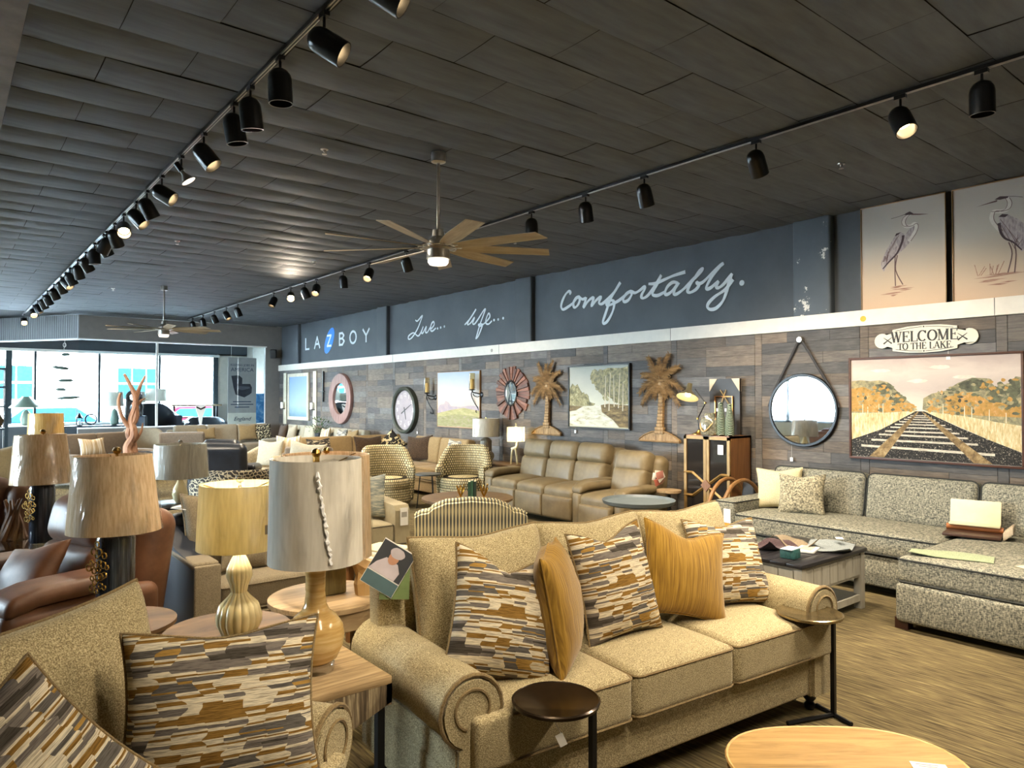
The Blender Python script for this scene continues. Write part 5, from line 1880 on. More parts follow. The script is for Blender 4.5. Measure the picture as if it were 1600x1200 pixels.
for x, w in ((-.80, .98), (.17, .96), (1.1, .90)):
    d = (w - .01, .2, .46)
    q = M().rbox((0, 0, 0), d, .06, 3, 6, lambda a, b, c_, d=d: (a, b - (.035 * max(0, 1 - (2 * a / d[0]) ** 2) * max(0, 1 - (2 * c_ / d[2]) ** 2) if b < 0 else 0), c_)).build('back_cushion', g_, t, (x, .83, .715), (R(-11), 0, 0), smooth=60)
    M().tube([(a, c_, b) for a, b, c_ in rect_pipe(0, 0, d[0] - .008, d[2] - .008, -.075, .06)], .007, 5, True).build('piping', gp_, q)
for x, y in ((-1.4, .1), (-1.4, .95), (.63, -.7), (1.5, -.7), (1.5, .95)):
    leg_block(t, x, y, .08, MT['footbrown'], .09)
t2 = thing('sales_tag', 'white and orange hang tag on the arm of the gray sectional', 'price tag', (6.225, 4.26, .42))
M().box((0, 0, .06), (.003, .08, .14)).build('card', MT['tagwhite'], t2)
M().box((0, 0, -.06), (.003, .08, .09)).build('orange_card', plain('tag_orange', '#d98b2a', .6, var=.25), t2)
MT['cream'] = fabric('cream_linen', '#b9ae8a', '#cfc5a2', 150)
pillow('plain cream pillow at the arm end of the gray sectional', (6.80, 4.02, .74), -72, 16, .46, .42, .16, MT['cream'], MT['cream'], 4, .02, 'pillows on the gray sectional', 8)
pillow('mottled gray-beige pillow before the cream one on the gray sectional', (6.66, 3.70, .72), -78, 18, .46, .42, .17, fabric('mottle_gray', '#4a4840', '#8d8670', 60, c3='#b5ac92'), None, 3, .02, 'pillows on the gray sectional', 9)


def swatch(label, loc, rz, w, d, mat, fold=.03, tilt=0, card=None, group='fabric samples lying on the furniture'):
    """a draped rectangle of sample cloth"""
    g = thing('fabric_swatch', label, 'fabric sample', loc, rz, group)
    n = 10
    m = M()
    r = random.Random(int(w * 999) + int(rz))
    for s_ in (0, 1):
        for j in range(n + 1):
            for i in range(n + 1):
                u, v = i / n - .5, j / n - .5
                z = .004 + fold * (.5 + .5 * math.sin(5 * u + 3 * v + r.uniform(-.1, .1))) * abs(u + v)
                m.v.append((u * w, v * d, z + .004 * s_))
    N = (n + 1) ** 2
    for j in range(n):
        for i in range(n):
            a = j * (n + 1) + i
            m.f.append((a, a + n + 1, a + n + 2, a + 1))
            m.f.append((N + a, N + a + 1, N + a + n + 2, N + a + n + 1))
            m.mi += [0, 0]
    for i in range(n):
        for a, b in ((i, i + 1), ((n) * (n + 1) + i + 1, n * (n + 1) + i), ((i + 1) * (n + 1), i * (n + 1)), (i * (n + 1) + n, (i + 1) * (n + 1) + n)):
            m.f.append((a, b, N + b, N + a))
            m.mi.append(0)
    m.build('cloth', mat, g, rot=(R(tilt), 0, 0))
    if card:
        M().box((w * .25, -d * .25, fold + .012), (.08, .055, .002)).build('price_card', MT['tagwhite'], g, rot=(0, 0, R(15)))
    return g


swatch('sage green fabric sample lying on the chaise corner', (5.68, 2.02, .535), -75, .52, .22, fabric('sage_cloth', '#7f8a6a', '#98a282', 120), .02)
swatch('cream ribbed sample on the chaise at the photo edge', (5.72, 1.42, .535), -30, .3, .3, fabric('rib_cloth', '#b9ad8e', '#d8ceb0', 120), .02)
g = thing('leather_sample_book', 'open book of cream and rust leather samples on the gray sectional seat', 'sample book', (6.60, 2.18, .55), -78)
M().rbox((0, 0, .012), (.40, .3, .022), .006, 1).build('dark_page', leather('sample_brown', '#33211a', '#4a3024'), g)
M().tube([(-.2, .1, .045), (.2, .1, .045)], .025, 10).build('rust_fold', leather('sample_rust', '#8f5128', '#a8683a'), g)
m = M().rbox((0, 0, 0), (.36, .012, .22), .005, 1)
m.build('cream_page', leather('sample_cream', '#cfc49e', '#e0d6b4'), g, (0, .16, .16), (R(-16), 0, 0))
M().rbox((0, .1, .075), (.36, .1, .02), .008, 1).build('cream_fold', leather('sample_cream2', '#c9be98', '#d8ceac'), g)
m = M()
for k in range(5):
    m.rbox((.22 + .012 * k, .0, .03 + .012 * k), (.02, .2, .06), .005, 1)
m.build('side_pages', leather('sample_mix', '#7d6a5a', '#c9b9a0'), g)

# gray and black coffee table
t = thing('coffee_table', 'painted gray coffee table with black plank top and lower shelf', 'table', (5.3, 2.99, 0))
MT['grayp'] = wood('gray_paint', '#8f8b80', '#a8a498', 2, 6, 10, .55)
MT['blackwood'] = wood('black_plank', '#17161a', '#2c2a2c', 0, 8, 12, .28)
for k in range(5):
    M().rbox((0, -.26 + k * .13, .462), (1.0, .127, .03), .006, 1).build('plank', MT['blackwood'], t)
for sx in (-1, 1):
    for sy in (-1, 1):
        M().box((sx * .45, sy * .28, .222), (.06, .06, .445)).build('leg', MT['grayp'], t)
for sy in (-1, 1):
    a = M().box((0, sy * .285, .345), (.84, .02, .19)).build('apron', MT['grayp'], t)
    for k in range(7):
        M().box((-.36 + k * .12, sy * .298, .345), (.112, .008, .15)).build('bead_board', MT['grayp'], a)
for sx in (-1, 1):
    a = M().box((sx * .455, 0, .345), (.02, .5, .19)).build('apron', MT['grayp'], t)
    for k in range(4):
        M().box((sx * .468, -.18 + k * .12, .345), (.008, .112, .15)).build('bead_board', MT['grayp'], a)
M().box((0, 0, .10), (.9, .56, .025)).build('shelf', MT['blackwood'], t)
M().box((0, -.285, .085), (.84, .03, .05)).build('shelf_rail', MT['grayp'], t)
swatch('gray-blue fabric sample with white price cards draped over the gray coffee table', (5.55, 2.84, .479), 20, .42, .32, fabric('slate_cloth', '#6d7578', '#8a9192', 120), .05, 0, True)
swatch('taupe fabric sample crumpled on the gray coffee table', (5.42, 3.08, .479), 60, .36, .26, fabric('taupe_cloth', '#6b5d48', '#8a7a60', 120), .11)
swatch('dark plum fabric sample at the back of the gray coffee table', (5.20, 3.12, .479), -10, .34, .2, fabric('plum_cloth', '#35262a', '#4d3a3c', 120), .09)
for lb, x, y, rz, mt in (('thin pale sample booklet lying on the gray coffee table', 5.3, 2.90, 15, 'tagwhite'), ('small teal checked box on the near corner of the gray coffee table', 4.98, 2.86, 5, 'teal')):
    if mt == 'teal':
        MT['teal'] = plain('teal_check', '#2f5a58', .5, var=.4, scale=60)
    g = thing('sample_booklet' if mt != 'teal' else 'small_box', lb, 'booklet' if mt != 'teal' else 'box', (x, y, .478), rz)
    M().rbox((0, 0, .012 if mt != 'teal' else .035), (.2, .14, .02) if mt != 'teal' else (.11, .11, .07), .004, 1).build('cover', MT[mt], g)
    M().box((0, 0, .0235 if mt != 'teal' else .071), (.15, .09, .002)).build('label_patch', MT['tagwhite' if mt == 'teal' else 'teal'] if 'teal' in MT else MT['grayp'], g)

# ================================================================== CABINET WITH THINGS ON TOP
t = thing('display_cabinet', 'tall wooden cabinet with diamond lattice glass doors', 'cabinet', (6.98, 5.04, 0), -90)
MT['cabwood'] = wood('cabinet_wood', '#6b4526', '#8f6238', 2, 6, 10, .4)
MT['cabgold'] = plain('cabinet_gold', '#8a6c3c', .45, .3, var=.2)
MT['darkglass'] = NT('smoked_glass').set((.015, .013, .012, 1), .06, 0, .6)
# local x right (world -y), y into the wall (world +x)
CW, CD, CH = .64, .40, 1.235
for x in (-CW / 2 + .012, CW / 2 - .012):
    M().box((x, CD / 2, CH / 2 + .02), (.024, CD, CH - .04)).build('side_panel', MT['cabwood'], t)
M().box((0, CD / 2, CH - .012), (CW, CD, .024)).build('top', MT['cabwood'], t)
M().box((0, CD / 2, .07), (CW, CD, .06)).build('bottom', MT['cabwood'], t)
M().box((0, CD - .01, CH / 2), (CW, .02, CH - .05)).build('back_panel', MT['blackmat'], t)
for k, x0 in enumerate((-CW / 2, 0)):
    d_ = link('door', None, t, (x0 + CW / 4, -.012, 0))
    w = CW / 2 - .006
    sg = 1 if k == 0 else -1          # meeting edge side
    M().box((0, .006, .655), (w - .05, .006, 1.1)).build('glass', MT['darkglass'], d_)
    m = M()
    m.box((-w / 2 + .018, 0, .655), (.036, .024, 1.14)).box((w / 2 - .018, 0, .655), (.036, .024, 1.14))
    m.box((0, 0, 1.207), (w, .024, .036)).box((0, 0, .103), (w, .024, .036))
    m.build('door_frame', MT['cabgold'], d_)
    m = M()
    ex = sg * (w / 2)
    for (z0_, z1_) in ((.79, .655), (.52, .655)):
        m.tube([(-sg * w * .12, -.002, z0_ + (.0)), (ex, -.002, z1_)], .018, 4)
        m.tube([(-sg * w / 2, -.002, z0_), (-sg * w * .12, -.002, z0_)], .018, 4)
    m.build('lattice', MT['cabgold'], d_)
M().prism([(0, -.07), (.07, 0), (0, .07), (-.07, 0)], -.006, .006).xf(Matrix.Translation((0, -.03, .655)) @ Matrix.Rotation(R(90), 4, 'X')).build('diamond_plate', MT['cabwood'], t, smooth=0)
M().box((.2, -.028, 1.08), (.075, .003, .11)).build('price_card', MT['tagwhite'], t)
for x in (-CW / 2 + .04, CW / 2 - .04):
    for y in (.04, CD - .04):
        M().box((x, y, .02), (.04, .04, .04)).build('leg', MT['cabwood'], t)
CT = CH + .001
# desk lamp
t = thing('desk_lamp', 'jointed brass and black desk lamp lit on the cabinet', 'lamp', (7.10, 5.24, CT))
M().lathe([(.09, 0), (.09, .008), (.06, .02), (.025, .04), (.012, .06)], 28).build('base', MT['brass'], t)
m = M()
m.tube([(0, 0, .05), (.0, .02, .19)], .007, 6).tube([(.012, .012, .05), (.014, .032, .19)], .005, 6)
m.tube([(0, .02, .19), (0, -.09, .38)], .007, 6).tube([(.014, .03, .19), (.014, -.08, .38)], .005, 6)
m.tube([(0, -.09, .38), (0, .06, .545)], .007, 6)
m.build('arm', MT['black'], t)
M().lathe([(.016, 0), (.016, .02)], 10, (0, -.09, .37)).lathe([(.014, 0), (.014, .02)], 10, (0, .02, .18)).build('joint', MT['brass'], t)
hd = M().lathe([(.0, .12), (.03, .12), (.034, .04), (.05, .02), (.135, -.06), (.132, -.062), (.045, .012), (.0, .03)], 28).build('head', plain('lamp_head', '#8a8062', .35, .6), t, (-.05, .12, .50), Vector((-.45, -.1, -1)).to_track_quat('-Z', 'Y').to_euler())
M().lathe([(.0, -.05), (.03, -.04), (.035, -.015), (.015, .01)], 14).build('bulb', MT['bulb'], hd)
lamp('desk_lamp_bulb', 'POINT', (-.09, .12, .42), (0, 0, 0), 4, (1, .85, .55), t, shadow_soft_size=.03)
# mercury glass jar
t = thing('lantern_jar', 'silvered glass jar with rope handle on the cabinet', 'jar', (7.02, 5.03, CT))
tt = NT('mercury_glass')
f_ = tt.noise(tt.coord(), 26, 4, .7)
tt.set(tt.ramp(f_, [(.35, srgb('#8d8a72')), (.6, srgb('#d8d6c4'))]), .12, .75)
M().lathe([(.09, 0), (.105, .01), (.11, .03), (.108, .17), (.095, .2), (.062, .215), (.06, .25), (.064, .262), (.05, .265)], 32).build('body', tt.m, t)
M().tube(crom([(-.02, .095, .2), (-.1, .06, .1), (-.12, 0, .05), (-.1, -.06, .1), (-.02, -.095, .2)], 6), .008, 6).build('rope_handle', plain('rope', '#b8976a', .9), t)
# woven bottles
MT['vase'] = NT('green_weave')
t_ = MT['vase']
w_ = t_.n('TexWave', wave_type='BANDS', bands_direction='DIAGONAL')
w_.inputs['Scale'].default_value = 22
t_.l(t_.coord((1, 1, 1.4)), w_.inputs['Vector'])
t_.set(t_.ramp(w_.outputs['Fac'], [(.3, srgb('#1f2f27')), (.55, srgb('#4d6a54')), (.75, srgb('#b9c7ae'))]), .3, .2)
t_.bump(w_.outputs['Fac'], .8, .01)
MT['vase'] = t_.m
for lb, x, y, k in (('green woven-pattern bottle vase next to the jar on the cabinet', 7.05, 4.90, 1.0), ('green woven-pattern bottle vase at the cabinet corner', 7.06, 4.79, .96)):
    t = thing('bottle_vase', lb, 'vase', (x, y, CT), group='woven bottle vases')
    M().lathe([(.042 * k, 0), (.054 * k, .01), (.056 * k, .12 * k), (.046 * k, .22 * k), (.032 * k, .3 * k), (.025 * k, .36 * k), (.03 * k, .385 * k), (.022 * k, .385 * k)], 28).build('body', MT['vase'], t)
    M().box((-.032, .03, .3), (.003, .022, .035)).build('price_tag', MT['tagwhite'], t)
# picture still in its corner protectors
t = onwall('packed_picture', 'dark picture with pale cardboard corner guards leaning behind the vases', 'picture', 5.06, CT + .335, WX - .05)
M().box((0, 0, 0), (.42, .665, .03)).build('panel', plain('packed_dark', '#2b2622', .5), t)
for sx in (-1, 1):
    M().prism([(sx * .21, .335), (sx * .10, .335), (sx * .21, .18)], -.02, .022).build('corner_guard', plain('cardboard_pale', '#cdbfa6', .8), t, smooth=0)
m = M()
m.tube([(-.12, -.25, .03), (-.12, .12, .03), (.12, .12, .03), (.12, -.25, .03)], .011, 6)
m.build('copper_handle', plain('copper', '#a8703c', .3, .9), t)
M().tube([(-.05, .2, .03), (.08, .02, .035)], .006, 5).tube([(-.04, .02, .035), (.03, .2, .03)], .006, 5).build('twig_tie', plain('twig', '#a58c5c', .8), t)

# ================================================================== LEATHER RECLINERS
MT['olive'] = leather('olive_leather', '#5e5139', '#7e6e51', .48)
MT['brown'] = leather('brown_leather', '#523524', '#7d563c', .5)
MT['blackl'] = leather('black_leather', '#14161b', '#242830', .35)


def puff(d, k, ax=1):
    def fn(x, y, z):
        a = max(0, 1 - (2 * x / d[0]) ** 2)
        c_ = max(0, 1 - (2 * z / d[2]) ** 2)
        b = max(0, 1 - (2 * y / d[1]) ** 2)
        if ax == 1:
            return (x, y - (k * (a * c_) ** .6 if y < 0 else 0), z)
        return (x, y, z + (k * (a * b) ** .6 if z > 0 else 0))
    return fn


def recliner(name, label, loc, rz, n, W, mat, H=1.04, cat='sofa', group=None, D=.98, aw=.2, ah=.575):
    t = thing(name, label, cat, loc, rz, group)
    M().rbox((0, D / 2 + .04, .20), (W - .06, D - .1, .28), .03, 2).build('base', mat, t)
    bk = M().rbox((0, 0, 0), (W - .12, .24, H - .2), .11, 4, 4)
    bk.build('back_shell', mat, t, (0, D - .12, (H + .12) / 2), (R(-9), 0, 0))
    iw = (W - 2 * aw) / n
    for k in range(n):
        x = -W / 2 + aw + (k + .5) * iw
        d = (iw - .006, .62, .2)
        M().rbox((0, 0, 0), d, .06, 4, 6, puff(d, .03, 2)).build('seat_cushion', mat, t, (x, .33, .41), (R(3), 0, 0), smooth=60)
        d = (iw - .01, .07, .30)
        M().rbox((0, 0, 0), d, .03, 3, 4, puff(d, .02)).build('footrest_panel', mat, t, (x, .035, .24), smooth=60)
        d = (iw - .01, .2, .36)
        M().rbox((0, 0, 0), d, .06, 4, 6, puff(d, .04)).build('back_cushion', mat, t, (x, .68, .62), (R(-12), 0, 0), smooth=60)
        d = (iw - .006, .23, .30)
        m = M().rbox((0, 0, 0), d, .09, 4, 6, puff(d, .035))
        m.build('head_cushion', mat, t, (x, .755, H - .14), (R(-14), 0, 0), smooth=60)
    for sg in (-1, 1):
        x = sg * (W / 2 - aw / 2)
        a = M().rbox((x, D / 2 - .04, (ah + .025) / 2), (aw, D - .16, ah - .135), .06, 3).build('arm', mat, t)
        d = (aw + .02, .62, .10)
        M().rbox((0, 0, 0), d, .045, 3, 5, lambda q, b, c_: (q, b, c_ - .05 * max(0, (b - .05)) * 3 if False else c_ - (.10 * ((-.1 - b) / .3) ** 2 if b < -.1 else 0))).build('arm_pad', mat, a, (x, .36, ah), smooth=60)
    for x in (-W / 2 + .1, W / 2 - .1):
        for y in (.12, D - .1):
            leg_block(t, x, y, .06, MT['foot'], .06)
    return t


recliner('reclining_sofa', 'three-seat olive leather reclining sofa under the river picture', (6.30, 7.50, 0), -90, 3, 2.14, MT['olive'])
recliner('recliner_chair', 'olive leather recliner with samples hung on its side, beside the cabinet', (6.06, 5.995, 0), -90, 1, .86, MT['olive'], 1.0, 'recliner', aw=.16)
g = thing('leather_sample_ring', 'bunch of small leather samples hanging on the olive recliner', 'sample', (6.74, 5.60, .72))
for k in range(8):
    M().rbox((rnd.uniform(-.05, .05), -.006 * k, rnd.uniform(-.06, .05)), (.13, .004, .09), .002, 1).build('sample_chip', leather('chip_%d' % k, *(('#c07a36', '#d08a46'), ('#e8e2d4', '#f4efe2'), ('#23252c', '#33353c'), ('#a8584a', '#b86a5a'), ('#e6ddd0', '#f0e8dc'), ('#7a5a4a', '#8a6a5a'), ('#ece6da', '#f6f1e6'), ('#b4776a', '#c4877a'))[k]), g, rot=(0, R(rnd.uniform(-50, 50)), 0))
recliner('recliner_chair', 'brown leather recliner beside the nearer dark ceramic lamp', (.02, 4.75, 0), -70, 1, 1.12, MT['brown'], 1.06, 'recliner', 'brown leather recliners', ah=.67, aw=.26)
recliner('recliner_chair', 'brown leather recliner at the left photo edge behind the first', (-.42, 7.15, 0), -75, 1, 1.0, MT['brown'], 1.02, 'recliner', 'brown leather recliners', ah=.65, aw=.24)
recliner('recliner_chair', 'black leather recliner seen from behind near the middle of the room', (3.75, 12.0, 0), 150, 1, .95, MT['blackl'], 1.02, 'recliner')
pillow('brown leather pillow slumped on the near brown recliner', (.38, 4.86, .66), -70, 35, .5, .42, .16, MT['brown'], None, 14, .02, None, 21)

# ================================================================== OTHER SEATING
MT['greige'] = fabric('greige_weave', '#6b604d', '#8b7f68', 200)
MT['creamch'] = fabric('cream_chair', '#8f8468', '#ada184', 200)
MT['navy'] = plain('navy_panel', '#141a26', .5, var=.15)
MT['tan'] = fabric('tan_weave', '#7a6545', '#9b845e', 160)
MT['pale'] = fabric('pale_gray_weave', '#8d8878', '#aaa594', 160)
MT['taupe'] = fabric('taupe_weave', '#5b5045', '#776a5c', 160)
MT['sand'] = fabric('sand_weave', '#857a66', '#a09480', 160)
MT['dkbrown'] = fabric('dark_brown_boucle', '#2b2018', '#4f3d2c', 90)
sofa('club_chair', 'greige armchair with navy outer panels behind the gourd lamp', (1.79, 4.72, 0), 0, 1.08, .92, .47, .62, .84, 1, MT['greige'], MT['greige'], 'slope', .15, 'armchair', side_mat=MT['navy'], tee=False, cush_top=.95, legs='block', foot=.06)
pillow('black and white striped pillow on the navy-sided armchair', (2.02, 5.05, .66), -10, 20, .42, .38, .14, pmat('thin_stripe', [(.4, '#22242a'), (.55, '#b8b2a4')], 8, (16, .4, 1), 2), None, 0, .02, None, 22)
pillow('gray pillow on the navy-sided armchair', (1.70, 5.05, .67), 8, 22, .44, .40, .15, MT['greige'], None, -6, .02, None, 23)
g = thing('paper_sheets', 'loose white price sheets on the back of the navy-sided armchair', 'papers', (1.42, 5.47, .885), 25)
for k in range(3):
    M().box((.02 * k, .015 * k, .003 + .003 * k), (.22, .16, .002)).build('sheet', MT['tagwhite'], g, rot=(0, 0, R(12 * k)))
sofa('club_chair', 'cream armchair with dark piping and blue-gray pillow', (3.14, 6.08, 0), 0, .92, .9, .46, .63, .88, 1, MT['creamch'], plain('pipe_dark', '#4d4536', .9), 'slope', .16, 'armchair', tee=False, cush_top=.98, legs='block', foot=.08, loose=False)
pillow('blue-gray woven pillow on the cream armchair', (3.30, 6.42, .70), -25, 16, .40, .44, .14, pmat('bluegray_weave', [(.3, '#5b6468'), (.5, '#8f958f'), (.65, '#c9c2aa')], 9, (1, 7, 1)), None, 0, .02, None, 24)
g = thing('sales_tag', 'white printed tag on the front of the cream armchair arm', 'price tag', (3.53, 6.065, .52))
M().box((0, 0, 0), (.085, .003, .17)).build('card', MT['tagwhite'], g)
M().box((0, -.002, .02), (.06, .002, .05)).build('printed_line', plain('tag_print', '#a9a49a', .7), g)
g = thing('side_table', 'small wooden table with stacked papers behind the beige sofa', 'table', (2.38, 4.36, 0))
M().rbox((0, 0, .585), (.42, .42, .03), .005, 1).build('top', MT['waterwood'], g)
for sx in (-1, 1):
    for sy in (-1, 1):
        M().box((sx * .17, sy * .17, .285), (.04, .04, .57)).build('leg', MT['cabwood'], g)
g = thing('paper_stack', 'stack of catalogues on the small wooden table', 'papers', (2.36, 4.34, .601), 10)
for k in range(4):
    M().box((.006 * k, -.004 * k, .008 + .014 * k), (.24, .3, .012)).build('catalogue', (MT['tagwhite'], MT['cream'])[k % 2], g, rot=(0, 0, R(4 * k)))

# striped chair, back to the viewer
t = NT('ticking_weave')
wv = t.n('TexWave', wave_type='BANDS', bands_direction='X')
wv.inputs['Scale'].default_value = 13
t.l(t.coord(), wv.inputs['Vector'])
wz = t.n('TexWave', wave_type='BANDS', bands_direction='Z')
wz.inputs['Scale'].default_value = 2.3
t.l(t.coord(), wz.inputs['Vector'])
ad = t.n('Math', operation='MULTIPLY_ADD')
t.l(wz.outputs['Fac'], ad.inputs[0])
ad.inputs[1].default_value = .35
t.l(wv.outputs['Fac'], ad.inputs[2])
t.set(t.ramp(ad.outputs[0], [(.3, srgb('#4a4c4c')), (.6, srgb('#8a8470')), (.95, srgb('#c3b994'))]), .9, 0, .15)
MT['ticking'] = t.m
t = thing('accent_chair', 'bead-striped accent chair with its back to the viewer behind the beige sofa', 'armchair', (3.49, 4.93, 0), 146)
po = [(-.40, .1), (.40, .1), (.40, .84), (.36, .86), (.30, .87), (.27, .90), (.18, .935), (0, .95), (-.18, .935), (-.27, .90), (-.30, .87), (-.36, .86), (-.40, .84)]
m = M().prism(po, -.09, .09)
m.xf(Matrix.Rotation(R(90), 4, 'X'))
m.build('back', MT['ticking'], t, (0, .82, 0), (R(-5), 0, 0), smooth=25)
M().tube([(x, .93 - .0, z) for x, z in po[2:]], .012, 6).build('back_welt', MT['ticking'], t, (0, .0, 0))
d = (.60, .66, .2)
M().rbox((0, 0, 0), d, .05, 3, 5, crown(d, .03)).build('seat_cushion', MT['ticking'], t, (0, .36, .40))
M().rbox((0, .42, .21), (.78, .76, .2), .03, 2).build('base', MT['ticking'], t)
for sg in (-1, 1):
    M().rbox((sg * .35, .42, .36), (.1, .76, .5), .04, 3).build('arm', MT['ticking'], t)
for x in (-.33, .33):
    for y in (.08, .8):
        leg_turned(t, x, y, .12, MT['foot'])


def barrel(name, label, loc, rz, mat, H=.88, ah=.60, ro=.42, th=.11, cat='armchair', group=None, base=MT['blackmat'], seat_mat=None, sh=.45):
    t = thing(name, label, cat, loc, rz, group)
    n = 30
    vs, fs = [], []
    for i in range(n + 1):
        a = R(-122 + 244 * i / n)
        s_ = abs(i / n - .5) * 2
        top = ah + (H - ah) * (0.5 + .5 * math.cos(PI * min(1, max(0, (s_ - .32) / .5))))
        fl = 1 + .06 * (top - .3)
        cx, cy = math.sin(a), math.cos(a)
        for rr, z in ((ro - .02, .12), (ro * fl, top - .05), (ro * fl - .02, top - .01), (ro * fl - th / 2, top), (ro * fl - th + .02, top - .01), (ro * fl - th, top - .05), (ro - th - .0, sh - .1)):
            vs.append((cx * rr, cy * rr, z))
    K = 7
    for i in range(n):
        for k in range(K):
            fs.append((i * K + k, i * K + (k + 1) % K, (i + 1) * K + (k + 1) % K, (i + 1) * K + k))
    fs += [tuple(range(K - 1, -1, -1)), tuple(n * K + k for k in range(K))]
    M().add(vs, [tuple(reversed(f)) for f in fs]).build('shell', mat, t, smooth=50)
    M().lathe([(.0, sh - .18), (ro - .1, sh - .18), (ro - .07, sh - .14), (ro - .07, sh - .03), (ro - .10, sh), (0, sh + .025)], 36, (0, -.03, 0)).build('seat_cushion', seat_mat or mat, t, smooth=50)
    M().lathe([(ro - .1, .05), (ro - .05, .12), (ro - .06, sh - .15), (0, sh - .15)], 36, (0, -.02, 0)).build('seat_base', mat, t)
    M().lathe([(ro - .16, 0), (ro - .16, .06), (0, .06)], 30).build('plinth', base, t)
    return t


t = NT('basket_check')
bk = t.n('TexBrick')
bk.inputs['Scale'].default_value = 9
bk.inputs['Mortar Size'].default_value = .038
bk.inputs['Color1'].default_value = srgb('#cfc29c')
bk.inputs['Color2'].default_value = srgb('#b8a980')
bk.inputs['Mortar'].default_value = srgb('#2e2a24')
bk.inputs['Brick Width'].default_value = .26
bk.inputs['Row Height'].default_value = .34
t.l(t.coord(rot=(R(-90), 0, 0)), bk.inputs['Vector'])
t.set(bk.outputs['Color'], .95, 0, .1)
MT['check'] = t.m
barrel('swivel_chair', 'basket-check swivel chair left of the little stool', (5.35, 9.72, 0), -20, MT['check'], .93, .62, .43, group='basket-check swivel chairs')
e = barrel('swivel_chair', 'basket-check swivel chair with price tag beside the ribbed lamp', (6.35, 9.10, 0), -48, MT['check'], .93, .62, .43, group='basket-check swivel chairs')
M().box((.2, .36, .82), (.08, .003, .13)).build('price_tag', MT['tagwhite'], e, rot=(0, 0, R(-20)))
t = thing('stool_table', 'small round dark stool table with thin legs between the checked chairs', 'table', (5.78, 9.22, 0))
M().lathe([(.19, .50), (.2, .51), (.2, .525), (.0, .53)], 28).build('top', plain('stone_top', '#4a4b48', .4), t)
for a in (30, 150, 270):
    M().tube([(.17 * math.cos(R(a)), .17 * math.sin(R(a)), 0), (.12 * math.cos(R(a)), .12 * math.sin(R(a)), .5)], .008, 6).build('leg', MT['black'], t)
t = NT('key_pattern')
bk = t.n('TexBrick')
bk.inputs['Scale'].default_value = 11
bk.inputs['Mortar Size'].default_value = .05
bk.inputs['Color1'].default_value = srgb('#2a2623')
bk.inputs['Color2'].default_value = srgb('#37322d')
bk.inputs['Mortar'].default_value = srgb('#b5a78a')
bk.inputs['Brick Width'].default_value = .55
bk.inputs['Row Height'].default_value = .38
vd = t.noise(t.coord(), 7, 2)
vm = t.n('VectorMath', operation='ADD')
t.l(t.coord(rot=(R(-90), 0, 0)), vm.inputs[0])
cbv = t.n('CombineXYZ')
sc2 = t.n('Math', operation='MULTIPLY')
sc2.inputs[1].default_value = .14
t.l(vd, sc2.inputs[0])
t.l(sc2.outputs[0], cbv.inputs[0])
t.l(sc2.outputs[0], cbv.inputs[1])
t.l(cbv.outputs[0], vm.inputs[1])
t.l(vm.outputs[0], bk.inputs['Vector'])
t.set(bk.outputs['Color'], .9)
MT['key'] = t.m
barrel('barrel_chair', 'dark maze-patterned barrel chair behind the white gourd lamp', (2.78, 8.62, 0), 165, MT['key'], .86, .70, .54, .12)
t = thing('ottoman_table', 'low tan ottoman holding papers beside the maze-patterned chair', 'ottoman', (3.35, 7.75, 0), 10)
M().rbox((0, 0, .30), (.8, .6, .42), .06, 3, 4).build('cushion', MT['tan'], t)
for sx in (-1, 1):
    for sy in (-1, 1):
        leg_block(t, sx * .32, sy * .22, .1, MT['footbrown'], .05)
g = thing('paper_sheets', 'white card lying on the tan ottoman', 'papers', (3.25, 7.72, .512), 30)
M().box((0, 0, .002), (.2, .14, .003)).build('sheet', MT['tagwhite'], g)
barrel('barrel_chair', 'woven rope armchair with white pillow in the middle distance', (4.35, 12.2, 0), -60, fabric('rope_weave', '#8d826a', '#b5aa90', 60), .84, .7, .45)
pillow('white fringed pillow on the woven rope armchair', (4.42, 12.15, .72), -50, 12, .48, .46, .14, MT['pale'], None, 0, .02, None, 31)
pillow('white and tan striped pillow on the woven rope armchair edge', (4.70, 12.05, .80), -40, 10, .44, .44, .13, pmat('tan_band', [(.4, '#c9c2b4'), (.55, '#a08a68')], 6, (9, .3, 1), 1), None, 0, .02, None, 32)
sofa('club_chair', 'gray armchair with gray pillow behind the maze-patterned chair', (4.05, 9.95, 0), -35, 1.0, .9, .46, .6, .82, 1, MT['taupe'], MT['taupe'], 'track', .14, 'armchair', tee=False, cush_top=.9, legs='block', foot=.08, loose=False)
pillow('big gray pillow on the gray armchair', (4.32, 10.35, .78), -35, 18, .56, .46, .18, MT['pale'], None, -8, .02, None, 33)
# tan sectional behind the checked chairs
sofa('sectional_sofa', 'tan sectional piece with dark pillows behind the checked chairs', (6.1, 11.75, 0), 0, 2.5, .98, .47, .62, .84, 2, MT['tan'], MT['tan'], 'track', .2, 'sofa', 'tan sectional', tee=False, cush_top=.93, legs='block', foot=.07, loose=False)
sofa('sectional_sofa', 'tan sectional piece along the plank wall below the clock', (6.42, 10.75, 0), -90, 1.9, .95, .47, .62, .84, 2, MT['tan'], MT['tan'], 'track', .16, 'sofa', 'tan sectional', tee=False, cush_top=.93, legs='block', foot=.07, left=False, loose=False)
pp = 'pillows on the tan sectional'
pillow('dark brown boucle pillow on the tan sectional, left of the patterned one', (6.35, 12.25, .74), -6, 16, .56, .42, .17, MT['dkbrown'], None, 0, .02, pp, 34)
pillow('cream and black diamond pillow on the tan sectional corner', (6.83, 12.2, .78), -25, 14, .42, .44, .14, pmat('diamond_print', [(.45, '#1f1c1a'), (.55, '#c9b98f')], 16, (1, 1, 1), 1, True), None, 45, .0, pp, 35)
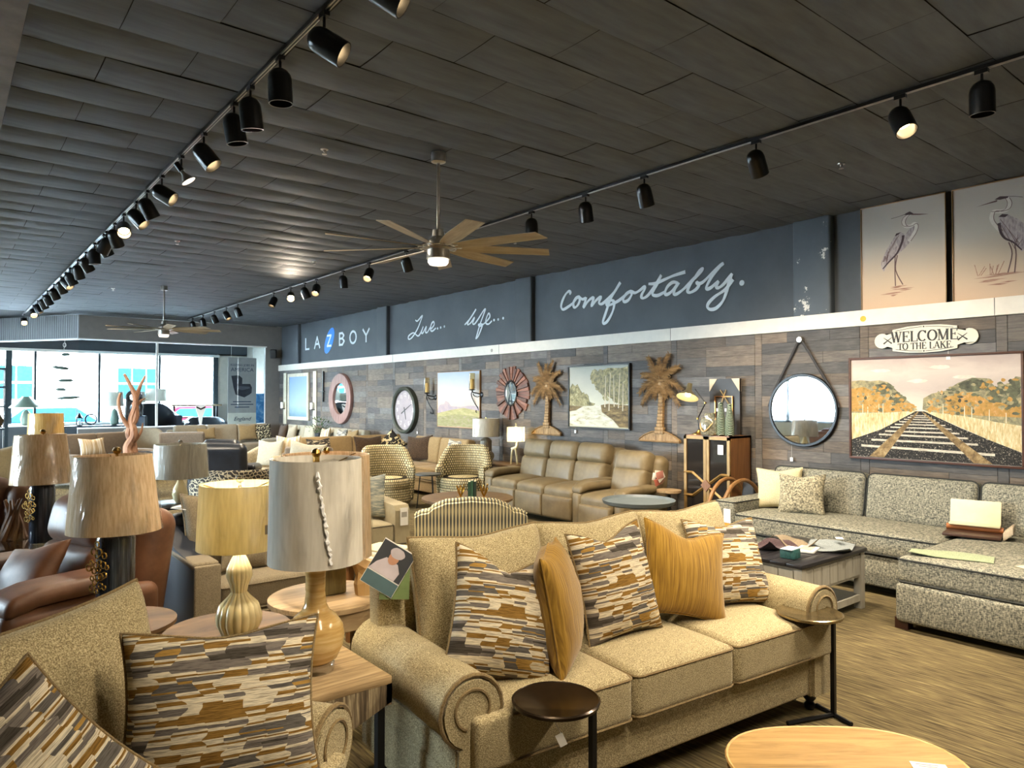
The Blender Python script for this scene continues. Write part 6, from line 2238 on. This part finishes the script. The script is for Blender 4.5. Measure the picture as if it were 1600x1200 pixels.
pillow('big dark brown boucle pillow on the tan sectional by the wall', (6.92, 11.35, .74), -62, 16, .54, .48, .18, MT['dkbrown'], None, 4, .02, pp, 36)
pillow('dark zigzag pillow on the tan sectional near the checked chair', (5.35, 12.2, .74), 10, 18, .5, .42, .15, pmat('zigzag', [(.45, '#2b2926'), (.58, '#a89c84')], 12, (1, 4, 1), 1, True), None, 0, .02, pp, 37)
pillow('gray chevron pillow behind the checked swivel chair', (7.0, 10.3, .75), -85, 16, .44, .42, .14, pmat('chev_gray', [(.45, '#6a6864'), (.6, '#b9b2a0')], 9, (1, 5, 1), 1), None, 0, .02, pp, 38)
# pale sofas along the far plank wall
for y, lb in ((14.65, 'pale gray sofa along the plank wall nearer the clock'), (17.2, 'pale gray sofa along the plank wall below the blue picture')):
    sofa('track_arm_sofa', lb, (6.40, y, 0), -90, 2.1, .95, .47, .62, .84, 3, MT['pale'], MT['pale'], 'track', .18, 'sofa', 'pale sofas along the far wall', tee=False, cush_top=.96, legs='block', foot=.07, loose=False)
for x, y, lb, mt, sd in ((6.85, 15.35, 'cream and tan striped pillow on the pale sofa beside the plant', 'band', 41), (6.85, 14.5, 'gray patterned pillow on the pale sofa nearer the clock', 'chev', 42), (6.88, 14.05, 'tan pillow at the near end of the pale sofa', 'tan', 43), (6.85, 17.9, 'dark pillow on the far pale sofa', 'dark', 44), (6.85, 17.3, 'small sand pillow on the far pale sofa', 'sand', 45)):
    mm_ = {'band': bpy.data.materials['tan_band'], 'chev': bpy.data.materials['chev_gray'], 'tan': MT['tan'], 'dark': MT['dkbrown'], 'sand': MT['sand']}[mt]
    pillow(lb, (x, y, .78), -90, 14, .46, .42, .14, mm_, None, 3, .02, 'pillows on the pale sofas', sd)
t = thing('potted_plant', 'bushy green plant on a slim stand under the round wooden mirror', 'plant', (6.98, 15.93, 0))
M().lathe([(.12, 0), (.12, .02), (.02, .03), (.02, .66), (.1, .68), (.1, .7)], 18).build('stand', MT['black'], t)
M().lathe([(.08, .7), (.11, .72), (.12, .84), (.11, .84)], 20).build('pot', MT['blackmat'], t)
m = M()
for k in range(240):
    a, b = rnd.uniform(0, 2 * PI), rnd.uniform(.0, 1)
    rr = .30 * math.sqrt(rnd.random())
    z = .86 + .36 * b
    rr *= (1.15 - abs(b - .4))
    c_ = Vector((rr * math.cos(a), rr * math.sin(a), z))
    dr = Vector((math.cos(a) * .05, math.sin(a) * .05, rnd.uniform(-.02, .05)))
    sd = Vector((-math.sin(a), math.cos(a), rnd.uniform(-.3, .3))) * .016
    m.add([tuple(c_ - dr * .5), tuple(c_ + sd), tuple(c_ + dr * .7), tuple(c_ - sd)], [(0, 1, 2, 3)])
o = m.build('leaves', plain('leaf_green', '#3f5a30', .5, var=.35, scale=20), t, smooth=0)
o['kind'] = 'stuff'
# far sand sofa before the display glass, and scattered far seating
sofa('track_arm_sofa', 'long sand sofa in front of the window display glass', (5.75, 18.62, 0), 0, 2.7, .95, .47, .60, .86, 3, MT['sand'], MT['sand'], 'track', .18, 'sofa', tee=False, cush_top=.95, legs='block', foot=.07, loose=False)
for x, lb, mt, sd in ((6.35, 'tan embroidered pillow on the long sand sofa', 'tan', 46), (6.75, 'black and cream dotted pillow on the long sand sofa', 'dots', 47), (5.3, 'small tan pillow lying on the long sand sofa', 'tan', 48)):
    mm_ = MT['tan'] if mt == 'tan' else pmat('dot_print', [(.5, '#26241f'), (.56, '#c9bf9f')], 34, (1, 1, 1), 0, True)
    pillow(lb, (x, 19.08, .76), -8, 16, .46, .42 if sd < 48 else .3, .15, mm_, None, 3, .02, 'pillows on the sand sofa', sd)
barrel('barrel_chair', 'cream rounded armchair left of the long sand sofa', (3.72, 18.3, 0), 0, MT['sand'], .95, .66, .5)
sofa('loveseat', 'taupe loveseat with tan pillows behind the driftwood tree', (2.72, 15.6, 0), 28, 1.9, .95, .47, .62, .88, 2, MT['taupe'], MT['taupe'], 'track', .18, 'sofa', tee=False, cush_top=.95, legs='block', foot=.07, loose=False)
pillow('tan striped pillow on the taupe loveseat', (2.3, 15.85, .72), 20, 18, .5, .36, .15, bpy.data.materials['tan_band'], None, 0, .02, None, 49)
sofa('club_chair', 'taupe armchair seen from behind before the sand sofa', (4.35, 17.2, 0), 160, 1.0, .9, .47, .62, .93, 1, MT['taupe'], MT['taupe'], 'track', .16, 'armchair', tee=False, cush_top=.9, legs='block', foot=.07, loose=False)
sofa('club_chair', 'navy-sided armchair with cream cushions at the left photo edge', (.62, 11.6, 0), 20, 1.1, .9, .47, .66, .86, 1, MT['creamch'], MT['creamch'], 'slope', .15, 'armchair', side_mat=MT['navy'], tee=False, cush_top=.95, legs='block', foot=.06)

# ================================================================== TABLES AND LAMPS IN THE MIDDLE
t = thing('coffee_table', 'round brown wood coffee table before the olive sofa', 'table', (5.05, 7.15, 0))
MT['umber'] = wood('umber_oak', '#4d3a26', '#6f573a', 0, 8, 8, .45)
M().lathe([(.54, .42), (.56, .43), (.56, .455), (.55, .46), (0, .46)], 56).build('top', MT['umber'], t)
M().lathe([(.30, 0), (.32, .03), (.2, .06), (.16, .38), (.3, .42)], 36).build('pedestal', MT['umber'], t)
MT['goldleaf'] = plain('gold_leaf', '#b08a3a', .3, .9, var=.25, scale=30)
for sg, lb in ((-1, 'gold twig bookend left of the green books on the round coffee table'), (1, 'gold twig bookend right of the green books on the round coffee table')):
    g = thing('bookend', lb, 'bookend', (5.05 + sg * .11, 7.05 - sg * .09, .461), -39, 'gold bookends')
    m = M().box((0, 0, .006), (.09, .09, .012))
    for k in range(6):
        a = k * 1.05
        m.tube([(0, 0, .01), (.03 * math.cos(a), .03 * math.sin(a), .07), (.05 * math.cos(a + .5), .05 * math.sin(a + .5), .11 + .01 * k)], .008, 5)
        m.lathe([(0, -.014), (.014, 0), (0, .014)], 8, (.05 * math.cos(a + .5), .05 * math.sin(a + .5), .11 + .01 * k))
    m.build('twigs', MT['goldleaf'], g)
for k, (dx, hh, cl) in enumerate(((-.034, .20, '#1f3d2a'), (0, .215, '#2b4a33'), (.034, .205, '#16281d'))):
    g = thing('book', ('dark green book at the left of three between gold bookends', 'green book in the middle between gold bookends', 'nearly black book at the right between gold bookends')[k], 'book', (5.05 + dx * .78, 7.05 - dx * .63, .461), -39, 'books on the round coffee table')
    M().box((0, 0, hh / 2), (.03, .15, hh)).build('cover', plain('book_cover_%d' % k, cl, .5), g)
    M().box((0, 0, hh / 2), (.022, .146, hh + .001)).build('pages', MT['cream'], g)
t = thing('tray_table', 'round blue-gray tray-top table behind the beige sofa', 'table', (5.66, 4.94, 0))
MT['bluegray'] = plain('bluegray_paint', '#5d666a', .45, var=.12)
M().lathe([(.33, .57), (.365, .585), (.38, .62), (.372, .622), (.355, .595), (0, .592)], 48).build('tray_top', MT['bluegray'], t)
M().lathe([(.24, 0), (.25, .02), (.06, .05), (.05, .5), (.18, .575)], 28).build('pedestal', MT['bluegray'], t)
t = thing('side_table', 'little round wooden side table between olive recliner and cabinet', 'table', (6.74, 5.41, 0))
M().lathe([(.135, .55), (.145, .56), (.145, .585), (0, .588)], 32).build('top', MT['washwood'], t)
M().lathe([(.1, 0), (.1, .02), (.02, .03), (.02, .55)], 20).build('pedestal', MT['black'], t)
# end of the olive sofa: table with two lamps
t = thing('end_table', 'dark wooden end table between the olive sofa and tan sectional', 'table', (7.12, 9.18, 0))
M().rbox((0, 0, .60), (.44, 1.1, .035), .006, 1).build('top', MT['umber'], t)
for sx in (-1, 1):
    for sy in (-1, 1):
        M().box((sx * .19, sy * .5, .29), (.05, .05, .58)).build('leg', MT['umber'], t)
M().box((0, 0, .2), (.38, 1.0, .025)).build('shelf', MT['umber'], t)
t = thing('table_lamp', 'ribbed gray column lamp with shiny wrapped oval shade', 'lamp', (7.10, 9.52, .619))
M().lathe([(.095, 0), (.10, .02), (.095, .04), (.098, .34), (.06, .38), (.02, .40)], 72, rib=.07, ribn=20).build('body', plain('ribbed_gray', '#6d6250', .4), t)
M().cyl((0, 0, .4), .008, .33, 8).build('neck', MT['brass'], t)
shade(t, .41, .71, .24, .235, MT['sh_gray'], sy=.85)
t = thing('table_lamp', 'giraffe-base lamp with glowing cream rectangular shade', 'lamp', (7.12, 8.80, .619), -50)
m = M()
for x, y in ((-.05, -.02), (-.045, .025), (.045, -.02), (.05, .025)):
    m.tube([(x * 1.1, y, 0), (x * .9, y * .9, .12), (x * .55, y * .6, .24)], [.008, .009, .014], 6)
m.tube(crom([(-.04, 0, .235), (.0, 0, .25), (.035, 0, .27), (.05, 0, .32), (.055, 0, .40)], 4), [.024] * 9 + [.02] * 4 + [.016] * 4, 8)
m.tube([(.055, 0, .395), (.085, 0, .40), (.105, 0, .385)], [.016, .015, .008], 6)
m.build('giraffe_body', MT['ivory'], t)
M().cyl((.03, 0, .27), .006, .3, 8).build('neck_rod', MT['brass'], t)
zs = (.36, .59)
mm = M()
P4 = [(-.13, -.075), (.13, -.075), (.13, .075), (-.13, .075)]
for i in range(4):
    a, b = P4[i], P4[(i + 1) % 4]
    mm.add([(a[0], a[1], zs[0]), (b[0], b[1], zs[0]), (b[0], b[1], zs[1]), (a[0], a[1], zs[1])], [(0, 1, 2, 3)])
mm.build('shade', shade_mat('shade_glow', '#d8cba0', '#e6dbb4', .6), t, (.03, 0, 0), smooth=0)
M().lathe([(.005, .59), (.02, .6), (.006, .62), (.018, .64), (0, .66)], 10, (.03, 0, 0)).build('finial', MT['ivory'], t)
lamp('giraffe_bulb', 'POINT', (.03, 0, .47), (0, 0, 0), 6, (1, .84, .55), t, shadow_soft_size=.03)
t = thing('ornament', 'round silver ornament on the dark end table', 'ornament', (7.0, 9.28, .619), -50)
M().lathe([(.04, 0), (.045, .012), (.015, .02), (.015, .04)], 16).build('foot', MT['blackmat'], t)
M().lathe([(.03, -.012), (.07, -.012), (.075, 0), (.07, .012), (.03, .012), (.025, 0), (.03, -.012)], 28, caps=False).xf(Matrix.Translation((0, 0, .11)) @ Matrix.Rotation(R(90), 4, 'X')).build('ring', MT['nickel'], t)
# lamps farther left
t = thing('pedestal_table', 'dark side table under the spiral ivory lamp', 'table', (1.76, 7.16, 0))
M().rbox((0, 0, .68), (.5, .5, .03), .005, 1).build('top', MT['blackwood'], t)
for sx in (-1, 1):
    for sy in (-1, 1):
        M().box((sx * .21, sy * .21, .335), (.04, .04, .67)).build('leg', MT['blackwood'], t)
t = thing('table_lamp', 'spiral ivory gourd lamp with gray wrapped drum shade', 'lamp', (1.76, 7.16, .697))
M().lathe([(.04, 0), (.06, .03), (.072, .08), (.06, .13), (.035, .18), (.022, .22), (.02, .25)], 72, rib=.1, ribn=12, twist=1.5).build('body', MT['ivory'], t)
M().cyl((0, 0, .24), .007, .3, 8).build('neck', MT['brass'], t)
shade(t, .235, .545, .245, .225, MT['sh_gray'], finial=MT['nickel'])
t = thing('pedestal_table', 'small dark table under the orange-shaded lamp', 'table', (1.02, 10.5, 0))
M().lathe([(.24, .74), (.25, .75), (.25, .775), (0, .78)], 28).build('top', MT['blackwood'], t)
M().lathe([(.18, 0), (.18, .02), (.03, .04), (.03, .74)], 20).build('pedestal', MT['black'], t)
t = thing('table_lamp', 'lamp with small amber wrapped drum shade at the left', 'lamp', (1.02, 10.5, .782))
M().lathe([(.07, 0), (.09, .05), (.1, .15), (.07, .28), (.03, .36), (.02, .42)], 28).build('body', MT['ink'], t)
M().cyl((0, 0, .4), .007, .28, 8).build('neck', MT['brass'], t)
shade(t, .42, .70, .195, .185, MT['sh_gold'])
# driftwood tree
t = thing('driftwood_tree', 'bare driftwood tree in a wide black planter', 'plant', (2.49, 13.24, 0))
M().lathe([(.26, 0), (.29, .02), (.33, .72), (.345, .75), (.33, .76), (.3, .70), (0, .70)], 40).build('planter', plain('planter_black', '#15171c', .4), t)
m = M()
tw = lambda pts, r0, r1: m.tube(crom(pts, 5), [r0 + (r1 - r0) * i / (5 * (len(pts) - 1)) for i in range(5 * (len(pts) - 1) + 1)], 9)
tw([(-.02, 0, .68), (-.05, .02, .85), (.03, -.02, 1.05), (.0, .02, 1.3), (.06, .0, 1.55), (.03, .0, 1.75), (-.06, .0, 1.95), (-.12, .0, 2.07)], .085, .02)
tw([(.05, .0, .7), (.03, .03, .9), (-.04, .02, 1.1), (.06, .0, 1.35), (.05, .02, 1.6)], .06, .05)
tw([(.05, .0, 1.62), (.12, .02, 1.85), (.2, .0, 2.05)], .045, .014)
tw([(.05, 0, 1.5), (.13, .0, 1.62), (.2, .02, 1.66)], .03, .01)
tw([(-.02, 0, 1.15), (-.14, .02, 1.35), (-.2, .0, 1.6), (-.17, .0, 1.75)], .04, .02)
tw([(.05, 0, .95), (.14, 0, 1.1), (.17, .02, 1.25)], .03, .01)
m.build('trunk', wood('driftwood_pale', '#553828', '#8a6248', 2, 8, 3, .7, c3='#a8836a'), t)
o = M().lathe([(.3, .7), (.2, .73), (0, .74)], 28).build('bark_mulch', plain('mulch', '#7a6a52', .9, var=.5, scale=40, bump=.8), t)
# rattan hoop chair behind the gray sectional arm
t = thing('rattan_chair', 'rattan hoop chair with dark seat tucked behind the gray sectional arm', 'chair', (6.80, 4.56, 0))
M().tube([(.38 * math.cos(R(a)), -.10, .40 + .38 * math.sin(R(a))) for a in range(0, 360, 12)], .022, 8, True).build('rattan_hoop', plain('rattan', '#8a6236', .5, var=.3, scale=14), t)
M().tube([(.36 * math.cos(R(a)), .09, .40 + .38 * math.sin(R(a))) for a in range(0, 360, 12)], .022, 8, True).build('rattan_hoop', bpy.data.materials['rattan'], t)
M().rbox((.02, 0, .42), (.6, .17, .1), .03, 2).build('seat', MT['blackmat'], t)
M().rbox((.22, 0, .60), (.1, .17, .34), .03, 2).build('back_cushion', MT['blackmat'], t, rot=(0, R(8), 0))

# ================================================================== WINDOW DISPLAY
PZ = .4
t = thing('display_banner', 'tall gray advertising banner with a dark armchair in the window display', 'banner', (6.56, 20.2, 1.86), rot=FRONT)
M().box((0, 0, 0), (.78, 1.86, .012)).build('panel', plain('banner_gray', '#a39c98', .7, var=.04), t)
M().box((0, -.77, .007), (.78, .32, .003)).build('footer', plain('banner_cream', '#cfc8bb', .7, var=.04), t)
m_nv = plain('banner_ink', '#24304a', .6)
for x in (-.3, .3):
    M().tube([(x, .92, 0), (x, 1.79, 0)], .004, 5).build('hanging_cord', MT['white'], t)
lettering('letters', 'KEEPING JOBS IN', .085, m_nv, t, (0, .72, .008))
lettering('letters', 'AMERICA', .15, m_nv, t, (0, .59, .008))
lettering('letters', 'England', .15, m_nv, t, (0, -.78, .012), shear=.35)
for k, w in enumerate((.5, .62, .4)):
    M().box((0, -.30 - .075 * k, .008), (w, .025, .002)).build('text_line', m_nv, t)
m = M()
m.prism([(-.3, .42), (-.1, .44), (.0, .36), (.0, .2), (.22, .2), (.27, .1), (.26, -.05), (.2, -.1), (.06, -.18), (-.18, -.1), (-.24, .1)], .006, .0085)
m.build('armchair_print', plain('banner_chair', '#2b2a33', .6, var=.4, scale=8), t, smooth=0)
M().prism([(-.1, .14), (.2, .12), (.22, .08), (.0, .02), (-.12, .06)], .0085, .0095).build('seat_print', plain('banner_seat', '#55545c', .6), t, smooth=0)
t = thing('blue_canvas', 'blue abstract canvas standing right of the display banner', 'picture', (7.15, 20.35, .95), rot=FRONT)
M().rbox((0, .42, 0), (.36, .84, .03), .004, 1).build('canvas', pmat('blue_abstract', [(.3, '#1d4a7c'), (.5, '#3f84bf'), (.7, '#a9cbe2')], 4), t)
M().box((0, .04, -.05), (.34, .08, .12)).box((-.14, -.275, -.05), (.04, .55, .04)).box((.14, -.275, -.05), (.04, .55, .04)).build('easel', MT['black'], t)
t = thing('stone_mobile', 'hanging mobile of flat gray stones before the shop window', 'mobile', (2.316, 20.16, 3.07))
M().tube([(0, 0, 0), (.01, 0, -.12), (-.01, 0, -.2), (0, 0, -1.42)], .004, 5).build('cord', MT['white'], t)
M().tube([(.03 * math.cos(a), 0, -.12 + .05 * math.sin(a)) for a in [k * PI / 6 for k in range(12)]], .006, 5, True).build('hook', MT['white'], t)
for k, (z, w) in enumerate(((-.35, .10), (-.68, .20), (-.98, .18), (-1.20, .12), (-1.40, .27))):
    M().lathe([(0, -.04), (.6 * w, -.035), (w, 0), (.6 * w, .035), (0, .04)], 18, (0, 0, z), sy=.6).build('stone', plain('stone_%d' % k, '#5f706a', .8), t, rot=(0, R((-4, 6, -2, 3, -4)[k]), 0))
t = thing('fish_sculpture', 'white wooden fish head sculpture on the display sill', 'sculpture', (5.32, 19.67, .952), rot=FRONT)
M().prism([(-.02, 0), (.02, 0), (.05, .22), (.11, .40), (.12, .52), (-.12, .52), (-.11, .40), (-.05, .22)], -.02, .02).build('body', MT['white'], t, smooth=0)
M().prism([(-.12, .46), (0, .40), (.12, .46), (.12, .50), (0, .44), (-.12, .50)], .02, .026).build('chevron', MT['black'], t, smooth=0)
M().box((.0, .006, 0), (.12, .012, .08)).build('foot', MT['white'], t)
barrel('barrel_chair', 'navy barrel chair in the window display', (4.55, 21.0, PZ), 20, MT['navy'], 1.12, .8, .62, .14)
barrel('barrel_chair', 'dark blue low chair in the window display near the banner', (5.85, 21.1, PZ), -10, MT['navy'], .72, .6, .55, .12)


def dtable(label, x, y, h, w, mat, z=PZ):
    g = thing('display_table', label, 'table', (x, y, z), group='tables in the window display')
    M().rbox((0, 0, h - .015), (w, .45, .03), .005, 1).build('top', mat, g)
    for sx in (-1, 1):
        for sy in (-1, 1):
            M().box((sx * (w / 2 - .04), sy * .18, (h - .03) / 2), (.035, .035, h - .03)).build('leg', mat, g)
    return z + h


zt = dtable('dark console table in the window display left of the navy chair', 3.12, 21.3, .55, 1.5, MT['navy'])
zu = dtable('narrow dark table behind the navy chair in the window display', 5.0, 22.0, .72, 1.5, MT['blackwood'])
zw = dtable('white console at the far left by the shop window', 1.55, 20.9, 1.0, .8, MT['white'], 0)


def dlamp(label, x, y, z, h, r, mat, base, r1=None, bh=None):
    g = thing('table_lamp', label, 'lamp', (x, y, z + .002), group='lamps in the window display')
    bh = bh or h * .5
    M().lathe([(.06, 0), (.1, .03), (.12, bh * .4), (.08, bh * .8), (.02, bh)], 24).build('body', base, g)
    M().cyl((0, 0, bh * .95), .008, h - bh, 8).build('neck', MT['brass'], g)
    shade(g, bh + .05, h, r, r1 or r * .9, mat, wrap=False)


MT['sage'] = plain('sage_glaze', '#6d7f70', .4)
dlamp('lamp with green-gray drum shade beside the carved stump in the display', 3.60, 21.35, zt, .88, .22, MT['sh_gray'], MT['sage'])
dlamp('lamp with white drum shade behind the navy chair in the display', 4.75, 22.0, zu, .80, .28, MT['sh_white'], MT['navy'], .26)
dlamp('lamp with pale green shade behind the navy chair in the display', 4.28, 22.02, zu - .0, .72, .2, MT['sh_gray'], MT['sage'])
dlamp('sage lamp with flared coolie shade by the far left window', 1.62, 20.9, zw, .70, .36, MT['sage'], MT['sage'], .08, .38)
t = thing('carved_stump', 'dark carved wooden stump with holes in the window display', 'sculpture', (3.95, 20.75, PZ), rot=None)
m = M()
for k in range(5):
    z = .25 + k * .26
    m.tube([(.16 * math.cos(R(a)) + .02 * (k % 2), 0, z + .14 * math.sin(R(a))) for a in range(0, 360, 20)], .05, 7, True)
m.tube([(-.16, 0, 0), (-.19, 0, .6), (-.14, 0, 1.3)], .05, 7).tube([(.16, 0, 0), (.19, 0, .6), (.13, 0, 1.3)], .05, 7)
m.build('wood', wood('stump_dark', '#2e2a28', '#544b45', 2, 8, 3), t)
t = thing('metal_wheel_lamp', 'black wheel-shaped metal ornament on the display console', 'ornament', (3.05, 21.3, zt + .001))
M().tube([(.13 * math.cos(R(a)), 0, .16 + .13 * math.sin(R(a))) for a in range(0, 360, 15)], .02, 6, True).lathe([(.06, 0), (.06, .015)], 16).build('wheel', MT['black'], t)
M().tube([(-.32, 0, 0), (-.32, 0, .5), (-.1, 0, .5), (.02, 0, .44)], .010, 6).lathe([(.07, 0), (.07, .012)], 16, (-.32, 0, 0)).build('stand', MT['black'], t)
t = thing('lantern', 'small dark metal lantern on the display console', 'lantern', (2.78, 21.22, zt + .001))
M().box((0, 0, .01), (.14, .14, .02)).box((0, 0, .2), (.14, .14, .02)).lathe([(.09, .21), (.03, .29), (.02, .33), (0, .33)], 12).build('cap', MT['black'], t)
for sx in (-1, 1):
    for sy in (-1, 1):
        M().box((sx * .06, sy * .06, .105), (.012, .012, .18)).build('post', MT['black'], t)
M().lathe([(.03, .02), (.03, .12), (0, .125)], 12).build('candle', MT['tagwhite'], t)
t = thing('etagere', 'tall open dark metal shelf at the left photo edge', 'shelf', (.62, 17.2, 0))
for sx in (-1, 1):
    for sy in (-1, 1):
        M().box((sx * .38, sy * .16, 1.13), (.06, .06, 2.26)).build('post', MT['alu'], t)
for z in (.15, .62, 1.06, 1.5, 1.88, 2.24):
    M().box((0, 0, z), (.8, .36, .035)).build('shelf_board', MT['alu'], t)
for k, (x, z, lb) in enumerate(((.15, .64, 'round dark ornament on the lower board of the tall shelf'), (.2, 1.08, 'woven basket on the middle board of the tall shelf'), (.1, 1.52, 'framed print leaning on the upper board of the tall shelf'))):
    g = thing('shelf_ornament', lb, 'ornament', (.62 + x, 17.15, z))
    if k == 2:
        M().box((0, .05, .14), (.3, .02, .28)).build('print', MT['white'], g)
        frame_m = M().box((0, .036, .14), (.22, .006, .2)).build('image', MT['sage'], g)
    else:
        M().lathe([(.06, 0), (.13, .06), (.15, .15), (.1, .26), (.07, .28)], 24).build('body', MT['blackmat'] if k == 0 else MT['tan'], g)
        M().lathe([(.07, .28), (.075, .3), (.065, .3)], 24).build('rim', MT['brass'], g)
t = thing('wall_shelf_beam', 'wooden plank shelf across the display window beside the banner', 'shelf', (5.9, 22.25, 1.45))
M().rbox((0, 0, 0), (1.4, .2, .05), .006, 1).build('plank', MT['washwood'], t)
for x in (-.6, .6):
    M().box((x, .06, -.25), (.05, .05, .45)).build('bracket', MT['black'], t)
